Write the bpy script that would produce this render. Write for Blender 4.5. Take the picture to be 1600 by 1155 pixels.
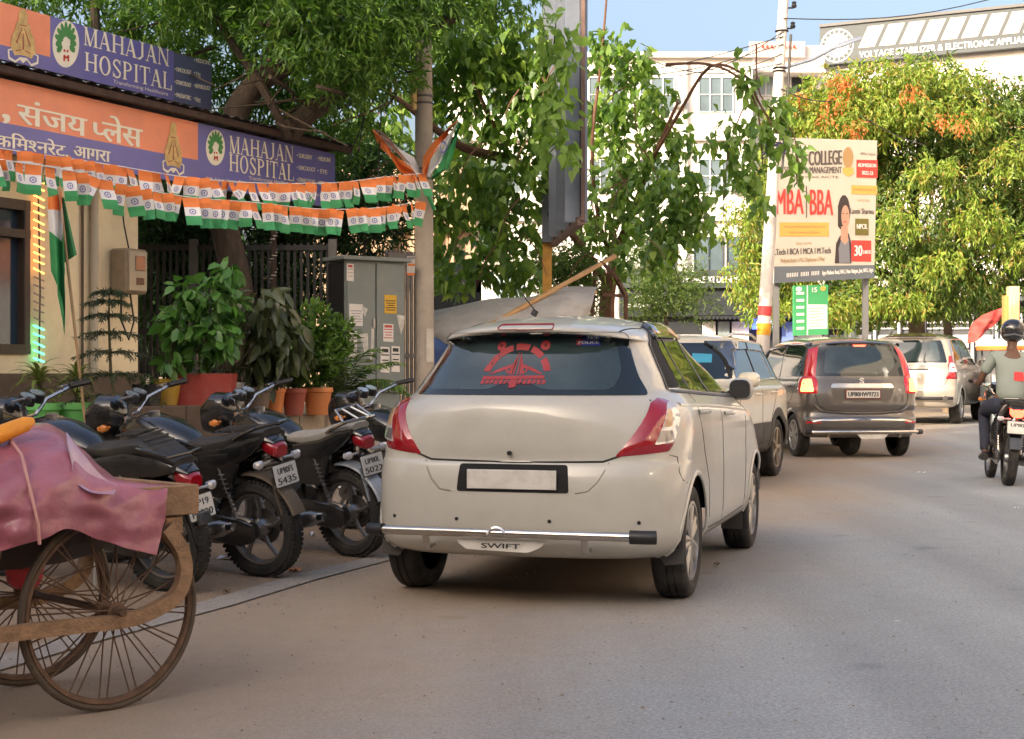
import bpy, bmesh, math, random
import numpy as np
from math import sin, cos, pi, atan2, sqrt, radians as R
from mathutils import Vector as V, Matrix as M, geometry as G
from mathutils.bvhtree import BVHTree
random.seed(7); rs = np.random.RandomState(7)
scene = bpy.context.scene
C = scene.collection
for o in list(bpy.data.objects): bpy.data.objects.remove(o)

# ---------------------------------------------------------------- camera, sky, sun, exposure
cam = bpy.data.cameras.new('camera'); camo = bpy.data.objects.new('camera', cam); C.objects.link(camo)
camo.location = (0, 0, 1.22); camo.rotation_euler = (R(90.1), 0, 0)
cam.lens = 54; cam.sensor_width = 36; cam.clip_end = 2000; cam.clip_start = .05
scene.camera = camo
w = bpy.data.worlds.new('World'); scene.world = w; w.use_nodes = True
nt = w.node_tree; bgn = nt.nodes['Background']
sky = nt.nodes.new('ShaderNodeTexSky'); sky.sky_type = 'NISHITA'; sky.sun_disc = False
SUN_EL, SUN_AZ = 23, 222           # azimuth: clockwise from +Y (the view direction)
sky.sun_elevation = R(SUN_EL); sky.sun_rotation = R(SUN_AZ)
sky.air_density = 1.0; sky.dust_density = 8.5; sky.ozone_density = 1.6
nt.links.new(sky.outputs[0], bgn.inputs[0]); bgn.inputs[1].default_value = .15
sl = bpy.data.lights.new('sun', 'SUN'); sl.energy = 2.6; sl.angle = R(.6); sl.color = (1, .88, .70)
so = bpy.data.objects.new('sun', sl); C.objects.link(so)
sd = V((sin(R(SUN_AZ))*cos(R(SUN_EL)), cos(R(SUN_AZ))*cos(R(SUN_EL)), sin(R(SUN_EL))))
so.rotation_euler = sd.to_track_quat('Z', 'Y').to_euler(); so.location = (0, 0, 50)
scene.view_settings.view_transform = 'Standard'; scene.view_settings.look = 'None'
scene.view_settings.exposure = 1.45; scene.view_settings.gamma = 1
scene.view_settings.use_curve_mapping = False
scene.view_settings.use_white_balance = True; scene.view_settings.white_balance_temperature = 6750; scene.view_settings.white_balance_tint = 13
scene.cycles.max_bounces = 6; scene.cycles.transparent_max_bounces = 6

def W(px, py, Y):                   # the point at depth Y that the photograph shows at (px, py)
    return V(((px-800)*Y/2400, Y, 1.22-(py-573)*Y/2400))

# ---------------------------------------------------------------- materials
def mt(name, col, r=.6, m=0, var=0, vs=4, bump=0, bs=60, coat=0, em=0, spec=.5, dirt=None, da=.5, ds=3, trans=0, stretch=None):
    mm = bpy.data.materials.get(name)
    if mm: return mm
    mm = bpy.data.materials.new(name); mm.use_nodes = True
    n = mm.node_tree; b = n.nodes['Principled BSDF']
    b.inputs['Base Color'].default_value = (*col, 1); b.inputs['Roughness'].default_value = r
    b.inputs['Metallic'].default_value = m; b.inputs['Specular IOR Level'].default_value = spec
    if coat: b.inputs['Coat Weight'].default_value = coat; b.inputs['Coat Roughness'].default_value = .06
    if trans: b.inputs['Transmission Weight'].default_value = trans
    if em: b.inputs['Emission Color'].default_value = (*col, 1); b.inputs['Emission Strength'].default_value = em
    if var or bump or dirt:
        tc = n.nodes.new('ShaderNodeTexCoord'); src = tc.outputs['Object']
        if stretch:
            mp = n.nodes.new('ShaderNodeMapping'); mp.inputs['Scale'].default_value = stretch
            n.links.new(src, mp.inputs[0]); src = mp.outputs[0]
    last = None
    if var:
        nz = n.nodes.new('ShaderNodeTexNoise'); nz.inputs['Scale'].default_value = vs; nz.inputs['Detail'].default_value = 8
        nz.inputs['Roughness'].default_value = .65
        n.links.new(src, nz.inputs['Vector'])
        cr = n.nodes.new('ShaderNodeValToRGB')
        cr.color_ramp.elements[0].position = .3; cr.color_ramp.elements[1].position = .7
        cr.color_ramp.elements[0].color = (*[max(0, c*(1-var)) for c in col], 1)
        cr.color_ramp.elements[1].color = (*[min(1, c*(1+var)) for c in col], 1)
        n.links.new(nz.outputs['Fac'], cr.inputs[0]); n.links.new(cr.outputs[0], b.inputs['Base Color']); last = cr.outputs[0]
    if dirt:
        nz = n.nodes.new('ShaderNodeTexNoise'); nz.inputs['Scale'].default_value = ds; nz.inputs['Detail'].default_value = 10
        nz.inputs['Roughness'].default_value = .7
        n.links.new(src, nz.inputs['Vector'])
        mr = n.nodes.new('ShaderNodeMapRange'); mr.inputs[1].default_value = .45; mr.inputs[2].default_value = .75; mr.inputs[4].default_value = da
        n.links.new(nz.outputs['Fac'], mr.inputs[0])
        mx = n.nodes.new('ShaderNodeMix'); mx.data_type = 'RGBA'
        n.links.new(mr.outputs[0], mx.inputs['Factor'])
        if last: n.links.new(last, mx.inputs['A'])
        else: mx.inputs['A'].default_value = (*col, 1)
        mx.inputs['B'].default_value = (*dirt, 1); n.links.new(mx.outputs['Result'], b.inputs['Base Color'])
        mr2 = n.nodes.new('ShaderNodeMapRange'); mr2.inputs[3].default_value = r; mr2.inputs[4].default_value = min(1, r+.35*da)
        n.links.new(mr.outputs[0], mr2.inputs[0]); n.links.new(mr2.outputs[0], b.inputs['Roughness'])
    if bump:
        nz = n.nodes.new('ShaderNodeTexNoise'); nz.inputs['Scale'].default_value = bs; nz.inputs['Detail'].default_value = 5
        n.links.new(src, nz.inputs['Vector'])
        bp = n.nodes.new('ShaderNodeBump'); bp.inputs['Strength'].default_value = bump; bp.inputs['Distance'].default_value = .01
        n.links.new(nz.outputs['Fac'], bp.inputs['Height']); n.links.new(bp.outputs[0], b.inputs['Normal'])
    return mm

def leafmat(name, cols, trans=.35, rough=.5):
    mm = bpy.data.materials.new(name); mm.use_nodes = True
    n = mm.node_tree; b = n.nodes['Principled BSDF']; out = n.nodes['Material Output']
    g = n.nodes.new('ShaderNodeNewGeometry'); cr = n.nodes.new('ShaderNodeValToRGB')
    e = cr.color_ramp.elements
    while len(e) < len(cols): e.new(.5)
    for i, c in enumerate(cols):
        e[i].position = i/(len(cols)-1) if len(c) == 3 else c[3]; e[i].color = (*c[:3], 1)
    n.links.new(g.outputs['Random Per Island'], cr.inputs[0])
    n.links.new(cr.outputs[0], b.inputs['Base Color']); b.inputs['Roughness'].default_value = rough
    tr = n.nodes.new('ShaderNodeBsdfTranslucent')
    hs = n.nodes.new('ShaderNodeHueSaturation'); hs.inputs['Value'].default_value = 1.6; hs.inputs['Saturation'].default_value = 1.1
    n.links.new(cr.outputs[0], hs.inputs['Color']); n.links.new(hs.outputs[0], tr.inputs[0])
    mx = n.nodes.new('ShaderNodeMixShader'); mx.inputs[0].default_value = trans
    n.links.new(b.outputs[0], mx.inputs[1]); n.links.new(tr.outputs[0], mx.inputs[2]); n.links.new(mx.outputs[0], out.inputs[0])
    return mm

black = mt('black plastic', (.012, .012, .013), .45, var=.3, vs=8)
rubber = mt('rubber', (.018, .017, .016), .85, var=.3, vs=10, dirt=(.10, .085, .065), da=.55, ds=9)
matteblack = mt('underside black', (.008, .008, .008), .9)
chrome = mt('chrome', (.55, .53, .50), .16, 1, dirt=(.25, .22, .18), da=.5, ds=6)
steel = mt('steel', (.33, .32, .31), .38, 1, var=.2)
glass = mt('tinted glass', (.010, .016, .019), .03, coat=.3, spec=.6)
clearlens = mt('clear lens', (.62, .60, .58), .08, .3, coat=1)
redlens = mt('red lens', (.30, .005, .012), .08, coat=1)
redlit = mt('lit red lens', (1, .07, .035), .2, em=3.0)
amberlens = mt('amber lens', (.75, .25, .05), .15, coat=.8)
plate_w = mt('plate white', (.62, .60, .55), .5, dirt=(.3, .26, .2), da=.5, ds=12)
ink = mt('black lettering', (.02, .02, .02), .6)

# ---------------------------------------------------------------- mesh building
class MB:
    def __init__(s): s.v = []; s.f = []; s.mi = []; s.cur = 0
    def add(s, vs, fs):
        b = len(s.v); s.v.extend([tuple(v) for v in vs]); s.f.extend([tuple(b+i for i in f) for f in fs]); s.mi.extend([s.cur]*len(fs)); return s
    def box(s, c, d, rot=None, b=0):
        hx, hy, hz = d[0]/2, d[1]/2, d[2]/2
        if b:
            b = min(b, hx*.9, hy*.9, hz*.9); vs = []; idx = {}
            for sx in (-1, 1):
                for sy in (-1, 1):
                    for sz in (-1, 1):
                        for k in range(3):
                            p = [sx*(hx-b), sy*(hy-b), sz*(hz-b)]
                            p[k] = (sx*hx, sy*hy, sz*hz)[k]
                            idx[sx, sy, sz, k] = len(vs); vs.append(V(p))
            fs = []
            for k in range(3):
                a, e = [(1, 2), (2, 0), (0, 1)][k]
                for sg in (-1, 1):
                    q = []
                    for u, t in ((-1, -1), (1, -1), (1, 1), (-1, 1)):
                        ss = [0, 0, 0]; ss[k] = sg; ss[a] = u; ss[e] = t; q.append(idx[(*ss, k)])
                    fs.append(q if sg > 0 else q[::-1])
                for u in (-1, 1):
                    for t in (-1, 1):
                        p1 = [0, 0, 0]; p1[a] = u; p1[e] = t; p1[k] = -1; p2 = list(p1); p2[k] = 1
                        q = [idx[(*p1, a)], idx[(*p2, a)], idx[(*p2, e)], idx[(*p1, e)]]
                        fs.append(q if u*t < 0 else q[::-1])
            for sx in (-1, 1):
                for sy in (-1, 1):
                    for sz in (-1, 1):
                        q = [idx[sx, sy, sz, k] for k in range(3)]; fs.append(q if sx*sy*sz > 0 else q[::-1])
        else:
            vs = [V((x*hx, y*hy, z*hz)) for x in (-1, 1) for y in (-1, 1) for z in (-1, 1)]
            fs = [(0, 1, 3, 2), (4, 6, 7, 5), (0, 4, 5, 1), (2, 3, 7, 6), (0, 2, 6, 4), (1, 5, 7, 3)]
        if rot: vs = [rot @ v for v in vs]
        return s.add([v+V(c) for v in vs], fs)
    def bar(s, a, b, w_, h, bev=0, up=V((0, 0, 1))):   # a box from a to b
        a = V(a); b = V(b); d = b-a; y = d.normalized(); x = y.cross(up)
        if x.length < 1e-4: x = V((1, 0, 0))
        x.normalize(); z = x.cross(y); rot = M((x, y, z)).transposed()
        return s.box((a+b)/2, (w_, d.length, h), rot, bev)
    def tube(s, pts, r, n=8, cap=True, closed=False, flat=1):
        pts = [V(p) for p in pts]; rr = r if hasattr(r, '__len__') else [r]*len(pts)
        vs = []; fs = []; pv = None; N = len(pts)
        for i, p in enumerate(pts):
            if closed: t = pts[(i+1) % N]-pts[i-1]
            else: t = pts[min(i+1, N-1)]-pts[max(i-1, 0)]
            t = t.normalized() if t.length > 1e-9 else V((0, 0, 1))
            if pv is None: u = t.orthogonal().normalized()
            else:
                u = pv-t*pv.dot(t); u = u.normalized() if u.length > 1e-6 else t.orthogonal().normalized()
            pv = u; q = t.cross(u)
            for k in range(n):
                a = 2*pi*k/n; vs.append(p+(u*cos(a)+q*sin(a)*flat)*rr[i])
        for i in range(N if closed else N-1):
            j = (i+1) % N
            for k in range(n): fs.append((i*n+k, i*n+(k+1) % n, j*n+(k+1) % n, j*n+k))
        if cap and not closed: fs.append(tuple(range(n))[::-1]); fs.append(tuple((N-1)*n+k for k in range(n)))
        return s.add(vs, fs)
    def cyl(s, a, b, r, n=16, r2=None): return s.tube([a, b], [r, r if r2 is None else r2], n)
    def lathe(s, prof, n=24, c=(0, 0, 0), axis='z', cap=False, a0=0, a1=2*pi):
        full = abs(a1-a0-2*pi) < 1e-6; m = n if full else n+1; vs = []
        for (r, h) in prof:
            for k in range(m):
                a = a0+(a1-a0)*k/n; x, y = r*cos(a), r*sin(a)
                vs.append(V({'z': (x, y, h), 'x': (h, x, y), 'y': (y, h, x)}[axis])+V(c))
        fs = []
        for i in range(len(prof)-1):
            for k in range(n):
                k2 = (k+1) % m; fs.append((i*m+k, i*m+k2, (i+1)*m+k2, (i+1)*m+k))
        if cap: fs.append(tuple(range(m))[::-1]); fs.append(tuple((len(prof)-1)*m+k for k in range(m)))
        return s.add(vs, fs)
    def loft(s, secs, n=16, cap=True, p=2.4):       # secs: (x, y, z, half width, half height[, exponent]) sections across +Y
        vs = []
        for q in secs:
            e = q[5] if len(q) > 5 else p
            for k in range(n):
                a = 2*pi*k/n; cx, cz = cos(a), sin(a)
                vs.append((q[0]+q[3]*math.copysign(abs(cx)**(2/e), cx), q[1], q[2]+q[4]*math.copysign(abs(cz)**(2/e), cz)))
        fs = [(i*n+k, i*n+(k+1) % n, (i+1)*n+(k+1) % n, (i+1)*n+k) for i in range(len(secs)-1) for k in range(n)]
        if cap: fs.append(tuple(range(n))[::-1]); fs.append(tuple((len(secs)-1)*n+k for k in range(n)))
        return s.add(vs, fs)
    def prism(s, poly, h0, h1, mtx=None):           # outline in local xy, thickness along local z
        n = len(poly); vs = [V((x, y, h0)) for x, y in poly]+[V((x, y, h1)) for x, y in poly]
        if mtx: vs = [mtx @ v for v in vs]
        return s.add(vs, [tuple(range(n))[::-1], tuple(range(n, 2*n))]+[(i, (i+1) % n, (i+1) % n+n, i+n) for i in range(n)])
    def quad(s, a, b, c, d): return s.add([a, b, c, d], [(0, 1, 2, 3)])
    def grid(s, fn, nu, nv):
        vs = [fn(i/nu, j/nv) for i in range(nu+1) for j in range(nv+1)]
        return s.add(vs, [(i*(nv+1)+j, (i+1)*(nv+1)+j, (i+1)*(nv+1)+j+1, i*(nv+1)+j+1) for i in range(nu) for j in range(nv)])
    def mesh(s, name, mats, smooth=35):
        me = bpy.data.meshes.new(name); me.from_pydata(s.v, [], s.f)
        for m_ in (mats if isinstance(mats, (list, tuple)) else [mats]): me.materials.append(m_)
        if any(s.mi): me.polygons.foreach_set('material_index', s.mi)
        if smooth:
            me.polygons.foreach_set('use_smooth', [True]*len(me.polygons)); me.set_sharp_from_angle(angle=R(smooth))
        me.update(); return me
    def build(s, name, mats, parent=None, smooth=35, fix=False, loc=None, rz=0):
        me = s.mesh(name, mats, smooth)
        if fix:
            bm = bmesh.new(); bm.from_mesh(me); bmesh.ops.recalc_face_normals(bm, faces=bm.faces); bm.to_mesh(me); bm.free()
        o = bpy.data.objects.new(name, me); C.objects.link(o); o.parent = parent
        if loc is not None: o.location = loc
        if rz: o.rotation_euler.z = rz
        return o

def tag(o, label=None, cat=None, group=None, kind=None):
    if label: o['label'] = label
    if cat: o['category'] = cat
    if group: o['group'] = group
    if kind: o['kind'] = kind
    return o
def thing(name, label, cat, loc=(0, 0, 0), rz=0, group=None):
    o = bpy.data.objects.new(name, None); C.objects.link(o); o.location = loc; o.rotation_euler = (0, 0, rz); o.empty_display_size = .2
    return tag(o, label, cat, group)
def obj(name, me, parent=None, loc=(0, 0, 0), rot=(0, 0, 0), scale=None):
    o = bpy.data.objects.new(name, me); C.objects.link(o); o.parent = parent; o.location = loc; o.rotation_euler = rot
    if scale: o.scale = scale if hasattr(scale, '__len__') else (scale,)*3
    return o
def copytree(o, parent=None):
    c = o.copy(); C.objects.link(c); c.parent = parent
    for ch in o.children: copytree(ch, c)
    return c
def frame(o, x, z):                 # 4x4: origin o, local x axis, local z axis (normal)
    x = V(x).normalized(); z = V(z).normalized(); y = z.cross(x).normalized(); x = y.cross(z)
    return M(((x.x, y.x, z.x, o[0]), (x.y, y.y, z.y, o[1]), (x.z, y.z, z.z, o[2]), (0, 0, 0, 1)))
def rnd(poly, r, n=4):              # rounded polygon corners
    out = []; N = len(poly)
    for i in range(N):
        p = V(poly[i]); a = V(poly[i-1]); b = V(poly[(i+1) % N]); rr = r[i] if hasattr(r, '__len__') else r
        la = (a-p).length; lb = (b-p).length; ra = min(rr, la*.48); rb = min(rr, lb*.48)
        if rr <= 0: out.append(tuple(p)); continue
        p0 = p+(a-p)*(ra/la); p2 = p+(b-p)*(rb/lb)
        for k in range(n+1):
            t = k/n; q = p0*(1-t)**2+p*2*t*(1-t)+p2*t*t; out.append((q.x, q.y))
    return out

# lettering: meshes made from Blender's own font, glyph by glyph; flat print with a hair of thickness
_gl = {}
def glyph(ch):
    if ch not in _gl:
        c = bpy.data.curves.new('g', 'FONT'); c.body = ch; c.resolution_u = 3
        o = bpy.data.objects.new('g', c); me = bpy.data.meshes.new_from_object(o)
        vs = [tuple(v.co) for v in me.vertices]; fs = [tuple(p.vertices) for p in me.polygons]
        c.body = ch+'H'; me2 = bpy.data.meshes.new_from_object(o); xm = max(v.co.x for v in me2.vertices)
        c.body = 'H'; me3 = bpy.data.meshes.new_from_object(o); xh = max(v.co.x for v in me3.vertices)
        _gl[ch] = (vs, fs, xm-xh); bpy.data.objects.remove(o)
        for m_ in (me, me2, me3): bpy.data.meshes.remove(m_)
    return _gl[ch]
def text(mb, s_, mtx, h, width=None, bold=0, center=False, fit=None):
    """letters of cap height h along the local x axis of mtx; width = total width to fit"""
    k = h/.729; x = 0; items = []
    for ch in s_:
        clip = None
        if isinstance(ch, tuple): ch, clip = ch
        if ch == ' ': x += .30; continue
        vs, fs, adv = glyph(ch)
        if clip: fs = [f for f in fs if max(vs[i][0] for i in f) < clip]; adv = clip-.02
        items.append((x, vs, fs)); x += adv
    if not items: return 0
    tot = x*k; sx = (width/tot) if width else 1; off = -tot*sx/2 if center else 0
    lay = 0
    for x0, vs, fs in items:
        lay ^= 1
        for bi in range(-1, 2) if bold else (0,):
            used = sorted({i for f in fs for i in f}); mp = {u: n_ for n_, u in enumerate(used)}
            mb.add([mtx @ V((off+(x0+vs[i][0])*k*sx+bi*bold*h, vs[i][1]*k+abs(bi)*bold*h*.0, .0006*lay+.0002*bi)) for i in used], [tuple(mp[i] for i in f) for f in fs])
    return tot*sx
# ================================================================ the ground
def gz(y):
    t = min(1, max(0, (y-23)/8)); return .19*t*t*(3-2*t)
def sheet(name, poly, dz, m, step=1.0, kind='structure'):
    x0, x1 = min(p[0] for p in poly), max(p[0] for p in poly); y0, y1 = min(p[1] for p in poly), max(p[1] for p in poly)
    pp = [V(p) for p in poly]; out = []
    for i, p in enumerate(pp):
        q = pp[(i+1) % len(pp)]; k = max(1, int((q-p).length/step)); out += [p+(q-p)*j/k for j in range(k)]
    n = len(out); pts = list(out); y = y0+step
    while y < y1:
        x = x0+step
        while x < x1:
            if step < 5 and y0 < 60: pts.append(V((x, y)))
            x += step if y < 45 else step*6
        y += step if y < 45 else step*6
    vv, _, ff, _, _, _ = G.delaunay_2d_cdt(pts, [(i, (i+1) % n) for i in range(n)], [], 1, 1e-5)
    mb = MB(); mb.add([(p.x, p.y, gz(p.y)+dz) for p in vv], [tuple(f) for f in ff])
    return tag(mb.build(name, m, smooth=80), kind=kind)
def ground_mat(name, c0, c1, c2, r=.9, s1=.6, s2=14, s3=160, b=.25, dust=None):
    mm = bpy.data.materials.new(name); mm.use_nodes = True; n = mm.node_tree; bs = n.nodes['Principled BSDF']; L = n.links.new
    tc = n.nodes.new('ShaderNodeTexCoord')
    def noise(s, d=6, ro=.6):
        z = n.nodes.new('ShaderNodeTexNoise'); z.inputs['Scale'].default_value = s; z.inputs['Detail'].default_value = d; z.inputs['Roughness'].default_value = ro; L(tc.outputs['Object'], z.inputs['Vector']); return z.outputs['Fac']
    def ramp(f, a, b_, p0=.35, p1=.65):
        q = n.nodes.new('ShaderNodeValToRGB'); q.color_ramp.elements[0].position = p0; q.color_ramp.elements[1].position = p1
        q.color_ramp.elements[0].color = (*a, 1); q.color_ramp.elements[1].color = (*b_, 1); L(f, q.inputs[0]); return q.outputs[0]
    def mix(f, a, b_, t='MIX'):
        q = n.nodes.new('ShaderNodeMix'); q.data_type = 'RGBA'; q.blend_type = t
        if hasattr(f, 'links'): L(f, q.inputs['Factor'])
        else: q.inputs['Factor'].default_value = f
        L(a, q.inputs['A']); L(b_, q.inputs['B']); return q.outputs['Result']
    big = ramp(noise(s1, 8, .7), c0, c1); mid = ramp(noise(s2, 9, .7), (.93, .93, .93), (1.05, 1.05, 1.05), .3, .7)
    fine = ramp(noise(s3, 3), (.55, .55, .55), (1.4, 1.4, 1.4), .25, .75)
    spots = ramp(noise(s1*5, 10, .75), (0, 0, 0), (1, 1, 1), .60, .70)
    q = n.nodes.new('ShaderNodeRGB'); q.outputs[0].default_value = (*c2, 1)
    col = mix(spots, big, q.outputs[0]); col = mix(1.0, col, mid, 'MULTIPLY'); col = mix(1.0, col, fine, 'MULTIPLY')
    if dust:      # coarser aggregate, tyre-darkened bands along the lane and a few dark drips
        col = mix(1.0, col, ramp(noise(55, 2, .5), (.80, .80, .80), (1.18, 1.18, 1.18), .32, .68), 'MULTIPLY')
        mp = n.nodes.new('ShaderNodeMapping'); mp.inputs['Rotation'].default_value = (0, 0, R(20)); mp.inputs['Scale'].default_value = (1.1, .06, 1); L(tc.outputs['Object'], mp.inputs[0])
        z = n.nodes.new('ShaderNodeTexNoise'); z.inputs['Scale'].default_value = 1; z.inputs['Detail'].default_value = 5; L(mp.outputs[0], z.inputs['Vector'])
        col = mix(1.0, col, ramp(z.outputs['Fac'], (.86, .86, .87), (1.06, 1.06, 1.06), .38, .62), 'MULTIPLY')
        col = mix(1.0, col, ramp(noise(2.3, 3, .4), (.72, .72, .72), (1, 1, 1), .24, .32), 'MULTIPLY')
    if dust:      # brown dust blown in from the verge, thinning out across the carriageway
        sp = n.nodes.new('ShaderNodeSeparateXYZ'); L(tc.outputs['Object'], sp.inputs[0])
        m1 = n.nodes.new('ShaderNodeMath'); m1.operation = 'MULTIPLY_ADD'; L(sp.outputs['Y'], m1.inputs[0]); m1.inputs[1].default_value = -.363; L(sp.outputs['X'], m1.inputs[2])
        m2 = n.nodes.new('ShaderNodeMath'); m2.operation = 'MULTIPLY_ADD'; L(noise(.5, 5), m2.inputs[0]); m2.inputs[1].default_value = 2.4; L(m1.outputs[0], m2.inputs[2])
        mr = n.nodes.new('ShaderNodeMapRange'); mr.interpolation_type = 'SMOOTHSTEP'; mr.inputs[1].default_value = -2.4; mr.inputs[2].default_value = .2; mr.inputs[3].default_value = .72; mr.inputs[4].default_value = 0; L(m2.outputs[0], mr.inputs[0])
        q2 = n.nodes.new('ShaderNodeRGB'); q2.outputs[0].default_value = (*dust, 1); col = mix(mr.outputs[0], col, mix(1.0, q2.outputs[0], mid, 'MULTIPLY'))
    L(col, bs.inputs['Base Color']); bs.inputs['Roughness'].default_value = r; bs.inputs['Specular IOR Level'].default_value = .3
    bp = n.nodes.new('ShaderNodeBump'); bp.inputs['Strength'].default_value = b; bp.inputs['Distance'].default_value = .008
    L(noise(s3*.8, 4), bp.inputs['Height']); L(bp.outputs[0], bs.inputs['Normal']); return mm
asphalt = ground_mat('asphalt', (.265, .285, .295), (.305, .325, .33), (.235, .245, .24), s1=.3, s2=7, s3=150, b=.35, dust=(.345, .235, .135))
dirtm = ground_mat('packed dirt', (.25, .175, .115), (.31, .225, .155), (.18, .125, .085), s1=.9, s2=9, b=.5)
edgem = ground_mat('worn concrete edge', (.285, .25, .21), (.32, .285, .245), (.29, .225, .16), s1=5)
def edge(y, o=0): return (-1.66+(y-7.97)*.363+o, y)
sheet('ground', [(-250, -40), (250, -40), (250, 400), (-250, 400)], -.25, dirtm, step=20)
sheet('road', [edge(-4), (14, -4), (40, 40), (60, 60), (-6, 60), edge(20)], 0, asphalt)
sheet('roadside_dirt', [(-16, -4), edge(-4), edge(20), (-4, 46), (-30, 46)], .004, dirtm)
sheet('road_edge', [edge(2.0, -.06), edge(2.0, .14), edge(3.5, .17), edge(5, .15), edge(6.2, .20), edge(7, .17), edge(8, .19), edge(9, .14), edge(10, .16), edge(20, .10), edge(20, -.10), edge(11, -.08), edge(10, -.05), edge(9, -.08), edge(8, -.03), edge(7, -.05), edge(6, -.02)], .008, edgem, step=.5)
# loose grit along the edge of the road
N = 4200; mb = MB()
for i in range(N):
    y = random.uniform(4, 16); x = edge(y)[0]+(random.gauss(-.5, .75) if i % 3 else random.uniform(.2, 6)); r_ = random.uniform(.002, .008)*(1.6 if random.random() < .05 else 1)
    a = random.random()*6; b_ = [V((cos(a+2.1*k)*r_, sin(a+2.1*k)*r_, 0)) for k in range(3)]
    p = V((x, y, gz(y)+.008)); mb.add([p+b_[0], p+b_[1], p+b_[2], p+V((0, 0, r_*.9))], [(0, 1, 3), (1, 2, 3), (2, 0, 3)])
tag(mb.build('grit', mt('grit stone', (.22, .19, .16), .9, var=.4, vs=3), smooth=0), kind='stuff')
# two unseen buildings behind and to the left of us, added and sized to keep the near part of the street in shade
facm = mt('unseen wall paint', (.66, .56, .42), .9, var=.1, vs=1); wdk = mt('unseen window', (.04, .05, .06), .2, coat=.5)
for nm, lb, x0, x1, y0, y1, h in (('unseen_building', 'unseen cream building added beside us on the left to shade the street', -27, -13.2, -2, 7.2, 10.2), ('unseen_building', 'unseen tall cream building added behind us on the left to shade the street', -27, -13.2, -26, -2.2, 14.8)):
    t = thing(nm, lb, 'building', (x1, (y0+y1)/2, 0)); mb = MB(); mb.box(((x0-x1)/2, 0, h/2), (x1-x0, y1-y0, h)); mb.build('wall', facm, t, smooth=0)
    for k in range(int(h/3)):
        for j in range(int((y1-y0)/3)): mb = MB(); mb.box((.02, -(y1-y0)/2+1.6+3*j, 1.9+3*k), (.08, 1.3, 1.4)); mb.build('window', wdk, t, smooth=0)
t = thing('unseen_building', 'unseen low building added behind us to dim surfaces facing us', 'building', (6, -16, 0)); mb = MB(); mb.box((0, 0, 4.5), (34, 8, 9)); mb.build('wall', facm, t, smooth=0)  # unseen block added behind us to darken surfaces that face the camera
for k in range(2):
    for j in range(9): mb = MB(); mb.box((-13+3.2*j, 4.02, 1.8+3*k), (1.4, .08, 1.5)); mb.build('window', wdk, t, smooth=0)

t = thing('unseen_building', 'unseen sunlit building added on our right to bounce warm light', 'building', (18, 9, 0)); mb = MB(); mb.box((0, 0, 6), (8, 42, 12)); mb.build('wall', mt('pale bounce wall', (.72, .65, .56), .9, var=.06, vs=1), t, smooth=0)  # unseen, added to bounce warm sunlight into the shaded left side
for k in range(3):
    for j in range(12): mb = MB(); mb.box((-4.02, -19+3.4*j, 2.2+3*k), (.08, 1.5, 1.5)); mb.build('window', wdk, t, smooth=0)
for j, c_ in enumerate(((.75, .20, .04), (.70, .55, .06), (.60, .06, .05), (.8, .75, .7), (.72, .22, .05), (.08, .12, .4))): mb = MB(); mb.box((-4.1, -17+6.6*j, 3.55), (.15, 5.4, .9)); mb.build('shop_sign', mt('shop sign %d' % j, c_, .6), t, smooth=0)
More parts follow.
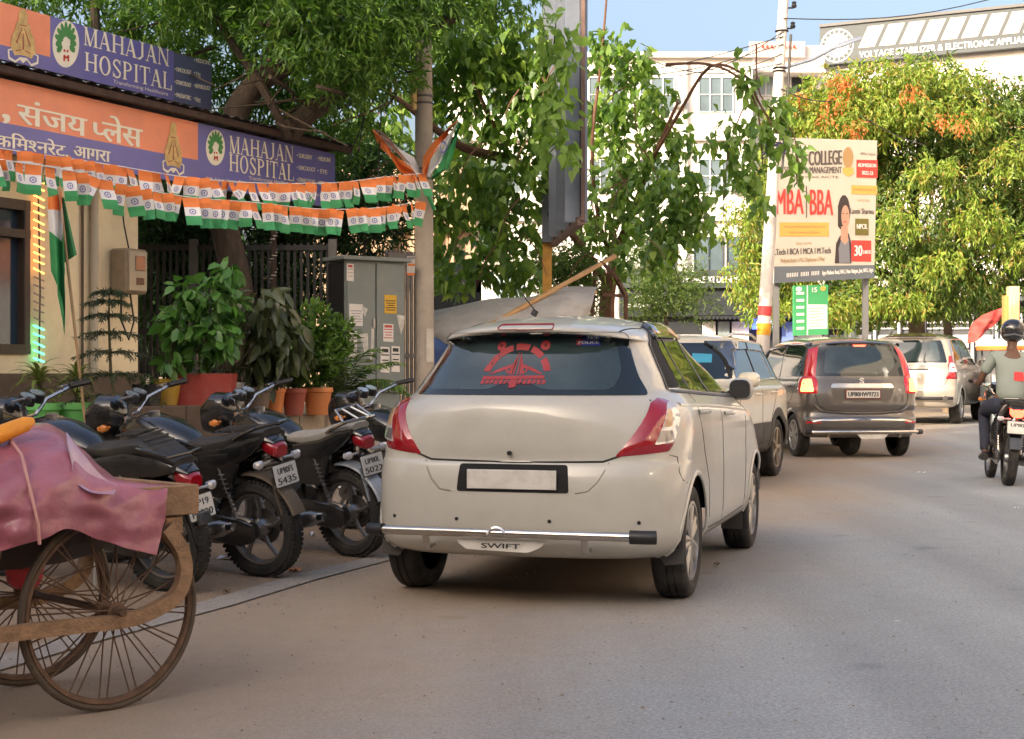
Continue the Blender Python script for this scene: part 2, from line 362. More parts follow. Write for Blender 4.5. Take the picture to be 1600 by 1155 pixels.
# ================================================================ cars
def catmull(a, b, c, d, t):
    return tuple(.5*((2*q)+(-p+r)*t+(2*p-5*q+4*r-s_)*t*t+(-p+3*q-3*r+s_)*t**3) for p, q, r, s_ in zip(a, b, c, d))
def car_shell(levels, nq=14, ns=40, nf=10, sub=4, ymid=1.8, wheels=(), mats=None, zclad=None, crown=None):
    L = []
    for i in range(len(levels)-1):
        a = levels[max(i-1, 0)]; b = levels[i]; c = levels[i+1]; d = levels[min(i+2, len(levels)-1)]
        for k in range(sub): L.append(catmull(a, b, c, d, k/sub))
    L.append(levels[-1]); mb = MB(); ring = None
    def pt(q, j, half):
        z, yr, yf, w_, cr, n_r, cf, n_f, arch = q
        w_ = max(w_, 0)
        if j <= nq: t = j/nq*pi/2; x = w_*sin(t)**(2/n_r); y = yr+cr-cr*cos(t)**(2/n_r)
        elif j <= nq+ns: t = (j-nq)/ns; x = w_; y = (yr+cr)*(1-t)+(yf-cf)*t
        else: t = (nq+ns+nf-j)/nf*pi/2; x = w_*abs(sin(t))**(2/n_f); y = yf-cf+cf*abs(cos(t))**(2/n_f)
        return V((x*half, y, z-arch*((y-ymid)/1.5)**2))
    N = nq+ns+nf
    for q in L:
        vs = [pt(q, j, 1) for j in range(N+1)]+[pt(q, j, -1) for j in range(N-1, 0, -1)]
        ring = len(vs); mb.v.extend(tuple(v) for v in vs)
    for i in range(len(L)-1):
        for k in range(ring):
            k2 = (k+1) % ring; mb.f.append((i*ring+k, i*ring+k2, (i+1)*ring+k2, (i+1)*ring+k))
            mb.mi.append(1 if zclad and (L[i][0]+L[i+1][0])/2 < zclad else 0)
    if crown:
        z0, z1, k_ = crown; mb.v = [(x, y, z-k_*x*x*max(0, min(1, (z-z0)/(z1-z0)))) for x, y, z in mb.v]
    full = BVHTree.FromPolygons(mb.v, mb.f)
    # wheel openings: pull the vertices inside each arch circle onto it and drop the faces wholly inside
    vs = [list(v) for v in mb.v]; inside = [False]*len(vs)
    for wy, wz, wr in wheels:
        for i, v in enumerate(vs):
            if abs(v[0]) < .45: continue
            d = sqrt((v[1]-wy)**2+(v[2]-wz)**2)
            if d < wr and v[2] < wz+wr:
                inside[i] = True
                if d > 1e-6: v[1] = wy+(v[1]-wy)*wr/d; v[2] = wz+(v[2]-wz)*wr/d
    keep = [k for k, f in enumerate(mb.f) if not all(inside[i] for i in f)]
    mb.v = [tuple(v) for v in vs]; mb.mi = [mb.mi[k] for k in keep]; mb.f = [mb.f[k] for k in keep]
    return mb, full

class Car:
    def __init__(s, name, label, loc, yaw, spec, group='cars on the street'):
        s.t = thing(name, label, 'car', loc, -R(yaw), group); s.sp = spec
        mats = [spec['paint'], spec.get('clad', black)]
        mb, s.bvh = car_shell(spec['levels'], wheels=spec['arches'], zclad=spec.get('zclad'), ymid=spec.get('ymid', 1.8), crown=spec.get('crown'))
        s.body = mb.build('body', mats, s.t, smooth=50)
        s.body.modifiers.new('wn', 'WEIGHTED_NORMAL').keep_sharp = True
        s.yc = spec.get('yc', 1.3)
    def hit(s, u, v, mode):
        if mode == 'R': o, d = V((u, -2, v)), V((0, 1, 0))
        elif mode == 'F': o, d = V((u, 8, v)), V((0, -1, 0))
        elif mode == 'S': o, d = V((3, u, v)), V((-1, 0, 0))
        elif mode == 'L': o, d = V((-3, u, v)), V((1, 0, 0))
        elif mode == 'T': o, d = V((u, v, 4)), V((0, 0, -1))
        elif mode == 'C':
            d = V((u, -(s.yc-.15), 0)).normalized(); o = V((0, s.yc, v))+d*5; d = -d
        elif mode == 'G':           # the windscreen end seen the same way from the front
            yc = s.sp.get('yg', 2.2); d = V((u, .9, 0)).normalized(); o = V((0, yc, v))+d*5; d = -d
        p, n, i, ds = s.bvh.ray_cast(o, d)
        if p is None: p, n, i, ds = s.bvh.find_nearest(o+d*3)
        if n.dot(d) > 0: n = -n
        return p, n
    def patch(s, name, poly, mode, mat, off=.004, bulge=0, parent=None, r=0, step=.04, side=1, skirt=True, smooth=60, build=True, mb=None):
        if r: poly = rnd(poly, r)
        poly = [V((x*side if mode in 'RCTGF' else x, y)) for x, y in poly]
        out = []
        for i, p in enumerate(poly):
            q = poly[(i+1) % len(poly)]; k = max(1, int((q-p).length/step))
            out += [p+(q-p)*j/k for j in range(k)]
        if sum(a.x*b.y-b.x*a.y for a, b in zip(out, out[1:]+out[:1])) < 0: out.reverse()
        n = len(out); pts = list(out)
        x0, x1 = min(p.x for p in out), max(p.x for p in out); y0, y1 = min(p.y for p in out), max(p.y for p in out)
        def edge_d(p): return min(G.intersect_point_line(p, out[i], out[(i+1) % n])[0].to_2d().__sub__(p).length if 0 <= G.intersect_point_line(p, out[i], out[(i+1) % n])[1] <= 1 else (out[i]-p).length for i in range(n))
        def isin(p):
            c = False
            for i in range(n):
                a, b = out[i], out[(i+1) % n]
                if (a.y > p.y) != (b.y > p.y) and p.x < (b.x-a.x)*(p.y-a.y)/(b.y-a.y)+a.x: c = not c
            return c
        gx = x0+step/2
        while gx < x1:
            gy = y0+step/2
            while gy < y1:
                p = V((gx, gy))
                if isin(p) and edge_d(p) > step*.35: pts.append(p)
                gy += step
            gx += step
        vv, _, ff, _, _, _ = G.delaunay_2d_cdt(pts, [(i, (i+1) % n) for i in range(n)], [], 1, 1e-5)
        vs = []
        for p in vv:
            h, nn = s.hit(p.x, p.y, mode); b = 0
            if bulge: b = bulge*min(1, edge_d(p)/(.05))**.6
            vs.append(h+nn*(off+b))
        own = mb is None
        if own: mb = MB()
        fs = [tuple(f) for f in ff]
        mb.add(vs, fs)
        if skirt:
            # boundary edges of the triangulation, extruded back into the body
            ec = {}
            for f in fs:
                for i in range(len(f)):
                    e = (f[i], f[(i+1) % len(f)]); k = tuple(sorted(e))
                    ec[k] = None if k in ec else e
            base = {}
            for k, e in ec.items():
                if e is None: continue
                for i in e:
                    if i not in base:
                        h, nn = s.hit(vv[i].x, vv[i].y, mode); base[i] = len(mb.v); mb.v.append(tuple(h-nn*.006))
                mb.f.append((len(mb.v), )*0 or (base[e[0]], base[e[1]], base[e[1]], base[e[0]]))
                mb.f[-1] = (base[e[0]], base[e[1]], len(mb.v), len(mb.v)+1)
                mb.v.append(tuple(vs[e[1]])); mb.v.append(tuple(vs[e[0]])); mb.mi.append(mb.cur)
        if own and build: return mb.build(name, mat, parent or s.t, smooth=smooth, fix=True)
        return mb
    def line(s, name, pts, mode, mat, width=.007, off=.0015, parent=None, side=1, h=.0, closed=False, mb=None, sub=.05):
        pp = [V((x*side if mode in 'RCTGF' else x, y)) for x, y in pts]
        if closed: pp.append(pp[0])
        out = [pp[0]]
        for a, b in zip(pp, pp[1:]):
            k = max(1, int((b-a).length/sub)); out += [a+(b-a)*j/k for j in range(1, k+1)]
        own = mb is None
        if own: mb = MB()
        P = []; Nn = []
        for p in out: a, b = s.hit(p.x, p.y, mode); P.append(a); Nn.append(b)
        vs = []
        for i in range(len(P)):
            t = (P[min(i+1, len(P)-1)]-P[max(i-1, 0)])
            t = t.normalized() if t.length > 1e-6 else V((0, 1, 0)); sdv = t.cross(Nn[i]).normalized()*width/2
            vs += [P[i]-sdv-Nn[i]*.003, P[i]-sdv+Nn[i]*off, P[i]+Nn[i]*(off+h), P[i]+sdv+Nn[i]*off, P[i]+sdv-Nn[i]*.003]
        mb.add(vs, [(5*i+k, 5*i+k+1, 5*i+k+6, 5*i+k+5) for i in range(len(P)-1) for k in range(4)])
        return mb.build(name, mat, parent or s.t, smooth=60) if own else mb
    def wheel_set(s, r, xw, wys, tw, rim, style):
        for wy in wys:
            for sd_ in (1, -1):
                x = sd_*(xw-tw/2)
                o = obj('wheel', tyre_mesh(r, tw, r*.68), s.t, (x, wy, r), (0, 0, 0 if sd_ > 0 else pi))
                obj('hubcap' if style == 'cover' else 'rim', rim_mesh(r*.68, tw, style, rim), o)
    def arch_lips(s, wheels, mat, w_=.03, h=.01):
        for wy, wz, wr in wheels:
            for sd_ in (1, -1):
                pts = []
                for k in range(25):
                    a = -.35+(pi+.7)*k/24; z = wz+wr*sin(a)
                    if z < s.sp['zmin']+.02: continue
                    pts.append((wy+(wr+w_*.35)*cos(a), z+w_*.2*max(0, sin(a))))
                s.line('wheel_arch', pts, 'S' if sd_ > 0 else 'L', mat, width=w_, off=.006, h=h)
    def underside(s):
        sp = s.sp; Lm = sp['levels'][0]; mb = MB(); z0 = sp['zmin']; w_ = sp['w']-.22
        mb.box((0, (Lm[1]+Lm[2])/2, z0+.15), (2*w_-.25, Lm[2]-Lm[1]-.3, .26), b=.03)
        # the space between the wheels and above them stays dark: inner wheel housings
        for wy, wz, wr in sp['arches']:
            for sd_ in (1, -1):
                mb.lathe([(wr+.012, sd_*(sp['w']-.03)), (wr+.02, sd_*.35), (.02, sd_*.35)], 20, (0, wy, wz), 'x', a0=0, a1=pi)
        mb.box((0, (Lm[1]+Lm[2])/2, z0+.05), (1.5*w_, Lm[2]-Lm[1]-.9, .06))
        return mb.build('underbody', matteblack, s.t, smooth=0)

_tm = {}
def tyre_mesh(r, tw, ri):
    k = ('t', r, tw)
    if k not in _tm:
        mb = MB(); h = tw/2
        mb.lathe([(ri, -h*.8), (ri+.02, -h*.95), ((r+ri)/2, -h*1.03), (r-.018, -h*.93), (r-.004, -h*.75), (r, -h*.4), (r, -h*.12), (r-.008, -h*.1), (r-.008, -h*.04), (r, -h*.02), (r, h*.3), (r-.008, h*.32), (r-.008, h*.38), (r, h*.4), (r-.004, h*.75), (r-.018, h*.93), ((r+ri)/2, h*1.03), (ri+.02, h*.95), (ri, h*.8), (ri-.01, h*.3)], 40, axis='x')
        _tm[k] = mb.mesh('tyre', rubber)
    return _tm[k]
def rim_mesh(ri, tw, style, mat):
    k = (ri, tw, style, mat.name)
    if k in _tm: return _tm[k]
    mb = MB(); h = tw/2*.86
    mb.cur = 1; mb.lathe([(ri, h*.5), (.01, h*.45)], 32, axis='x')
    mb.cur = 0
    mb.lathe([(ri+.004, h*.8), (ri+.006, h+.004), (ri-.012, h+.006), (ri-.02, h*.8), (ri-.022, h*.5)], 40, axis='x')
    mb.lathe([(.034, h*.5), (.05, h*.7), (.046, h*1.0), (.030, h*1.06), (0, h*1.07)], 24, axis='x')
    ns = {'cover': 7, 'alloy': 5, 'double': 5}[style]
    for i in range(ns):
        for q in ((-.13, .13) if style != 'alloy' else (0,)):
            a = 2*pi*i/ns+q*1.6; ca, sa = cos(a), sin(a); a2 = 2*pi*i/ns+q*2.4; cb, sb = cos(a2), sin(a2)
            w0, w1 = ((.020, .030) if style == 'alloy' else (.013, .017) if style == 'double' else (.017, .027))
            r0 = .035; r1 = ri-.012
            vs = [V((h*.97, r0*ca-w0*sa, r0*sa+w0*ca)), V((h*.97, r0*ca+w0*sa, r0*sa-w0*ca)), V((h*.93, r1*cb+w1*sb, r1*sb-w1*cb)), V((h*.93, r1*cb-w1*sb, r1*sb+w1*cb))]
            vs += [v-V((.025, 0, 0)) for v in vs]
            vs.append((vs[0]+vs[1])/2+V((.006, 0, 0))); vs.append((vs[2]+vs[3])/2+V((.008, 0, 0)))
            mb.add(vs, [(0, 8, 9, 3), (8, 1, 2, 9), (0, 3, 7, 4), (1, 5, 6, 2), (2, 6, 7, 9), (7, 3, 9), (0, 4, 8), (1, 8, 5)])
    me = mb.mesh('rim', [mat, matteblack], smooth=30); _tm[k] = me; return me

def seats_line(x0, x1, z, t): pass

hubsilver = mt('hubcap silver', (.34, .33, .31), .35, .6, dirt=(.16, .13, .09), da=.6, ds=8)
alloydust = mt('dusty alloy', (.30, .25, .19), .5, .5, dirt=(.17, .12, .07), da=.8, ds=7)
alloysil = mt('alloy silver', (.38, .38, .38), .3, .7)
P_swift = mt('pearl white paint', (.465, .45, .395), .32, coat=.6, var=.03, vs=2, dirt=(.26, .215, .155), da=.3, ds=2.2)
P_brezza = mt('ivory paint', (.66, .60, .46), .33, coat=1, var=.03, vs=2)
P_wagon = mt('brown grey paint', (.115, .103, .092), .30, .35, coat=1, var=.05, vs=2)
P_innova = mt('silver beige paint', (.42, .385, .33), .30, .45, coat=1)
P_white = mt('plain white paint', (.68, .67, .64), .3, coat=1)
P_grey = mt('grey car paint', (.32, .34, .35), .3, .3, coat=1)
gap = mt('panel gap', (.02, .018, .015), .9)
clad = mt('dark cladding', (.05, .046, .042), .7, dirt=(.13, .11, .09), da=.5, ds=5)
glassA = mt('rear glass centre', (.026, .044, .046), .05, coat=.5, spec=.7, var=.35, vs=3)
stickred = mt('red sticker', (.33, .03, .035), .5, var=.2, vs=20)

# ---------------------------------------------------------------- white hatchback in the middle of the picture
LV = [(.255, .12, 3.70, .74, .40, 3.0, .5, 2.4, 0), (.285, .06, 3.76, .80, .42, 3.0, .55, 2.4, 0), (.36, .015, 3.82, .838, .44, 3.0, .6, 2.4, 0), (.50, 0, 3.85, .848, .46, 2.9, .65, 2.3, 0),
      (.65, .008, 3.84, .850, .46, 2.9, .65, 2.3, 0), (.735, .03, 3.80, .848, .46, 2.9, .7, 2.3, 0), (.762, .05, 3.77, .847, .46, 2.9, .7, 2.3, 0),
      (.84, .047, 3.66, .847, .50, 2.8, .7, 2.3, 0), (.94, .052, 3.45, .842, .56, 2.7, .7, 2.2, 0), (1.01, .062, 3.15, .826, .60, 2.6, .7, 2.2, 0), (1.06, .082, 2.95, .80, .64, 2.5, .6, 2.2, 0),
      (1.10, .125, 2.86, .758, .66, 2.5, .6, 2.2, 0), (1.14, .165, 2.76, .722, .64, 2.6, .6, 2.2, 0), (1.25, .26, 2.48, .665, .58, 2.7, .5, 2.3, 0), (1.37, .34, 2.20, .605, .52, 2.8, .45, 2.3, 0.0),
      (1.435, .370, 2.05, .575, .50, 2.9, .4, 2.3, .01), (1.448, .30, 2.0, .570, .52, 2.9, .4, 2.3, .02), (1.475, .262, 1.95, .560, .54, 2.9, .4, 2.3, .04), (1.515, .262, 1.85, .53, .56, 2.8, .45, 2.3, .05),
      (1.538, .38, 1.75, .455, .55, 2.6, .5, 2.3, .055), (1.552, .58, 1.62, .34, .45, 2.3, .45, 2.3, .055), (1.560, .85, 1.45, .19, .3, 2.2, .3, 2.2, .055), (1.562, 1.0, 1.3, 0.0, .15, 2, .15, 2, .055)]
AR = [(.66, .305, .365), (3.09, .305, .365)]
c1 = Car('hatchback_car', 'white hatchback with a red sticker on its rear window, nearest car in the road', (-.003, 7.93, 0), 16.5,
         dict(levels=LV, paint=P_swift, arches=AR, zmin=.25, w=.85, yc=1.35, crown=(1.2, 1.47, .16)))
c1.underside(); c1.wheel_set(.308, .835, (.66, 3.09), .185, hubsilver, 'cover'); c1.arch_lips(AR, P_swift, .028, .008)
# rear window: black border glass round to the corners, paler see-through centre
c1.patch('rear_window', [(-.80, 1.098), (.80, 1.098), (.74, 1.20), (.73, 1.39), (.68, 1.432), (-.68, 1.432), (-.73, 1.39), (-.74, 1.20)], 'C', glass, off=.004, r=[.05, .05, .03,.03,.03,.03,.03,.03])
rw = c1.t.children[-1]
mbx = c1.patch('glass_centre', [(-.64, 1.125), (-.17, 1.125), (-.11, 1.16), (.06, 1.16), (.12, 1.125), (.52, 1.125), (.615, 1.23), (.60, 1.40), (.45, 1.415), (-.50, 1.415), (-.62, 1.37)], 'C', glassA, off=.0055, r=.06, parent=rw)
# red sticker: rays, arc of letters, bands
st = MB()
def arcs(cx, cz, r0, r1, a0, a1, n=10):
    o_ = [(cx+r1*cos(a0+(a1-a0)*k/n), cz+r1*sin(a0+(a1-a0)*k/n)) for k in range(n+1)]
    return o_+[(cx+r0*cos(a1+(a0-a1)*k/n), cz+r0*sin(a1+(a0-a1)*k/n)) for k in range(n+1)]
SX = -.045
def stk(poly, off=.0075):
    poly = [(SX+(x-SX)*1.0, 1.13+(z-1.09)*.86) for x, z in poly]
    c1.patch('', poly, 'C', None, off=off, mb=st, step=.05)
for a0, a1 in ((.18, .62), (.72, 1.18), (1.28, 1.75), (1.86, 2.30), (2.42, 2.66), (2.78, 2.98)): stk(arcs(SX, 1.165, .165, .205, a0, a1, 6))
for (x, z, r_) in ((SX-.135, 1.355, .030), (SX+.155, 1.358, .032), (SX-.135, 1.29, .018), (SX-.165, 1.245, .022)): stk(arcs(x, z, 0.008, r_, 0, 2*pi-.01, 10))
stk([(SX-.19, 1.145), (SX-.19, 1.165), (SX+.17, 1.170), (SX+.17, 1.150)])
for k in range(14): x = SX-.19+.027*k; stk([(x, 1.115), (x, 1.143-.004*(k % 2)), (x+.019, 1.145), (x+.019, 1.117+.004*(k % 3))])
for sgn in (-1, 1):
    stk([(SX+sgn*.02, 1.245), (SX+sgn*.02, 1.225), (SX+sgn*.14, 1.178), (SX+sgn*.16, 1.178), (SX+sgn*.10, 1.215)])
    stk(arcs(SX+sgn*.045, 1.205, .012, .022, 0, 2*pi-.01, 8))
    for k in range(3): stk([(SX+sgn*(.008+.016*k), 1.175), (SX+sgn*(.016+.016*k), 1.175), (SX+sgn*(.010+.006*k), 1.31-.02*k), (SX+sgn*(.005+.006*k), 1.31-.02*k)])
stk([(SX-.02, 1.09), (SX-.02, 1.145), (SX+.02, 1.145), (SX+.02, 1.10)])
st.build('sticker', stickred, rw, smooth=0, fix=True)
pb = c1.patch('police_sticker', [(.31, 1.360), (.31, 1.392), (.475, 1.389), (.475, 1.357)], 'C', mt('sticker blue', (.03, .045, .30), .4), off=.0075, parent=rw)
c1.patch('police_sticker', [(.31, 1.3605), (.31, 1.3915), (.355, 1.3910), (.34, 1.3600)], 'C', stickred, off=.0085, parent=rw)
def ontocar(c, s_, u, v, h, mode, mat, width, off=.01, parent=None, bold=.06, name='lettering', nrm=None):
    a, n1 = c.hit(u-width/2, v, mode); b, n2 = c.hit(u+width/2, v, mode)
    n_ = (n1+n2).normalized(); mb = MB(); text(mb, s_, frame(a+n_*off, b-a, n_), h, (b-a).length, bold)
    return mb.build(name, mat, parent or c.t, smooth=0)
ontocar(c1, 'POLICE', .393, 1.365, .018, 'C', mt('white lettering', (.75, .75, .75), .5), .145, off=.011, parent=rw)
# tail lamps wrap round the corner
for s_ in (1, -1):
    c1.patch('tail_lamp', [(.50, .785), (.845, .81), (.885, .84), (1.02, 1.00), (.97, 1.07), (.86, 1.085), (.76, 1.06)], 'C', redlens, off=.003, bulge=.018, r=.02, side=s_, step=.03)
    tl = c1.t.children[-1]
    c1.patch('clear_lens', [(.725, .84), (.875, .855), (.995, .99), (.955, 1.05), (.885, 1.045)], 'C', clearlens, off=.022, r=.02, side=s_, parent=tl, step=.03)
    c1.patch('reverse_lens', [(.742, .852), (.865, .865), (.872, .912), (.772, .912)], 'C', mt('grey lens', (.22, .20, .19), .12, .4, coat=1), off=.026, r=.01, side=s_, parent=tl, step=.03)
    c1.patch('indicator_lens', [(.80, .93), (.875, .93), (.905, 1.005), (.875, 1.02)], 'C', mt('amber tint', (.50, .30, .16), .15, coat=1), off=.026, r=.02, side=s_, parent=tl, step=.03)
c1.patch('brake_light', [(-.17, 1.446), (.17, 1.446), (.17, 1.476), (-.17, 1.476)], 'C', mt('dark red lens', (.22, .008, .01), .5, spec=.2), off=.006, r=.01)
# tailgate seam and lower garnish
c1.line('tailgate_seam', [(-.775, 1.075), (-.66, .93), (-.53, .79), (-.44, .760), (0, .752), (.44, .760), (.53, .79), (.66, .93), (.775, 1.075)], 'C', gap, .011)
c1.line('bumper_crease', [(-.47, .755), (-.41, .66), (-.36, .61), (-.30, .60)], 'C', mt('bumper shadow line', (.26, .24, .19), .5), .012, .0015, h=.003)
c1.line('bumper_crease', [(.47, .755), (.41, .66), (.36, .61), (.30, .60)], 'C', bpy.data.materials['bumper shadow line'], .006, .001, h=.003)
c1.line('bumper_seam', [(.85, .79), (.925, .78), (.93, .70), (.97, .66), (1.06, .64)], 'C', gap, .005)
c1.line('bumper_seam', [(-.85, .79), (-.925, .78), (-.93, .70), (-.97, .66), (-1.06, .64)], 'C', gap, .005)
c1.patch('plate_recess', [(-.27, .60), (.27, .60), (.265, .742), (-.265, .742)], 'C', matteblack, off=.003, r=.015)
mb = MB(); y0 = c1.hit(0, .66, 'R')[0].y
mb.box((0, y0-.014, .666), (.48, .010, .10), b=.003); pl = mb.build('number_plate', plate_w, c1.t)
mb = MB(); mb.cyl((-.02, y0+.03, .80), (-.02, y0+.012, .80), .012, 14); mb.build('lock', black, c1.t)
# tubular chrome guard with rubber ends on two brackets
mb = MB(); mb.tube([(-.74, -.055, .395), (-.70, -.072, .395), (0, -.085, .395), (.66, -.075, .395)], .024, 14); bar = mb.build('bumper_bar', chrome, c1.t)
mb = MB(); mb.tube([(.64, -.075, .395), (.74, -.07, .395), (.77, -.06, .395)], .035, 16); mb.build('bar_end', black, bar)
mb = MB(); mb.tube([(-.68, -.075, .395), (-.74, -.06, .395), (-.765, -.04, .395)], .033, 16); mb.build('bar_end', black, bar)
for x in (-.45, .40):
    mb = MB(); mb.bar((x, -.06, .395), (x, -.03, .30), .035, .012, .003); mb.bar((x, -.03, .31), (x, .3, .32), .03, .02, .003); mb.build('bracket', chrome, bar)
mb = MB(); mb.lathe([(.050, 0), (.056, -.006), (.046, -.012), (.040, -.006)], 20, (-.05, -.100, .378), 'y', a0=-pi/2+.15, a1=pi/2-.15); 
for v_ in mb.v: pass
mb.build('bar_emblem', chrome, bar, fix=True)
for x, z in ((-.66, .452), (-.27, .455), (.18, .455), (.62, .452)):
    p, n = c1.hit(x, z, 'C'); mb = MB(); mb.cyl(p-n*.01, p+n*.004, .010, 12); mb.build('parking_sensor', black, c1.t)
mb = MB(); mb.prism(rnd([(-.24, .0), (-.19, -.035), (.14, -.045), (.20, -.02), (.225, .0), (.225, .022), (-.24, .022)], .01), -.004, .004, frame((-.035, -.055, .342), (1, -.01, 0), (0, -1, .12)))
tgp = mb.build('name_tag', plate_w, c1.t)
mb = MB(); fm = frame((-.035-.11, -.067, .317), (1, -.01, 0), (0, -1, .12)); text(mb, 'SWIFT', fm, .026, .21, .05)
mb.build('lettering', ink, tgp, smooth=0)
mb = MB(); mb.tube([(.0, .42, 1.53), (.01, .43, 1.552)], .018, 10); mb.tube([(.01, .43, 1.55), (-.025, .22, 1.66)], [.004, .0025], 6); mb.build('antenna', black, c1.t)
for s_ in (1, -1):
    m_ = 'S' if s_ > 0 else 'L'
    mb = MB(); mb.prism([(-.10*s_, -.04), (.05*s_, .06), (.065*s_, .10), (.07*s_, -.14), (-.03*s_, -.15)][::s_], -.004, .004, frame((s_*.77, .33, .36), (1, 0, 0), (0, -1, 0))); mb.build('mud_flap', clad, c1.t)
    mb = MB(); mb.bar((s_*.74, 2.70, .37), (s_*.74, 2.70, .17), .14, .008); mb.build('mud_flap', clad, c1.t)
    c1.patch('side_window', [(.56, 1.135), (.80, 1.135), (.97, 1.43), (.93, 1.45), (.72, 1.35)], m_, matteblack, off=.003, r=.02)
    c1.patch('side_window', [(.82, 1.13), (1.58, 1.10), (1.60, 1.475), (.99, 1.46)], m_, glass, off=.005, r=.03)
    c1.patch('side_window', [(1.66, 1.10), (2.58, 1.075), (2.50, 1.15), (2.12, 1.42), (1.66, 1.475)], m_, glass, off=.005, r=.03)
    c1.line('window_trim', [(.58, 1.118), (1.6, 1.085), (2.62, 1.055)], m_, black, .018, .006)
    c1.line('window_trim', [(.56, 1.125), (.72, 1.37), (.95, 1.475), (1.62, 1.49), (2.12, 1.44), (2.5, 1.17), (2.62, 1.065)], m_, black, .014, .007)
    c1.line('window_trim', [(1.05, 1.125), (1.14, 1.46)], m_, black, .02, .008); c1.line('window_trim', [(1.62, 1.10), (1.63, 1.475)], m_, black, .05, .007)
    for q in ([(.88, 1.405), (1.58, 1.415), (1.58, 1.485), (1.02, 1.485), (.90, 1.44)], [(1.66, 1.415), (2.05, 1.38), (2.38, 1.18), (2.44, 1.20), (2.14, 1.455), (1.66, 1.49)]):
        c1.patch('rain_visor', q, m_, mt('visor smoke', (.05, .055, .065), .1, coat=1), off=.028, r=.015)
    c1.line('door_seam', [(.93, 1.10), (.84, .98), (.94, .80), (1.09, .60), (1.14, .40), (1.18, .33), (1.62, .325)], m_, gap, .007)
    c1.line('door_seam', [(1.62, 1.08), (1.64, .35)], m_, gap, .007); c1.line('door_seam', [(2.63, 1.04), (2.60, .65), (2.57, .34), (1.64, .325)], m_, gap, .007)
    c1.line('fender_crease', [(.50, 1.05), (.95, 1.04), (1.6, 1.02), (2.6, .98)], m_, P_swift, .03, .001, h=.006)
    for y, z in ((.86, 1.0), (1.74, .97)):
        p, n = c1.hit(y, z, m_); mb = MB(); mb.tube([p+V((s_*.004, 0, 0)), p+V((s_*.035, .03, .002)), p+V((s_*.035, .15, .002)), p+V((s_*.004, .18, 0))], [.012, .014, .014, .012], 10); mb.build('door_handle', P_swift, c1.t)
    mb = MB(); mb.loft([(s_*.835, 2.40, 1.11, .065, .055), (s_*.845, 2.43, 1.11, .078, .072), (s_*.845, 2.50, 1.11, .07, .065), (s_*.83, 2.56, 1.11, .04, .04)], 18, p=3); mi = mb.build('wing_mirror', P_swift, c1.t)
    mb = MB(); mb.loft([(s_*.838, 2.385, 1.11, .066, .058), (s_*.838, 2.402, 1.11, .070, .062)], 18, p=3); mb.build('mirror_glass', black, mi)
    mb = MB(); mb.bar((s_*.72, 2.50, 1.07), (s_*.80, 2.47, 1.08), .07, .05, .01); mb.build('mirror_arm', black, mi)
c1.line('roof_seam', [(.47, .45), (.50, .8), (.50, 1.6), (.47, 2.0)], 'T', gap, .01); c1.line('roof_seam', [(-.47, .45), (-.50, .8), (-.50, 1.6), (-.47, 2.0)], 'T', gap, .01)
# ---------------------------------------------------------------- white compact SUV parked nose towards us beside the hatchback
def zl(scale, H0, H, L): return [((z-0)*H/H0, yr, L-(3.85-yf), w_*scale, cr, nr, cf, nf, ar) for (z, yr, yf, w_, cr, nr, cf, nf, ar) in L]
LB = [(.30, .10, 3.85, .78, .30, 3.4, .35, 3, 0), (.36, .03, 3.93, .86, .34, 3.4, .4, 3, 0), (.50, 0, 3.98, .893, .36, 3.4, .42, 3, 0), (.64, .0, 3.99, .893, .36, 3.4, .42, 3, 0), (.67, .01, 3.99, .885, .36, 3.4, .42, 3, 0),
      (.82, .02, 3.98, .885, .36, 3.3, .42, 3, 0), (.98, .05, 3.92, .882, .36, 3.2, .42, 3, 0), (1.03, .07, 3.6, .878, .38, 3.1, .5, 2.8, 0), (1.07, .10, 3.2, .862, .40, 3, .5, 2.6, 0), (1.11, .12, 3.0, .83, .42, 3, .45, 2.5, 0),
      (1.15, .14, 2.90, .80, .42, 3, .42, 2.5, 0), (1.30, .24, 2.68, .745, .40, 3, .4, 2.5, 0), (1.48, .38, 2.38, .68, .38, 3, .36, 2.5, 0), (1.56, .34, 2.26, .66, .40, 3, .36, 2.5, .01), (1.60, .34, 2.2, .63, .42, 3, .36, 2.5, .03),
      (1.63, .46, 2.1, .55, .4, 2.8, .36, 2.5, .04), (1.65, .75, 1.9, .38, .3, 2.5, .3, 2.4, .04), (1.66, 1.0, 1.5, 0, .2, 2, .2, 2, .04)]
AB = [(.77, .34, .40), (3.27, .34, .40)]
c2 = Car('compact_suv', 'ivory white SUV with dark wheel arches, parked facing us just beyond the hatchback', (2.60, 19.10, 0), 202,
         dict(levels=LB, paint=P_brezza, clad=clad, zclad=.655, arches=AB, zmin=.30, w=.89, yc=1.4, yg=1.2, crown=(1.4, 1.6, .06)))
c2.underside(); c2.wheel_set(.34, .88, (.77, 3.27), .215, alloydust, 'alloy'); c2.arch_lips(AB, clad, .10, .012)
c2.patch('windscreen', [(-.50, 1.145), (.50, 1.145), (.64, 1.54), (-.64, 1.54)], 'G', glass, off=.004, r=.05, step=.08)
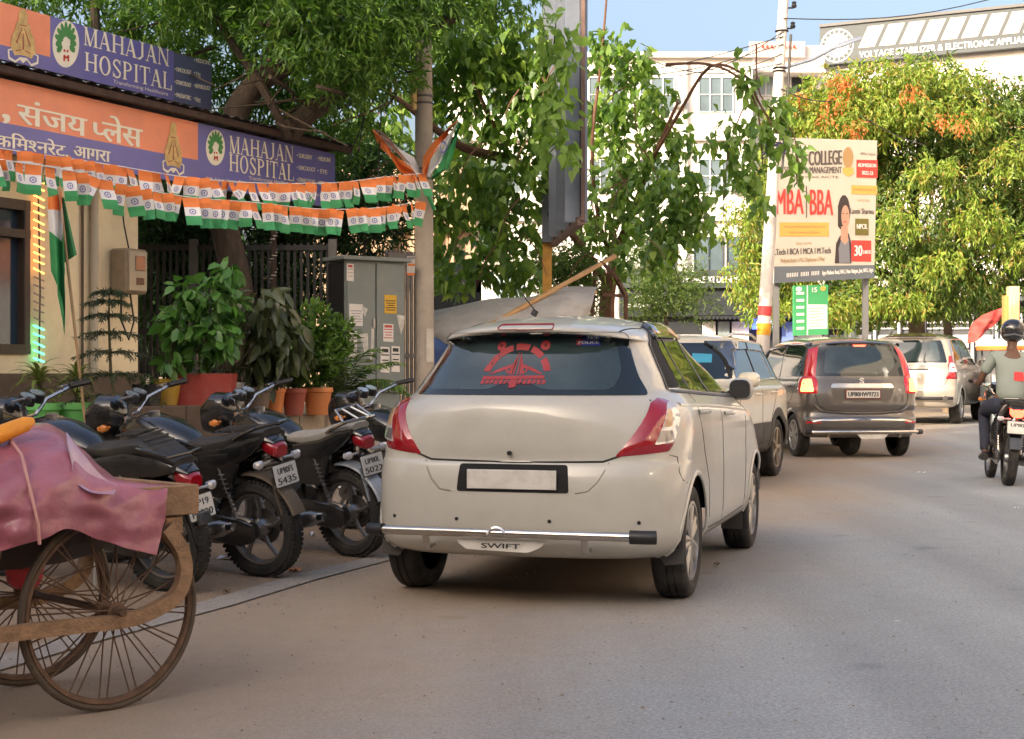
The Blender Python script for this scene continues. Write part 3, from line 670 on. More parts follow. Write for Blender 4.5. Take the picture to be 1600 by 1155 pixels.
for s_ in (1, -1):
    m_ = 'S' if s_ > 0 else 'L'
    c2.patch('side_window', [(.50, 1.16), (.72, 1.16), (.86, 1.50), (.74, 1.49)], m_, glass, off=.005, r=.02, step=.06)
    c2.patch('side_window', [(.78, 1.155), (1.52, 1.14), (1.55, 1.53), (.93, 1.52)], m_, glass, off=.006, r=.03, step=.06)
    c2.patch('side_window', [(1.60, 1.14), (2.50, 1.13), (2.48, 1.20), (2.25, 1.50), (1.63, 1.53)], m_, glass, off=.006, r=.03, step=.06)
    c2.line('window_trim', [(.46, 1.135), (1.55, 1.12), (2.70, 1.10)], m_, chrome, .012, .009)
    c2.line('window_trim', [(.50, 1.15), (.72, 1.51), (1.55, 1.545), (2.26, 1.52), (2.62, 1.16)], m_, matteblack, .05, .004)
    c2.line('window_trim', [(1.56, 1.14), (1.59, 1.54)], m_, matteblack, .07, .007)
    c2.patch('rain_visor', [(.86, 1.46), (1.55, 1.475), (1.55, 1.545), (.92, 1.535)], m_, mt('visor smoke', (.05, .05, .05)), off=.03, step=.08)
    c2.patch('rain_visor', [(1.62, 1.475), (2.18, 1.46), (2.46, 1.24), (2.50, 1.27), (2.24, 1.54), (1.62, 1.545)], m_, mt('visor smoke', (.05, .05, .05)), off=.03, step=.08)
    c2.line('door_seam', [(.84, 1.12), (.90, .92), (1.12, .70), (1.18, .45), (1.6, .42)], m_, gap, .008); c2.line('door_seam', [(1.58, 1.12), (1.60, .42), (2.6, .42), (2.66, .8), (2.66, 1.08)], m_, gap, .008)
    for y, z in ((.95, .99), (1.75, .975)):
        p, n = c2.hit(y, z, m_); mb = MB(); mb.tube([p, p+V((s_*.035, .03, 0)), p+V((s_*.035, .17, 0)), p+V((0, .20, 0))], .014, 8); mb.build('door_handle', P_brezza, c2.t)
    mb = MB(); mb.loft([(s_*.93, 2.52, 1.14, .09, .06), (s_*.96, 2.56, 1.14, .115, .085), (s_*.96, 2.66, 1.14, .105, .08), (s_*.94, 2.74, 1.14, .05, .04)], 16, p=3); mi = mb.build('wing_mirror', P_brezza, c2.t)
    mb = MB(); mb.bar((s_*.80, 2.62, 1.06), (s_*.95, 2.62, 1.09), .09, .05, .01); mb.build('mirror_arm', black, mi)
    mb = MB(); mb.tube([(s_*.60, .7, 1.615), (s_*.61, 1.0, 1.655), (s_*.61, 1.9, 1.65), (s_*.59, 2.15, 1.60)], .015, 8); mb.build('roof_rail', P_brezza, c2.t)
    c2.patch('headlamp', [(.20, .86), (.30, .88), (.36, .93), (.34, .98), (.22, .97)], 'G', clearlens, off=.004, bulge=.01, side=s_, step=.07)
    c2.patch('tail_lamp', [(.55, .92), (.82, .92), (.98, .96), (.96, 1.02), (.58, 1.04)], 'C', redlens, off=.004, bulge=.01, side=s_, step=.07)
c2.patch('grille', [(-.50, .70), (.50, .70), (.56, .90), (-.56, .90)], 'F', black, off=.004, step=.1)
c2.patch('sticker', [(.22, 1.42), (.38, 1.41), (.36, 1.32), (.21, 1.32)], 'G', mt('screen sticker', (.05, .30, .45), .4), off=.008, side=-1)

redbright = mt('bright red lens', (.60, .015, .03), .12, coat=1)
# ---------------------------------------------------------------- brown tall hatchback ahead
LW = [(.28, .08, 3.5, .68, .22, 3.8, .35, 3, 0), (.31, .02, 3.58, .76, .26, 3.8, .4, 3, 0), (.42, -.02, 3.63, .795, .28, 3.8, .42, 3, 0), (.52, -.03, 3.64, .803, .28, 3.8, .42, 3, 0), (.56, .0, 3.64, .803, .28, 3.8, .42, 3, 0), (.64, .02, 3.64, .805, .28, 3.8, .42, 3, 0),
      (.72, .0, 3.62, .81, .28, 3.8, .42, 3, 0), (.88, .01, 3.50, .81, .28, 3.8, .42, 3, 0), (.98, .03, 3.3, .805, .28, 3.6, .42, 2.8, 0), (1.04, .05, 3.1, .79, .28, 3.6, .42, 2.6, 0), (1.10, .07, 2.98, .765, .28, 3.6, .42, 2.6, 0),
      (1.30, .12, 2.72, .725, .28, 3.6, .4, 2.6, 0), (1.50, .20, 2.42, .672, .28, 3.5, .38, 2.5, 0), (1.57, .20, 2.3, .65, .30, 3.2, .36, 2.5, .01), (1.61, .19, 2.2, .62, .32, 3, .36, 2.5, .03), (1.645, .27, 2.1, .54, .34, 2.8, .36, 2.4, .04), (1.665, .5, 1.9, .38, .3, 2.5, .3, 2.3, .04), (1.675, .9, 1.5, 0, .2, 2, .2, 2, .04)]
AW = [(.60, .295, .345), (3.03, .295, .345)]
c3 = Car('tall_hatchback', 'brown tall hatchback with tail lamps lit, driving ahead in the road', (4.97, 21.75, 0), -7,
         dict(levels=LW, paint=P_wagon, arches=AW, zmin=.28, w=.81, yc=1.2, crown=(1.4, 1.6, .10)))
c3.underside(); c3.wheel_set(.30, .795, (.60, 3.03), .165, hubsilver, 'cover'); c3.arch_lips(AW, P_wagon, .05, .012)
c3.patch('rear_window', [(-.625, 1.115), (.625, 1.115), (.60, 1.52), (.55, 1.555), (-.55, 1.555), (-.60, 1.52)], 'C', glass, off=.005, r=.03, step=.06)
r3 = c3.t.children[-1]
c3.patch('glass_centre', [(-.50, 1.15), (.38, 1.15), (.50, 1.28), (.47, 1.50), (.36, 1.53), (-.38, 1.53), (-.48, 1.48)], 'C', glassA, off=.007, r=.06, step=.08, parent=r3)
c3.patch('brake_light', [(-.06, 1.515), (.10, 1.515), (.12, 1.545), (-.08, 1.545)], 'C', redlit, off=.010, step=.06)
for s_ in (1, -1):
    m_ = 'S' if s_ > 0 else 'L'
    c3.patch('tail_lamp', [(.605, 1.10), (.82, 1.10), (.80, 1.48), (.60, 1.52)], 'C', redbright, off=.004, bulge=.012, side=s_, r=.02, step=.05)
    c3.patch('tail_lamp', [(.56, .875), (.96, .875), (.95, 1.10), (.62, 1.12), (.57, 1.04)], 'C', redbright, off=.004, bulge=.02, side=s_, r=.03, step=.05)
    t3 = c3.t.children[-1]
    c3.patch('lit_lens', [(.61, .90), (.82, .90), (.80, 1.06), (.66, 1.07)], 'C', mt('lit lamp', (1, .30, .09), .3, em=1.8), off=.026, side=s_, r=.03, parent=t3, step=.05)
    c3.patch('reflector', [(.52, .475), (.72, .475), (.72, .50), (.52, .50)], 'C', redbright, off=.004, side=s_)
    c3.patch('side_window', [(.30, 1.12), (1.22, 1.10), (1.26, 1.54), (.42, 1.53)], m_, glass, off=.005, r=.04, step=.08)
    c3.patch('side_window', [(1.30, 1.10), (2.35, 1.07), (2.30, 1.16), (2.08, 1.48), (1.34, 1.54)], m_, glass, off=.005, r=.04, step=.08)
    c3.line('rain_visor', [(.34, 1.54), (1.2, 1.56), (2.1, 1.50), (2.3, 1.22)], m_, mt('visor smoke', (.05, .05, .05)), .05, .02, h=.01)
    c3.line('door_seam', [(.40, 1.08), (.62, .80), (.98, .65), (1.04, .36), (2.4, .36), (2.46, 1.0)], m_, gap, .008); c3.line('door_seam', [(1.28, 1.10), (1.30, .36)], m_, gap, .008)
    for y in (.62, 1.45):
        p, n = c3.hit(y, .98, m_); mb = MB(); mb.tube([p, p+V((s_*.035, .03, 0)), p+V((s_*.035, .15, 0)), p+V((0, .18, 0))], .014, 8); mb.build('door_handle', P_wagon, c3.t)
    mb = MB(); mb.loft([(s_*.88, 2.30, 1.12, .10, .07), (s_*.89, 2.40, 1.12, .10, .075), (s_*.87, 2.46, 1.12, .05, .04)], 14, p=3); mb.build('wing_mirror', P_wagon, c3.t)
c3.line('tailgate_seam', [(-.63, 1.08), (-.60, .90), (-.56, .74), (-.46, .655), (-.2, .635), (.2, .635), (.46, .655), (.56, .74), (.60, .90), (.63, 1.08)], 'C', gap, .010)
c3.line('bumper_crease', [(-.60, .72), (-.50, .63), (-.2, .605), (.2, .605), (.50, .63), (.60, .72)], 'C', P_wagon, .03, .003, h=.012)
c3.patch('garnish', [(-.40, .955), (.40, .955), (.38, 1.01), (-.38, 1.01)], 'C', chrome, off=.012, r=.01, step=.08)
c3.patch('plate_recess', [(-.40, .94), (.40, .94), (.34, .78), (-.34, .78)], 'C', mt('recess', (.10, .085, .07), .5), off=.003, r=.04, step=.08)
y0 = c3.hit(0, .87, 'R')[0].y
mb = MB(); mb.box((0, y0-.016, .870), (.50, .012, .125)); mb.build('plate_frame', mt('plate frame', (.18, .03, .02), .5), c3.t)
mb = MB(); mb.box((0, y0-.020, .870), (.47, .012, .10)); pl = mb.build('number_plate', plate_w, c3.t)
mb = MB(); text(mb, 'UP80HW9723', frame((-.215, y0-.0275, .84), (1, 0, 0), (0, -1, 0)), .062, .43, .05); mb.build('lettering', ink, pl, smooth=0)
mb = MB()                                         # angular letter-S emblem
for q in ([(-.03, .025), (.0, .045), (.033, .028), (.03, .012), (.0, .028), (-.015, .018), (.033, -.012), (.03, -.028), (.01, -.012), (-.03, .01)],): mb.prism([(x, y) for x, y in q], 0, .006, frame((0, c3.hit(0, 1.055, 'R')[0].y-.006, 1.05), (1, 0, 0), (0, -1, 0))); mb.prism([(-x, -y) for x, y in q], 0, .006, frame((0, c3.hit(0, 1.055, 'R')[0].y-.007, 1.05), (1, 0, 0), (0, -1, 0)))
mb.build('emblem', mt('bright emblem', (.8, .8, .78), .25, .5), c3.t)
c3.line('bumper_trim', [(-.62, .49), (-.50, .52), (0, .535), (.50, .52), (.62, .49)], 'C', chrome, .03, .004, h=.004)
mb = MB(); mb.tube([(-.80, -.04, .36), (-.72, -.10, .36), (0, -.12, .365), (.72, -.10, .36), (.80, -.04, .36)], .026, 12); bar = mb.build('bumper_bar', chrome, c3.t)
for x in (-.5, .5):
    mb = MB(); mb.bar((x, -.11, .36), (x, -.02, .29), .04, .02); mb.build('bracket', chrome, bar)
for x in (-.79, .79):
    mb = MB(); mb.tube([(x*.93, -.09, .36), (x*1.02, -.035, .36)], .036, 12); mb.build('bar_end', black, bar)
mb = MB(); mb.prism([(-.22, 0), (.22, 0), (.16, -.06), (-.16, -.06)], 0, .006, frame((.1, -.10, .33), (1, 0, 0), (0, -1, 0))); mb.build('name_tag', plate_w, c3.t)
mb = MB(); mb.lathe([(.03, -.08), (.26, -.08), (.29, -.03), (.29, .03), (.26, .08), (.03, .08)], 24, (0, .55, .30), 'x'); mb.build('spare_wheel', rubber, c3.t)

# ---------------------------------------------------------------- silver people carrier on the right
LI = [(.32, .10, 4.4, .76, .26, 3.6, .35, 3, 0), (.36, .03, 4.5, .84, .3, 3.6, .4, 3, 0), (.50, 0, 4.56, .875, .32, 3.6, .42, 2.8, 0), (.66, .0, 4.56, .88, .32, 3.6, .42, 2.6, 0), (.72, .03, 4.54, .88, .32, 3.6, .42, 2.6, 0),
      (.95, .05, 4.3, .88, .34, 3.4, .42, 2.4, 0), (1.04, .07, 3.9, .872, .34, 3.4, .42, 2.4, 0), (1.10, .10, 3.5, .845, .34, 3.4, .42, 2.4, 0), (1.16, .13, 3.36, .82, .34, 3.4, .42, 2.4, 0), (1.36, .20, 3.0, .77, .33, 3.4, .4, 2.4, 0),
      (1.58, .30, 2.62, .71, .32, 3.3, .38, 2.4, 0), (1.65, .28, 2.48, .69, .34, 3, .36, 2.4, .01), (1.69, .26, 2.36, .66, .36, 2.8, .36, 2.4, .03), (1.735, .36, 2.2, .55, .36, 2.6, .34, 2.4, .04), (1.755, .6, 2.0, .36, .3, 2.4, .3, 2.3, .04), (1.765, 1.0, 1.6, 0, .2, 2, .2, 2, .04)]
AI = [(.85, .33, .385), (3.60, .33, .385)]
c4 = Car('people_carrier', 'silver beige people carrier right of the brown hatchback', (7.80, 30.3, .19), 25,
         dict(levels=LI, paint=P_innova, arches=AI, zmin=.32, w=.88, yc=1.4, crown=(1.5, 1.7, .08)))
c4.underside(); c4.wheel_set(.335, .87, (.85, 3.60), .20, alloysil, 'alloy'); c4.arch_lips(AI, P_innova, .05, .012)
c4.patch('rear_window', [(-.74, 1.17), (.74, 1.17), (.68, 1.60), (-.68, 1.60)], 'C', glass, off=.005, r=.04, step=.08)
r4 = c4.t.children[-1]
c4.patch('glass_centre', [(-.60, 1.20), (.60, 1.20), (.57, 1.56), (-.57, 1.56)], 'C', glassA, off=.007, r=.05, step=.1, parent=r4)
c4.patch('spoiler', [(-.60, 1.665), (.60, 1.665), (.58, 1.72), (-.58, 1.72)], 'C', mt('spoiler maroon', (.04, .015, .015), .3, coat=1), off=.02, r=.02, step=.08)
for s_ in (1, -1):
    m_ = 'S' if s_ > 0 else 'L'
    c4.patch('tail_lamp', [(.66, .86), (.96, .86), (.93, 1.05), (.90, 1.30), (.80, 1.30), (.75, 1.08)], 'C', redlens, off=.004, bulge=.02, side=s_, r=.02, step=.06)
    t4 = c4.t.children[-1]
    c4.patch('clear_lens', [(.72, .99), (.93, .99), (.91, 1.16), (.79, 1.16)], 'C', clearlens, off=.025, side=s_, r=.02, step=.06, parent=t4)
    c4.patch('side_window', [(.42, 1.18), (1.25, 1.16), (1.25, 1.62), (.55, 1.60)], m_, glass, off=.005, r=.05, step=.08)
    c4.patch('side_window', [(1.33, 1.16), (2.20, 1.14), (2.20, 1.62), (1.33, 1.62)], m_, glass, off=.005, r=.04, step=.08)
    c4.patch('side_window', [(2.28, 1.14), (3.10, 1.12), (3.02, 1.20), (2.60, 1.56), (2.28, 1.61)], m_, glass, off=.005, r=.04, step=.08)
    c4.line('door_seam', [(1.29, 1.16), (1.29, .75), (1.40, .40), (3.05, .40), (3.14, 1.08)], m_, gap, .009); c4.line('door_seam', [(2.24, 1.14), (2.24, .40)], m_, gap, .009)
    c4.line('side_moulding', [(1.45, .56), (3.0, .56)], m_, P_innova, .05, .004, h=.012)
    for y in (1.42, 2.38):
        p, n = c4.hit(y, 1.0, m_); mb = MB(); mb.tube([p, p+V((s_*.035, .03, 0)), p+V((s_*.035, .17, 0)), p+V((0, .20, 0))], .015, 8); mb.build('door_handle', P_innova, c4.t)
    mb = MB(); mb.loft([(s_*.98, 2.90, 1.17, .12, .09), (s_*.99, 2.98, 1.17, .12, .10), (s_*.96, 3.08, 1.17, .06, .05)], 16, p=3); mi = mb.build('wing_mirror', P_innova, c4.t)
    mb = MB(); mb.loft([(s_*.985, 2.888, 1.17, .10, .075), (s_*.985, 2.90, 1.17, .10, .075)], 16, p=3); mb.build('mirror_glass', chrome, mi)
c4.line('tailgate_seam', [(-.76, 1.15), (-.70, .85), (-.60, .72), (0, .71), (.60, .72), (.70, .85), (.76, 1.15)], 'C', gap, .010)
c4.line('garnish', [(-.38, 1.04), (.38, 1.04)], 'R', chrome, .03, .008, h=.01)
y0 = c4.hit(0, .9, 'R')[0].y
mb = MB(); mb.box((0, y0-.014, .93), (.50, .012, .11)); mb.build('number_plate', plate_w, c4.t)
mb = MB(); mb.tube([(-.84, 0, .50), (-.7, -.07, .50), (.7, -.07, .50), (.84, 0, .50)], .03, 12); bar = mb.build('bumper_bar', black, c4.t)
for x in (-.72, .72):
    mb = MB(); mb.cyl((x, -.12, .50), (x, -.05, .50), .045, 12); mb.build('bar_end', chrome, bar)

for c_, k_ in ((c3, 1.045), (c4, 1.04)): c_.t.scale = (k_,)*3
# ---------------------------------------------------------------- three plainer cars half hidden behind the others
def plain_car(name, label, loc, yaw, paint, lv, ar, face, H=1):
    lv = [(z*H, *q) for z, *q in lv]
    c = Car(name, label, loc, yaw, dict(levels=lv, paint=paint, arches=ar, zmin=lv[0][0], w=lv[3][3], yc=1.3, yg=1.2))
    c.underside(); c.wheel_set(.30, lv[3][3]-.01, [a[0] for a in ar], .18, hubsilver, 'alloy')
    c.patch('windscreen', [(-.44, 1.14*H), (.44, 1.14*H), (.62, 1.43*H), (-.62, 1.43*H)], 'G', glass, off=.005, r=.05, step=.1)
    c.patch('rear_window', [(-.62, 1.13*H), (.62, 1.13*H), (.56, 1.42*H), (-.56, 1.42*H)], 'C', glass, off=.005, r=.05, step=.1)
    for s_ in (1, -1):
        m_ = 'S' if s_ > 0 else 'L'
        c.patch('side_window', [(.62, 1.15*H), (1.5, 1.12*H), (1.5, 1.45*H), (.90, 1.43*H)], m_, glass, off=.005, r=.04, step=.1)
        c.patch('side_window', [(1.58, 1.12*H), (2.5, 1.10*H), (2.1, 1.41*H), (1.58, 1.45*H)], m_, glass, off=.005, r=.04, step=.1)
        c.patch('headlamp', [(.18, .82*H), (.30, .84*H), (.34, .92*H), (.22, .93*H)], 'G', clearlens, off=.005, bulge=.01, side=s_, step=.08)
        c.patch('tail_lamp', [(.55, .82*H), (.86, .84*H), (.95, 1.02*H), (.75, 1.03*H)], 'C', redlens, off=.005, bulge=.01, side=s_, step=.08)
        mb = MB(); mb.loft([(s_*.92, 2.44, 1.12, .09, .06), (s_*.92, 2.54, 1.12, .09, .07)], 12, p=3); mb.build('wing_mirror', paint, c.t)
        c.line('door_seam', [(1.54, 1.08*H), (1.56, .38)], m_, gap, .01)
    c.patch('grille', [(-.4, .60*H), (.4, .60*H), (.45, .80*H), (-.45, .80*H)], 'F', black, off=.005, step=.1)
    return c
plain_car('parked_car', 'plain white car glimpsed between the SUV and the brown hatchback', (6.1, 35.5, .22), 20, P_white, LV, AR, 'R')
plain_car('parked_car', 'white car glimpsed between the people carrier and the motorcyclist', (11.6, 35.0, .22), 196, P_white, LV, AR, 'F')
# ================================================================ motorbikes
mblack = mt('motorbike black', (.010, .010, .011), .22, coat=.7, dirt=(.09, .075, .055), da=.4, ds=5)
seatblack = mt('seat vinyl', (.022, .020, .019), .55, bump=.2, bs=90, dirt=(.10, .085, .06), da=.35, ds=4)
seatgrey = mt('grey seat cover', (.34, .32, .28), .6, bump=.2, bs=90, dirt=(.16, .13, .10), da=.5, ds=4)
engine = mt('engine metal', (.10, .095, .09), .5, .7, dirt=(.12, .09, .06), da=.6, ds=9)
fendergrey = mt('grey mudguard', (.30, .34, .38), .4, coat=.4, dirt=(.2, .16, .12), da=.5, ds=8)
fenderbrown = mt('dusty mudguard', (.10, .075, .05), .7, dirt=(.16, .12, .08), da=.7, ds=8)
gauge = mt('gauge glass', (.32, .36, .42), .08, .4, coat=1)
skin_dummy = None
def ring(mb, c, r0, r1, z0, z1, n=28): mb.lathe([(r0, z0), (r1, z0), (r1, z1), (r0, z1), (r0, z0)], n, c, 'x')
def moto_wheel(t, y, r, tw, nm='wheel', spokes=5):
    me = _tm.get(('mt', r, tw))
    if not me:
        mb = MB(); h = tw/2; ri = r-.085
        mb.lathe([(ri, -h*.7), (ri+.02, -h), (r-.03, -h), (r-.008, -h*.6), (r, 0), (r-.008, h*.6), (r-.03, h), (ri+.02, h), (ri, h*.7), (ri-.004, 0), (ri, -h*.7)], 44, axis='x')
        nb = 60                                     # tread blocks
        for k in range(nb):
            a = 2*pi*k/nb
            for sg in (-1, 1):
                c_ = V((sg*h*.55, (r-.0115)*cos(a), (r-.0115)*sin(a))); mb.box(c_, (h*.75, .020, .012), M.Rotation(a, 3, 'X') @ M.Rotation(sg*.4, 3, 'Z') if 0 else M.Rotation(a-pi/2, 3, 'X'))
        me = _tm[('mt', r, tw)] = mb.mesh('tyre', rubber)
    wo = obj(nm, me, t, (0, y, r))
    me = _tm.get(('mr', r, spokes))
    if not me:
        mb = MB(); ri = r-.085
        mb.lathe([(ri+.006, -.032), (ri-.012, -.028), (ri-.022, 0), (ri-.012, .028), (ri+.006, .032)], 36, axis='x')
        mb.lathe([(.0, -.06), (.05, -.058), (.06, -.03), (.06, .03), (.05, .058), (0, .06)], 20, axis='x')
        for k in range(spokes):
            a = 2*pi*k/spokes+.3; u = V((0, cos(a), sin(a))); q = V((0, -sin(a), cos(a)))
            mb.tube([u*.05, u*.5*(ri)+q*.012, u*(ri-.01)], [.020, .014, .016], 6)
        me = _tm[('mr', r, spokes)] = mb.mesh('alloy', steel if spokes == 5 else alloydust)
    obj('rim', me, wo)
    mb = MB(); mb.lathe([(.045, .05), (.105, .055), (.105, .060), (.045, .065)], 24, axis='x'); d = mb.build('brake_drum', engine, wo)
    return wo
def motorbike(name, label, loc, yaw, seatm=seatblack, fend=mblack, plate=('UP80', 'FS5435'), rack=False, lit=False, lean=7, steer=0, group='motorbikes parked in a row', drop=0, mirrors=False, tail=.62):
    t = thing(name, label, 'motorbike', loc, -R(yaw), group); t.rotation_euler = (0, R(-lean), -R(yaw))
    r = .30; moto_wheel(t, 0, r, .10, 'rear_wheel'); fy = 1.27
    fk = bpy.data.objects.new('front_fork', None)
    mb = MB()
    for s_ in (-1, 1):
        mb.tube([(s_*.075, 0, 0), (s_*.075, -.10, .26), (s_*.075, -.24, .62)], [.020, .024, .017], 10)
    mb.tube([(-.10, -.22, .58), (.10, -.22, .58)], .022, 8)
    fk = mb.build('front_fork', steel, t); fk.location = (0, fy, r); fk.rotation_euler.z = R(steer)
    wf = moto_wheel(fk, 0, r, .08, 'front_wheel'); wf.location = (0, 0, 0)
    mb = MB(); mb.lathe([(r+.025, -.045), (r+.035, -.03), (r+.04, 0), (r+.035, .03), (r+.025, .045), (r+.022, .044), (r+.03, 0), (r+.022, -.044), (r+.025, -.045)], 18, axis='x', a0=pi*.20, a1=pi*.92); mb.build('mudguard', fend if fend is fendergrey else mblack, fk)
    # frame
    mb = MB()
    mb.tube([(0, 1.02, .86), (0, .62, .72), (0, .30, .66), (0, -.22, .80)], .022, 8); mb.tube([(0, 1.0, .80), (0, .92, .45), (0, .80, .28), (0, .45, .27), (0, .40, .62)], .020, 8)
    for s_ in (-1, 1): mb.tube([(s_*.10, 0, r), (s_*.10, .28, .31), (s_*.09, .42, .36)], .020, 8)
    mb.build('frame', mblack, t)
    for s_ in (-1, 1):
        mb = MB(); a = V((s_*.115, .02, .34)); b = V((s_*.12, .16, .70)); mb.tube([a, b], .014, 8)
        d = (b-a)
        for k in range(9): mb.lathe([(.020, -.004), (.029, 0), (.020, .004)], 10, a+d*(.25+.075*k), 'z')
        mb.build('shock_absorber', steel, t)
    # engine
    mb = MB(); mb.loft([(0, .42, .36, .11, .09), (0, .50, .37, .135, .13), (0, .66, .36, .135, .12), (0, .76, .36, .10, .08)], 16, p=3.2); eng = mb.build('engine', engine, t)
    mb = MB()
    for k in range(8): mb.box((0, .70+.012*k, .46+.022*k), (.19, .13, .008), M.Rotation(-.5, 3, 'X'))
    mb.box((0, .75, .55), (.12, .09, .2), M.Rotation(-.5, 3, 'X'), .01); mb.build('cylinder_fins', engine, eng)
    for s_ in (-1, 1):
        mb = MB(); mb.cyl((s_*.12, .62, .36), (s_*.16, .62, .36), .085, 20); mb.cyl((s_*.15, .48, .36), (s_*.165, .48, .36), .05, 16); mb.build('engine_cover', engine, eng)
    mb = MB(); mb.tube([(.06, .84, .56), (.11, .86, .42), (.14, .74, .25), (.15, .35, .22), (.16, .15, .25)], .020, 10); mb.tube([(.16, .22, .245), (.16, .14, .255), (.165, -.26, .33), (.165, -.32, .34)], [.026, .045, .048, .030], 14); mb.build('exhaust', steel, t, fix=True)
    mb = MB(); mb.tube([(.165, -.30, .337), (.165, -.36, .347)], [.030, .026], 12, cap=False); mb.build('exhaust_tip', chrome, t)
    mb = MB(); mb.loft([(-.125, -.06, r, .012, .05), (-.125, .05, r, .018, .085), (-.12, .45, .34, .018, .085), (-.12, .52, .34, .012, .05)], 12, p=3); mb.build('chain_cover', mblack, t)
    # tank, side panels, seat, tail
    mb = MB(); mb.loft([(0, .40, .78, .06, .04), (0, .46, .79, .10, .085), (0, .62, .83, .145, .12), (0, .80, .86, .155, .125), (0, .93, .85, .12, .11), (0, 1.0, .83, .06, .06)], 20, p=2.6); tk = mb.build('fuel_tank', mblack, t)
    mb = MB(); mb.cyl((0, .76, .96), (0, .76, .995), .036, 16); mb.build('fuel_cap', steel, tk)
    for s_ in (-1, 1):
        mb = MB(); mb.prism(rnd([(.12, .50), (.44, .52), (.46, .70), (.20, .74), (-.05, .72)], .04), -.014, .014, frame((s_*.115, 0, 0), (0, 1, 0), (s_, 0, 0)) if s_ > 0 else M(((0, 0, 1, -.115), (1, 0, 0, 0), (0, 1, 0, 0), (0, 0, 0, 1)))); mb.build('side_panel', mblack, t, fix=True)
        mb = MB(); mb.loft([(s_*.09, -.34, .86, .022, .02), (s_*.105, -.2, .82, .03, .055), (s_*.115, .1, .74, .028, .075), (s_*.11, .35, .72, .02, .05)], 12); mb.build('tail_panel', mblack, t)
    mb = MB(); mb.loft([(0, .50, .80, .05, .02), (0, .42, .80, .095, .035), (0, .25, .80, .12, .045), (0, .08, .825, .13, .052), (0, -.04, .85, .13, .052), (0, -.24, .875, .115, .045), (0, -.34, .885, .08, .022)], 20, p=2.8); seat = mb.build('seat', seatm, t)
    if seatm is seatblack:
        for k in range(9):
            y = -.22+.05*k; mb = MB(); mb.tube([(-.10, y, .905-.06*max(0, y)), (0, y-.02, .918-.06*max(0, y)), (.10, y, .905-.06*max(0, y))], .006, 5); mb.build('seat_rib', seatm, seat)
    # rear mudguard, lamp, plate
    mb = MB(); mb.lathe([(r+.03, -.06), (r+.04, -.05), (r+.045, 0), (r+.04, .05), (r+.03, .06), (r+.026, .055), (r+.036, 0), (r+.026, -.055), (r+.03, -.06)], 18, (0, 0, r), 'x', a0=pi*.45, a1=pi*.90); mg = mb.build('mudguard', fend, t)
    mb = MB(); mb.bar((0, -.35, .62), (0, -.44, .40), .13, .012, .004, up=V((0, 1, .3))); mb.build('mud_flap', fend, mg)
    mb = MB(); mb.loft([(0, -.44, .775, .045, .035), (0, -.42, .78, .065, .045), (0, -.34, .80, .075, .05), (0, -.30, .81, .07, .045)], 16, p=3); mb.build('tail_lamp', redlit if lit else redlens, t)
    mb = MB(); mb.loft([(0, -.42, .825, .05, .01), (0, -.30, .86, .09, .03), (0, -.15, .86, .10, .03)], 12, p=3); mb.build('tail_cowl', mblack, t)
    for s_ in (-1, 1):
        mb = MB(); mb.tube([(s_*.06, -.36, .72), (s_*.14, -.38, .72)], .009, 6); mb.loft([(s_*.165, -.40, .72, .018, .012), (s_*.165, -.385, .72, .036, .026), (s_*.165, -.35, .72, .034, .024), (s_*.165, -.33, .72, .012, .01)], 12); mb.build('indicator', clearlens, t)
    fr = frame((0, -.455, .635), (1, 0, 0), (0, -1, .25)); mb = MB(); mb.prism(rnd([(-.10, -.065), (.10, -.065), (.10, .065), (-.10, .065)], .01), 0, .004, fr); pl = mb.build('number_plate', plate_w, t)
    mb = MB(); mb.prism(rnd([(-.107, -.072), (.107, -.072), (.107, .072), (-.107, .072)], .01), -.004, -.001, fr); mb.build('plate_frame', black, t)
    mb = MB(); any(plate) and text(mb, plate[0], fr @ M.Translation((-.07, .008, .005)), .038, .14, .05); any(plate) and text(mb, plate[1], fr @ M.Translation((-.085, -.052, .005)), .040, .17, .05); any(plate) and mb.build('lettering', ink, pl, smooth=0)
    mb = MB(); mb.tube([(0, -.30, .74), (0, -.43, .70), (0, -.44, .60)], .012, 6); mb.build('plate_bracket', black, t)
    # grab rail
    mb = MB(); mb.tube([(-.11, .02, .84), (-.14, -.12, .88), (-.13, -.34, .93), (0, -.42, .94), (.13, -.34, .93), (.14, -.12, .88), (.11, .02, .84)], .011, 8)
    if rack: mb.tube([(-.13, -.30, .93), (-.10, -.16, 1.0), (.10, -.16, 1.0), (.13, -.30, .93)], .010, 8); mb.tube([(-.05, -.40, .94), (-.04, -.16, 1.0)], .008, 6); mb.tube([(.05, -.40, .94), (.04, -.16, 1.0)], .008, 6)
    mb.build('grab_rail', chrome if rack else mblack, t)
    # handlebar group follows the fork
    hb = MB(); hb.tube([(-.36, -.46, .80), (-.28, -.42, .80), (-.14, -.30, .74), (-.06, -.26, .66), (.06, -.26, .66), (.14, -.30, .74), (.28, -.42, .80), (.36, -.46, .80)], .011, 8); h = hb.build('handlebar', chrome, fk)
    for s_ in (-1, 1):
        mb = MB(); mb.tube([(s_*.24, -.40, .795), (s_*.37, -.465, .80)], .018, 10); mb.build('grip', black, h)
        mb = MB(); mb.tube([(s_*.21, -.37, .80), (s_*.27, -.31, .79), (s_*.38, -.38, .79)], .007, 6); mb.build('lever', steel, h)
        if mirrors: mb = MB(); mb.tube([(s_*.20, -.36, .80), (s_*.26, -.33, .93), (s_*.30, -.34, .98)], .006, 6); mb.loft([(s_*.33, -.375, .99, .03, .02), (s_*.33, -.365, .99, .062, .04), (s_*.33, -.34, .99, .06, .038), (s_*.33, -.32, .99, .03, .02)], 14, p=2.6); mi = mb.build('mirror', black, h)
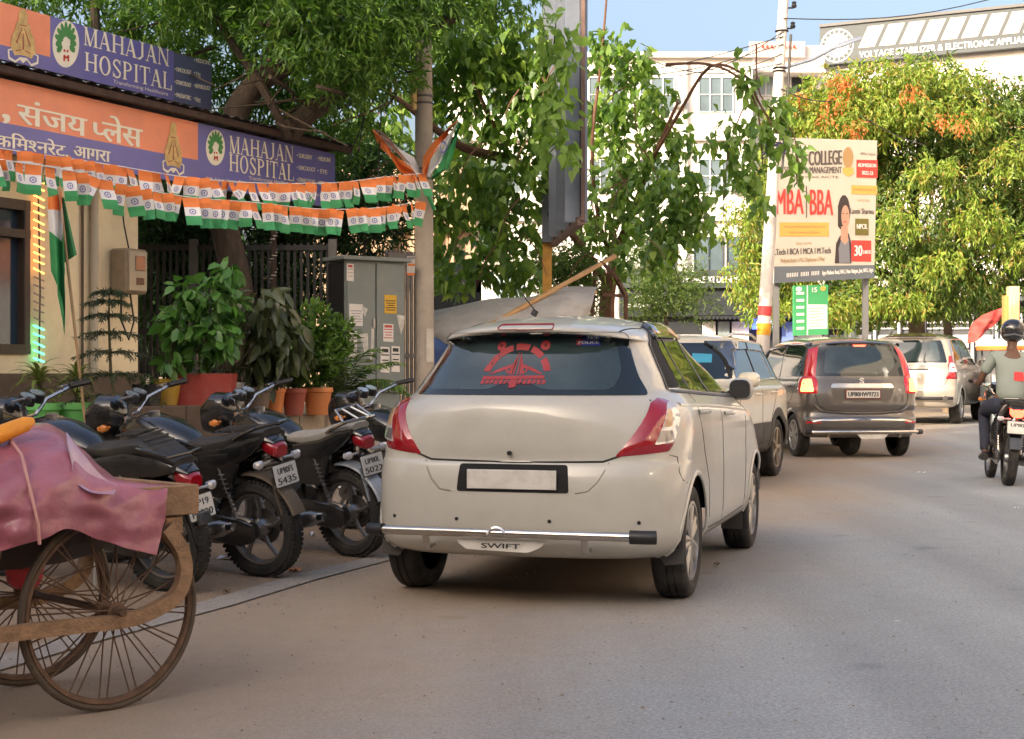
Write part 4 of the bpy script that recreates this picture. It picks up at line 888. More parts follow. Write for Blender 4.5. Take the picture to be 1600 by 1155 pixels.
        mb = MB(); mb.cyl((s_*.055, -.27, .745), (s_*.055, -.29, .79), .050, 18); mb.build('gauge_housing', black, h)
        mb = MB(); mb.cyl((s_*.055, -.2905, .7905), (s_*.055, -.293, .796), .043, 18); mb.build('gauge', gauge, h)
        mb = MB(); mb.tube([(s_*.08, -.16, .60), (s_*.16, -.14, .60)], .008, 6); mb.loft([(s_*.18, -.16, .60, .02, .015), (s_*.18, -.13, .60, .034, .026), (s_*.18, -.10, .60, .02, .015)], 10); mb.build('indicator', amberlens, fk)
        mb = MB(); mb.cyl((s_*.12, .52, .27), (s_*.25, .52, .27), .014, 8); mb.build('foot_peg', black, t)
    mb = MB(); mb.loft([(0, -.22, .63, .06, .06), (0, -.16, .64, .13, .14), (0, -.06, .64, .14, .15), (0, .02, .62, .11, .11), (0, .045, .61, .06, .06)], 20, p=2.8); cw = mb.build('headlamp_cowl', mblack, fk)
    mb = MB(); mb.loft([(0, .02, .61, .085, .08), (0, .05, .61, .06, .055), (0, .06, .61, .02, .02)], 16); mb.build('headlamp', clearlens, cw)
    mb = MB() if mirrors else None; mirrors and mb.grid(lambda u, v: V(((u-.5)*.24*(1-.3*v), -.08-.10*v+.10*(2*u-1)**2*-1, .76+.13*v)), 8, 4) and mb.build('visor', mt('visor smoke', (.05, .05, .05)), cw)
    if not lit: mb = MB(); mb.tube([(-.10, .42, .28), (-.22, .36, .02)], .011, 6); mb.build('side_stand', steel, t)
    for o in list(t.children)+[c for q in t.children for c in q.children]:       # shorten (and lower) the tail behind the seat
        if o.name.split('.')[0] in ('rear_wheel', 'exhaust', 'exhaust_tip', 'front_fork', 'mudguard', 'chain_cover') or o.parent.name.split('.')[0] in ('front_fork', 'rear_wheel', 'engine'): continue
        for v in o.data.vertices:
            if v.co.y < .1:
                f = (.1-v.co.y)/.5; v.co.y = .1+(v.co.y-.1)*tail; v.co.z -= drop*min(1, max(0, f-.2)*1.6)
    return t
def mspot(x, s): return (x, 0, 0)
motorbike('motorbike', 'black motorbike with a red tail lamp and a plate reading UP19, right behind the handcart', (-1.90, 8.55, 0), -60, plate=('UP19', 'P9900'), lean=9, steer=18, drop=.14, tail=.7)
motorbike('motorbike', 'black motorbike with a dusty brown rear mudguard, third from the right in the row', (-1.47, 9.15, 0), -58, fend=fenderbrown, plate=('UP80FS', '5435'), lean=9, steer=20)
motorbike('motorbike', 'motorbike with a pale grey seat and a chrome rear rack', (-1.03, 10.15, 0), -52, seatm=seatgrey, fend=fendergrey, plate=('UP80L', '5022'), rack=True, lean=9, steer=18)
motorbike('motorbike', 'black motorbike mostly hidden between the grey seated one and the white hatchback', (-.42, 10.95, 0), -40, plate=('', ''), lean=8, steer=20)
# ================================================================ boards, lettering, leaves
class Board:
    def __init__(s, t, BL, BR, TL):
        s.t = t; s.BL = V(BL); s.ex = V(BR)-s.BL; s.ey = V(TL)-s.BL; s.n = s.ex.cross(s.ey).normalized()
        if s.n.y > 0: s.n = -s.n
        s.cx = camo.location-t.location
    def p(s, u, v, d=0): return s.BL+s.ex*u+s.ey*v+s.n*d
    def uv(s, px, py):
        d = W(px, py, 1)-camo.location; n = s.ex.cross(s.ey); k = (s.BL-s.cx).dot(n)/d.dot(n); q = s.cx+d*k-s.BL
        m_ = M((s.ex, s.ey, n)).transposed().inverted(); r_ = m_ @ q; return r_.x, r_.y
    def panel(s, name, mat, th=.03, u0=0, v0=0, u1=1, v1=1, d=0, parent=None):
        c = [s.p(u0, v0, d), s.p(u1, v0, d), s.p(u1, v1, d), s.p(u0, v1, d)]; mb = MB()
        mb.add(c+[q-s.n*th for q in c], [(0, 1, 2, 3), (7, 6, 5, 4), (0, 4, 5, 1), (1, 5, 6, 2), (2, 6, 7, 3), (3, 7, 4, 0)])
        return mb.build(name, mat, parent or s.t, smooth=0, fix=True)
    def poly(s, name, pts, mat, d=.002, px=False, mb=None, parent=None):
        if px: pts = [s.uv(*q) for q in pts]
        own = mb is None; mb = mb or MB(); mb.add([s.p(u, v, d) for u, v in pts], [tuple(range(len(pts)))])
        return mb.build(name, mat, parent or s.t, smooth=0) if own else mb
    def text(s, name, st_, a, b, h, mat, d=.004, bold=.05, px=True, mb=None, parent=None):    # a, b: left and right end of the baseline; h: cap height in the same units
        if px: ua = s.uv(*a); ub = s.uv(*b); uh = s.uv(a[0], a[1]-h)
        else: ua, ub, uh = a, b, (a[0], a[1]+h)
        A = s.p(*ua, d); B = s.p(*ub, d); H = s.p(*uh, d)-A; x = (B-A); own = mb is None; mb = mb or MB()
        up = H.normalized(); m_ = M(((x.x/x.length, up.x, s.n.x, A.x), (x.y/x.length, up.y, s.n.y, A.y), (x.z/x.length, up.z, s.n.z, A.z), (0, 0, 0, 1)))
        text(mb, st_, m_, H.length, x.length, bold)
        return mb.build(name, mat, parent or s.t, smooth=0) if own else mb
    def serif(s, name, st_, a, b, h, mat, d=.004, parent=None):
        ua = s.uv(*a); ub = s.uv(*b); uh = s.uv(a[0], a[1]-h); A = s.p(*ua, d); B = s.p(*ub, d); H = s.p(*uh, d)-A
        tot = sum(SER[c][0] for c in st_); x = 0; mb = MB(); lay = 0
        for c in st_:
            for pl in SER[c][1]:
                lay += 1; mb.add([A+(B-A)*((x+q[0])/tot)+H*q[1]+s.n*.00012*lay for q in pl], [tuple(range(len(pl)))])
            x += SER[c][0]
        return mb.build(name, mat, parent or s.t, smooth=0)
def _r(x0, y0, x1, y1): return [(x0, y0), (x1, y0), (x1, y1), (x0, y1)]
def _vs(x, w_=.09): return [_r(x-w_, 0, x+w_, 1), _r(x-w_-.09, 0, x+w_+.09, .055), _r(x-w_-.09, .945, x+w_+.09, 1)]
def _dg(x0, y0, x1, y1, w_): return [(x0-w_, y0), (x0+w_, y0), (x1+w_, y1), (x1-w_, y1)]
def _rg(cx, cy, rx, ry, tx, ty, a0=0, a1=2*pi, n=20):
    return [[(cx+rx*cos(a), cy+ry*sin(a)), (cx+rx*cos(b), cy+ry*sin(b)), (cx+(rx-tx)*cos(b), cy+(ry-ty)*sin(b)), (cx+(rx-tx)*cos(a), cy+(ry-ty)*sin(a))] for a, b in [(a0+(a1-a0)*k/n, a0+(a1-a0)*(k+1)/n) for k in range(n)]]
SER = {'M': (1.22, _vs(.20, .04)+_vs(1.0, .09)+[_dg(.20, 1, .56, 0, .09), _dg(.56, 0, .96, 1, .035)]),
       'A': (1.05, [_dg(.14, 0, .50, 1, .035), _dg(.50, 1, .84, 0, .10), _r(.28, .30, .68, .37), _r(.0, 0, .28, .055), _r(.66, 0, 1.02, .055)]),
       'H': (1.12, _vs(.22)+_vs(.90)+[_r(.3, .47, .82, .54)]), 'J': (.72, [_r(.36, .15, .54, 1), _r(.26, .945, .64, 1), _dg(.36, .16, .22, .0, .09), _r(.04, -.02, .30, .07)]),
       'N': (1.12, _vs(.18, .035)+_vs(.92, .035)+[_dg(.20, 1, .90, 0, .10)]), 'O': (1.10, _rg(.55, .5, .47, .53, .19, .07)),
       'S': (.85, _rg(.42, .75, .32, .27, .13, .09, .3, 3.6, 12)+_rg(.42, .25, .34, .28, .14, .09, -2.9, .5, 12)+[[(.10, .66), (.24, .72), (.76, .34), (.62, .26)]]+[_r(.08, 0, .13, .30), _r(.66, .70, .71, 1.0)]),
       'P': (.95, _vs(.24)+_rg(.42, .74, .42, .26, .17, .07, -pi/2, pi/2, 10)+[_r(.3, .93, .45, 1), _r(.3, .48, .45, .54)]), 'I': (.52, _vs(.26)),
       'T': (1.0, [_r(.41, 0, .59, 1), _r(.30, 0, .70, .055), _r(.05, .93, .95, 1), _r(.05, .72, .10, .96), _r(.90, .72, .95, .96)]),
       'L': (.92, _vs(.24)+[_r(.3, 0, .86, .06), _r(.80, 0, .87, .28)])}
def ell(cx, cy, rx, ry, n=24, a0=0, a1=2*pi): return [(cx+rx*cos(a0+(a1-a0)*k/n), cy+ry*sin(a0+(a1-a0)*k/n)) for k in range(n)]

# leaves: numpy batches of small folded blades, each its own island
def leaf_template(kind):
    if kind == 'heart':      # hangs from the stalk at the origin down along -z... built along +y, normal +z
        v = [(0, 0, 0), (-.30, -.10, .03), (-.50, .22, .05), (-.30, .62, .02), (0, 1.12, -.12), (.30, .62, .02), (.50, .22, .05), (.30, -.10, .03), (0, .4, -.04)]
        f = [(0, 8, 1), (1, 8, 2), (2, 8, 3), (3, 8, 4), (4, 8, 5), (5, 8, 6), (6, 8, 7), (7, 8, 0)]
    elif kind == 'blade':
        v = [(0, 0, 0), (-.5, .40, .08), (0, 1, -.12), (.5, .40, .08)]; f = [(0, 3, 2), (0, 2, 1)]
    elif kind == 'long':
        v = [(0, 0, 0), (-.5, .25, .06), (-.42, .7, 0), (0, 1, -.18), (.42, .7, 0), (.5, .25, .06), (0, .45, 0)]; f = [(0, 6, 1), (1, 6, 2), (2, 6, 3), (3, 6, 4), (4, 6, 5), (5, 6, 0)]
    return np.array(v, float), np.array([list(q) for q in f])
def leaves(pos, dirs, size, width, kind='blade', roll=1.0):
    """vertex and face arrays for leaves at pos pointing along dirs"""
    tv, tf = leaf_template(kind); n = len(pos)
    d = dirs/np.linalg.norm(dirs, axis=1, keepdims=True)
    r_ = rs.normal(size=(n, 3))*roll+np.array([0, 0, 1.0])*(1-min(1, roll)*.5); x = np.cross(d, r_); x /= np.linalg.norm(x, axis=1, keepdims=True)+1e-9; z = np.cross(x, d)
    size = np.broadcast_to(size, (n,))[:, None, None]; width = np.broadcast_to(width, (n,))[:, None, None]
    t = tv[None]; vs = pos[:, None, :]+x[:, None, :]*t[..., 0:1]*width+d[:, None, :]*t[..., 1:2]*size+z[:, None, :]*t[..., 2:3]*size
    fs = tf[None]+(np.arange(n)*len(tv))[:, None, None]
    return vs.reshape(-1, 3), fs.reshape(-1, tf.shape[1])
def np_mesh(name, batches, mat):
    vs = np.concatenate([b[0] for b in batches]); off = 0; fl = []
    for v, f in batches: fl.append(f+off); off += len(v)
    fs = np.concatenate(fl); me = bpy.data.meshes.new(name)
    me.vertices.add(len(vs)); me.vertices.foreach_set('co', vs.astype(np.float32).ravel())
    me.loops.add(fs.size); me.loops.foreach_set('vertex_index', fs.astype(np.int32).ravel())
    me.polygons.add(len(fs)); me.polygons.foreach_set('loop_start', np.arange(0, fs.size, fs.shape[1], dtype=np.int32))
    me.update(calc_edges=True); me.materials.append(mat); return me
def stuff_part(name, me, parent): o = obj(name, me, parent); o['kind'] = 'stuff'; return o
def blob_points(n, blobs, shell=.55):
    """points in a union of ellipsoids (cx, cy, cz, rx, ry, rz), denser near their skins; also the outward directions"""
    vol = np.array([b[3]*b[4]*b[5] for b in blobs])**.8; idx = rs.choice(len(blobs), n, p=vol/vol.sum()); b = np.array(blobs)[idx]
    d = rs.normal(size=(n, 3)); d /= np.linalg.norm(d, axis=1, keepdims=True); r_ = shell+(1-shell)*rs.rand(n)**.6
    return b[:, :3]+d*b[:, 3:]*r_[:, None], d
def limb(mb, pts, r0, r1, n=8, wob=.0):
    pts = [V(p) for p in pts]; out = []
    for i in range(len(pts)-1):
        p0 = pts[max(i-1, 0)]; p1 = pts[i]; p2 = pts[i+1]; p3 = pts[min(i+2, len(pts)-1)]
        for k in range(4): out.append(V(catmull(p0, p1, p2, p3, k/4)))
    out.append(pts[-1]); m_ = len(out)
    out = [p+V((random.gauss(0, wob), random.gauss(0, wob), random.gauss(0, wob))) for p in out]
    mb.tube(out, [r0+(r1-r0)*i/(m_-1) for i in range(m_)], n)
bark = mt('bark', (.085, .060, .042), .95, var=.35, vs=6, bump=1.0, bs=25, stretch=(3, 3, 1))
barklight = mt('pale bark', (.20, .15, .10), .95, var=.3, vs=5, bump=.8, bs=20)
# ================================================================ the raised platform, the police kiosk and its signboards
U = V((sin(R(27)), cos(R(27)), 0)); NF = V((cos(R(27)), -sin(R(27)), 0))      # along the facade, out of the facade
tilem = mt('platform tile', (.42, .34, .25), .75, var=.12, vs=6, dirt=(.2, .15, .1), da=.6, ds=4)
plinm = mt('brown plinth', (.115, .078, .052), .8, var=.25, vs=5, dirt=(.17, .13, .09), da=.5)
concm = mt('concrete', (.34, .31, .27), .85, var=.15, vs=5, bump=.4, bs=40, dirt=(.2, .17, .14), da=.6, ds=3)
creamm = mt('cream wall paint', (.90, .76, .50), .85, var=.05, vs=2, bump=.15, bs=30, dirt=(.34, .26, .17), da=.45, ds=1.6)
# platform
def platform():
    mb = MB(); f = [(-7.2, 5.5), (-2.88, 10.75), (-2.55, 11.15), (-1.55, 12.6), (-1.2, 13.7), (-.95, 16.2), (-.4, 19), (-12, 19), (-12, 5.5)]
    mb.prism(f[::1], 0, .70); return mb.build('platform', concm, smooth=0, fix=True)
platform()['kind'] = 'structure'
def ledge(label, A, B, z, m, nb, zb=.70, mats=None):
    A = V((A.x, A.y, 0)); B = V((B.x, B.y, 0)); t = thing('ledge', label, 'ledge', A, 0); d = (B-A); n_ = V((-d.y, d.x, 0)).normalized()
    for i in range(nb):
        a = d*(i/nb); b = d*((i+1)/nb); e = d.normalized()*.004; mb = MB(); mb.bar(a+e+n_*.25+V((0, 0, z/2)), b-e+n_*.25+V((0, 0, z/2)), .5, z, .006); mb.build('block', m, t, smooth=0)
    return t
L1a, L1b = W(192, 628, 10.9), W(382, 632, 12.0); ledge('brown plastered ledge under the yellow pot and the red planter', L1a, L1b, L1a.z, plinm, 2)
L2a, L2b = W(384, 643, 12.0), W(508, 640, 12.8); ledge('beige tiled ledge carrying the row of terracotta pots', L2a, L2b, L2a.z, tilem, 3)
L3a, L3b = W(512, 624, 13.3), W(585, 627, 13.9); ledge('short beige block right of the terracotta pots', L3a, L3b, L3a.z, tilem, 2)
# kiosk
K0 = V((-3.41, 14, 0)); kt = thing('police_kiosk', 'cream police kiosk with brown plinth, dark window and projecting roof', 'kiosk', (0, 0, 0))
def kp(t, o, z): return K0+U*t+NF*o+V((0, 0, z))       # t along the facade from the corner, o out of it
def kbox(mb, t0, t1, o0, o1, z0, z1, b=0):
    rot = M.Rotation(-R(27), 3, 'Z'); mb.box(kp((t0+t1)/2, (o0+o1)/2, (z0+z1)/2), (abs(o1-o0), abs(t1-t0), z1-z0), rot, b)
wx0, wx1 = -1.36, -3.6
mb = MB(); kbox(mb, wx0, 0, -3, 0, 1.2, 3.45); kbox(mb, -6, wx0, -3, 0, 1.2, 1.40); kbox(mb, -6, wx0, -3, 0, 2.62, 3.45); kbox(mb, -6, wx1, -3, 0, 1.40, 2.62); kbox(mb, wx1, wx0, -3, -.4, 1.4, 2.62)
mb.build('wall', creamm, kt, smooth=0)
mb = MB(); kbox(mb, -6, .02, -3, .05, .70, 1.21); mb.build('plinth', plinm, kt, smooth=0)
wfm = mt('brown window frame', (.07, .045, .03), .6, var=.2); winm = mt('blue grey pane', (.03, .055, .085), .12, coat=.5, var=.3, vs=2)
mb = MB(); kbox(mb, wx0-.07, wx0+.0, -.10, .03, 1.38, 2.64, .008); kbox(mb, wx1, wx1+.07, -.10, .03, 1.38, 2.64); kbox(mb, wx1, wx0, -.10, .029, 1.37, 1.45); kbox(mb, wx1, wx0, -.10, .028, 2.33, 2.40); kbox(mb, wx1, wx0, -.10, .027, 2.56, 2.645)
for t in (-1.95, -2.5, -3.05): kbox(mb, t-.03, t+.03, -.09, .02, 1.45, 2.56)
wo = mb.build('window', wfm, kt, smooth=0)
for a, b in ((-1.92, -1.43), (-2.47, -1.98), (-3.02, -2.53)):
    mb = MB(); kbox(mb, a, b, -.07, -.055, 1.45, 2.33); mb.build('pane', winm, wo, smooth=0)
    mb = MB(); kbox(mb, a, b, -.07, -.055, 2.40, 2.56); mb.build('pane', winm, wo, smooth=0)
mb = MB(); mb.cyl(kp(-.62, .045, 1.22), kp(-.62, .045, 3.35), .035, 12); mb.build('drain_pipe', mt('pvc pipe', (.50, .44, .34), .5), kt)
mb = MB(); mb.cyl(kp(-.74, .02, .9), kp(-.74, .02, 3.35), .012, 8); mb.build('conduit', plinm, kt)
# corrugated roof reaching out over the signs
mb = MB(); nco = 120
def rp(i, j): t = -6.2+9.0*i/nco; o = -2.9+3.42*j; return kp(t, o, 3.68-.06*j+.012*(1 if i % 2 else -1)+.004*sin(i*1.7))
vs = [rp(i, j) for i in range(nco+1) for j in (0, 1)]; mb.add(vs, [(2*i, 2*i+2, 2*i+3, 2*i+1) for i in range(nco)]); mb.add([v-V((0, 0, .006)) for v in vs], [(2*i, 2*i+1, 2*i+3, 2*i+2) for i in range(nco)])
mb.build('roof_sheet', mt('rusty roof sheet', (.075, .060, .052), .8, var=.4, vs=7, dirt=(.05, .10, .10), da=.5, ds=5), kt, smooth=0)
rustm = mt('rusty steel', (.060, .034, .024), .85, var=.4, vs=12)
mb = MB(); kbox(mb, -6.2, 2.80, .44, .50, 3.535, 3.60, .008); mb.build('roof_edge_beam', rustm, kt, smooth=0)
mb = MB()
for t in (-5, -3.6, -2.2, -.8, .6, 1.6, 2.7): kbox(mb, t-.02, t+.02, .0 if t < 0 else -.2, .44, 3.56, 3.595)
mb.build('roof_rafters', rustm, kt, smooth=0)['kind'] = 'stuff'
mb = MB(); mb.cyl(kp(1.70, .28, .70), kp(1.70, .28, 3.58), .028, 10); cpo = mb.build('support_post', rustm, kt)
mb = MB()
for k in range(60): z = 1.1+.033*k; a = k*1.1; mb.tube([kp(1.70, .28, z)+V((cos(a+q), sin(a+q), .012*q))*.035 for q in (-.8, 0, .8)], .006, 4)
mb.build('light_string', mt('clear light tube', (.55, .50, .42), .3), cpo)['kind'] = 'stuff'
# the LED string that hangs down the window frame
lt = thing('light_string', 'string of small lights down the window frame, amber above and green below', 'light string', kp(wx0+.06, .06, 1.30))
mb = MB(); mb.tube([V((0, 0, 0)), V((.01, 0, .6)), V((-.01, 0, 1.6))], .008, 6); mb.build('cable', plinm, lt)
amb = mt('amber light', (1, .40, .07), .5, em=2.2); grn = mt('green light', (.05, 1, .40), .5, em=2.2); dull = mt('unlit light', (.45, .36, .28), .5)
for k in range(23):
    z = .02+.068*k; m_ = grn if k < 5 else dull if k < 11 else amb; mb = MB()
    mb.tube([V((-.040, -.02, z+.018)), V((.040, .015, z-.014-.006*(k % 3)))], .0075, 6); mb.build('light', m_, lt)
# electricity meter
mt_ = thing('electricity_meter', 'beige electricity meter box on the wall corner', 'electricity meter', kp(-.24, 0, 1.93))
rot = M.Rotation(-R(27), 3, 'Z'); metm = mt('meter beige', (.30, .23, .15), .6, var=.1, dirt=(.12, .09, .06), da=.5, ds=9); metf = mt('meter face', (.46, .38, .26), .5)
mb = MB(); mb.box(rot @ V((.10, 0, .19)), (.20, .29, .40), rot, .02); mb.build('case', metm, mt_)
mb = MB(); mb.box(rot @ V((.205, .0, .19)), (.02, .24, .36), rot, .01); mb.build('front_cover', metf, mt_)
mb = MB(); mb.box(rot @ V((.218, .02, .26)), (.008, .13, .13), rot, .003); mb.build('display', mt('meter glass', (.09, .10, .09), .1, coat=1), mt_)
mb = MB(); mb.box(rot @ V((.218, .02, .10)), (.006, .10, .06), rot, .003); mb.build('label', mt('meter label', (.16, .06, .03), .5), mt_)
mb = MB(); mb.tube([V((0, .05, .0))+rot @ V((.1, 0, 0)), rot @ V((.12, .05, -.25)), rot @ V((.12, -.02, -.42)), rot @ V((.12, -.12, -.25)), rot @ V((.1, -.10, 0))], .009, 6); mb.tube([rot @ V((.1, 0, .4)), rot @ V((.1, -.06, .6)), rot @ V((.02, -.02, .9))], .008, 6); mb.build('cables', black, mt_)['kind'] = 'stuff'

# ---------------------------------------------------------------- signboards
S_or = mt('sign orange', (.90, .30, .16), .45, var=.07, vs=1.5, bump=.12, bs=2.5, dirt=(.45, .22, .14), da=.35, ds=2); S_bl = mt('sign blue', (.15, .145, .42), .4, var=.10, vs=1.5, bump=.12, bs=2.5, dirt=(.20, .18, .28), da=.4, ds=2); S_w = mt('sign cream white', (.88, .82, .66), .5)
S_g = mt('logo green', (.06, .26, .07), .5); S_r = mt('logo red', (.55, .05, .03), .5); S_gold = mt('emblem gold', (.62, .42, .16), .5, var=.3, vs=14); S_dr = mt('emblem line', (.36, .10, .05), .5); backm = mt('sign frame steel', (.12, .12, .12), .7)
def sign(label, ZL, pL, ztop, zbot, tlen, name='signboard', t0=-.6):
    t = thing(name, label, 'signboard'); A = V((pL*ZL, ZL, 0)); a = A+U*t0; b = A+U*tlen
    bd = Board(t, (a.x, a.y, zbot), (b.x, b.y, zbot), (a.x, a.y, ztop)); return t, bd
def logo(bd, cx, cy, rx, ry):
    bd.poly('logo_disc', [bd.uv(*q) for q in ell(cx, cy, rx, ry)], S_w, .004); mb = MB(); k = 0
    for a in range(11):
        an = R(-30+24*a); x = cx+rx*.55*cos(an); y = cy-ry*.08-ry*.55*sin(an); c_, s_ = cos(an), sin(an); l, w_ = (.34, .13) if 2 < a < 9 else (.24, .15); k += 1
        q = [(x+rx*(c_*l*cos(g)-s_*w_*sin(g)), y-ry*(s_*l*cos(g)+c_*w_*sin(g))) for g in [2*pi*i/8 for i in range(8)]]; bd.poly('', q, None, .006+.0001*k, px=True, mb=mb)
    mb.build('logo_leaves', S_g, bd.t, smooth=0); mb = MB()
    bd.poly('', ell(cx-rx*.12, cy+ry*.28, rx*.08, ry*.06, 8), None, .0065, px=True, mb=mb); bd.poly('', ell(cx+rx*.12, cy+ry*.30, rx*.08, ry*.06, 8), None, .0066, px=True, mb=mb); mb.build('logo_figures', S_r, bd.t, smooth=0)
    bd.text('logo_letter', 'M', (cx-rx*.20, cy+ry*.72), (cx+rx*.24, cy+ry*.74), ry*.28, S_r, .0065, bold=.10)
def emblem(bd, cx, cy, w_, h):
    sl = .12
    def E(pts): return [(cx+x*w_, cy-y*h+x*w_*.22) for x, y in pts]
    bd.poly('emblem_base', E([(-1, -.62), (-.95, -.95), (-.5, -1.05), (-.2, -.9), (0, -1.0), (.25, -.86), (.55, -1.05), (1, -.9), (1.02, -.6), (.6, -.5), (-.6, -.5)]), S_w, .004, px=True)
    bd.poly('emblem_base', E([(-.9, -.64), (-.86, -.88), (-.5, -.96), (-.2, -.8), (.25, -.78), (.55, -.96), (.9, -.84), (.92, -.62), (.5, -.55), (-.5, -.55)]), S_bl, .005, px=True)
    bd.poly('emblem_shield', E([(-.55, -.78), (-.80, -.5), (-.75, -.1), (-.5, .2), (-.42, .45), (-.28, .55), (-.30, .8), (-.15, 1.0), (.15, 1.0), (.30, .8), (.26, .55), (.42, .45), (.52, .2), (.76, -.1), (.80, -.5), (.55, -.78), (.2, -.72), (-.2, -.72)]), S_gold, .006, px=True)
    mb = MB()
    for q in ([(-.5, -.3), (-.1, .3), (-.05, .3), (-.4, -.32)], [(.5, -.3), (.1, .3), (.05, .3), (.4, -.32)], [(-.06, -.5), (.06, -.5), (.03, .1), (-.03, .1)], [(-.5, -.58), (-.1, -.50), (-.1, -.54), (-.5, -.62)], [(.5, -.58), (.1, -.50), (.1, -.54), (.5, -.62)], [(-.22, .42), (.22, .42), (.2, .38), (-.2, .38)]): bd.poly('', E(q), None, .0075, px=True, mb=mb)
    mb.build('emblem_lines', S_dr, bd.t, smooth=0)
# lower board
t1, b1 = sign('long lower signboard with large Hindi lettering and a hospital panel', 12.0, -800/2400, 3.52, 2.945, 4.70, t0=-.9)
b1.panel('backing', backm, .05, d=-.004)
ua = b1.uv(309, 200)[0]; vm = b1.uv(150, 211)[1]
b1.poly('panel', [(0, vm), (ua, vm), (ua, 1), (0, 1)], S_or, .001); b1.poly('panel', [(0, 0), (ua, 0), (ua, vm), (0, vm)], S_bl, .001); b1.poly('panel', [(ua, 0), (1, 0), (1, 1), (ua, 1)], S_bl, .0012)
b1.text('lettering', ',', (1, 176), (16, 179), 46, S_w, .005, bold=.06)
b1.text('lettering', 'संजय', (27, 183), (134, 205), 34, S_w, .005, bold=.055)
b1.text('lettering', ['प'], (143, 205), (146, 206), 1, S_w, .005) if 0 else None
b1.text('lettering', [('प', .40), 'ल', 'े', 'स'], (142, 207), (220, 222), 34, S_w, .0052, bold=.055)
b1.text('lettering', ['क', 'ि', 'म', ('श', .48), 'न', 'र', 'े', 'ट', ','], (-8, 219), (107, 237), 20, S_w, .005, bold=.05)
b1.text('lettering', 'आगरा', (114, 236), (171, 245), 20, S_w, .005, bold=.05)
emblem(b1, 270, 222, 17, 40); logo(b1, 336, 222, 15, 28)
b1.serif('lettering', 'MAHAJAN', (357, 230), (458, 246), 27, S_w); b1.serif('lettering', 'HOSPITAL', (357, 258), (458, 275), 27, S_w)
b1.text('small_lettering', 'Transforming Healthcare', (388, 272), (456, 281), 6, S_w, bold=0); b1.text('small_lettering', '346, Jaipur House, Agra', (322, 273), (384, 279), 6, S_w, bold=0)
for i, (a, b) in enumerate((('SURGERY', 'MEDICINE'), ('ONCOLOGY', 'EYE'), ('GYNAECOLOGY', 'NEPHROLOGY'), ('PAEDIATRIC', 'ENT'))):
    y = 237+19*i; b1.text('small_lettering', '• '+a, (463, y), (487 if i == 0 else 492, y+4), 7, S_w, bold=.04); b1.text('small_lettering', '• '+b, (495, y+5), (511 if len(b) < 4 else 516, y+8), 7, S_w, bold=.04)
# upper board
t2, b2 = sign('upper hospital signboard standing on the kiosk roof against the tree', 12.6, -800/2400, 4.26, 3.79, 2.76, t0=-.9)
b2.panel('backing', backm, .05, d=-.004); ub = b2.uv(78, 50)[0]; uc = b2.uv(271, 100)[0]; vb = b2.uv(60, 76)[1]
S_gb = mt('sign grey blue', (.10, .12, .22), .4, var=.1)
b2.poly('panel', [(0, vb), (ub, vb), (ub, 1), (0, 1)], S_or, .001); b2.poly('panel', [(0, 0), (ub, 0), (ub, vb), (0, vb)], S_bl, .001); b2.poly('panel', [(ub, 0), (uc, 0), (uc, 1), (ub, 1)], S_bl, .0012); b2.poly('panel', [(uc, 0), (1, 0), (1, .97), (uc, .97)], S_gb, .0011)
emblem(b2, 35, 48, 24, 42); logo(b2, 102, 60, 21, 37)
b2.serif('lettering', 'MAHAJAN', (129, 61), (264, 96), 29, S_w); b2.serif('lettering', 'HOSPITAL', (131, 101), (267, 133), 29, S_w); b2.text('small_lettering', 'Transforming Healthcare', (176, 121), (262, 141), 6, S_w, bold=0)
for i, (a, b) in enumerate((('', 'MEDICINE'), ('ONCOLOGY', 'EYE'), ('GYNAECOLOGY', 'NEPHROLOGY'), ('PAEDIATRIC', 'ENT'))):
    y = 80+20*i
    if a: b2.text('small_lettering', '• '+a, (272, y+2), (298, y+8), 7, S_w, bold=.04)
    b2.text('small_lettering', '• '+b, (302, y+8), (313 if len(b) < 4 else 328, y+13), 7, S_w, bold=.04)
mb = MB()
for t in (-.5, .9, 2.2): a = V((-4.2, 12.6, 0))+U*t-NF*.06; mb.bar(a+V((0, 0, 3.62)), a+V((0, 0, 4.2)), .03, .03); mb.bar(a+V((0, 0, 4.1)), a-NF*.5+V((0, 0, 3.66)), .02, .02)
mb.build('stand', backm, t2, smooth=0)['kind'] = 'stuff'

# ---------------------------------------------------------------- bunting of paper flags
F_o = mt('flag saffron', (.80, .22, .05), .7); F_w = mt('flag white', (.74, .72, .70), .7); F_g = mt('flag green', (.04, .30, .10), .7); F_b = mt('flag wheel blue', (.08, .10, .35), .7)
def flag_mesh(w_, h, bend, sk):
    mb = MB(); nx = 4
    def P(u, v): return V((u*w_+sk*v*h, bend*sin(u*2.6+v)*.5+.02*sin(v*4+bend*60), -v*h))
    for bi in range(3):
        mb.cur = bi; mb.grid(lambda a, b: P(a-.5, (bi+b)/3), nx, 2)
    mb.cur = 3; c = .5; r_ = w_*.22
    for k in range(12):
        a, b = 2*pi*k/12, 2*pi*(k+1)/12
        for q0, q1 in ((1, .75), (.25, 0)): mb.add([P(cos(g)*rr*.22, .5+sin(g)*rr*.22*w_/h)+V((0, -.0015, 0)) for g, rr in ((a, q0), (b, q0), (b, q1), (a, q1))], [(0, 1, 2, 3)])
        if k % 2: mb.add([P(cos(g)*rr*.22, .5+sin(g)*rr*.22*w_/h)+V((0, -.0015, 0)) for g, rr in ((a, .75), (a+.1, .75), (a+.1, .25), (a, .25))], [(0, 1, 2, 3)])
    return mb.mesh('flag', [F_o, F_w, F_g, F_b], smooth=0)
FM = [flag_mesh(.115, .235, b, s_) for b, s_ in ((.02, .0), (-.03, .10), (.035, -.12), (.015, .18), (-.02, .05))]
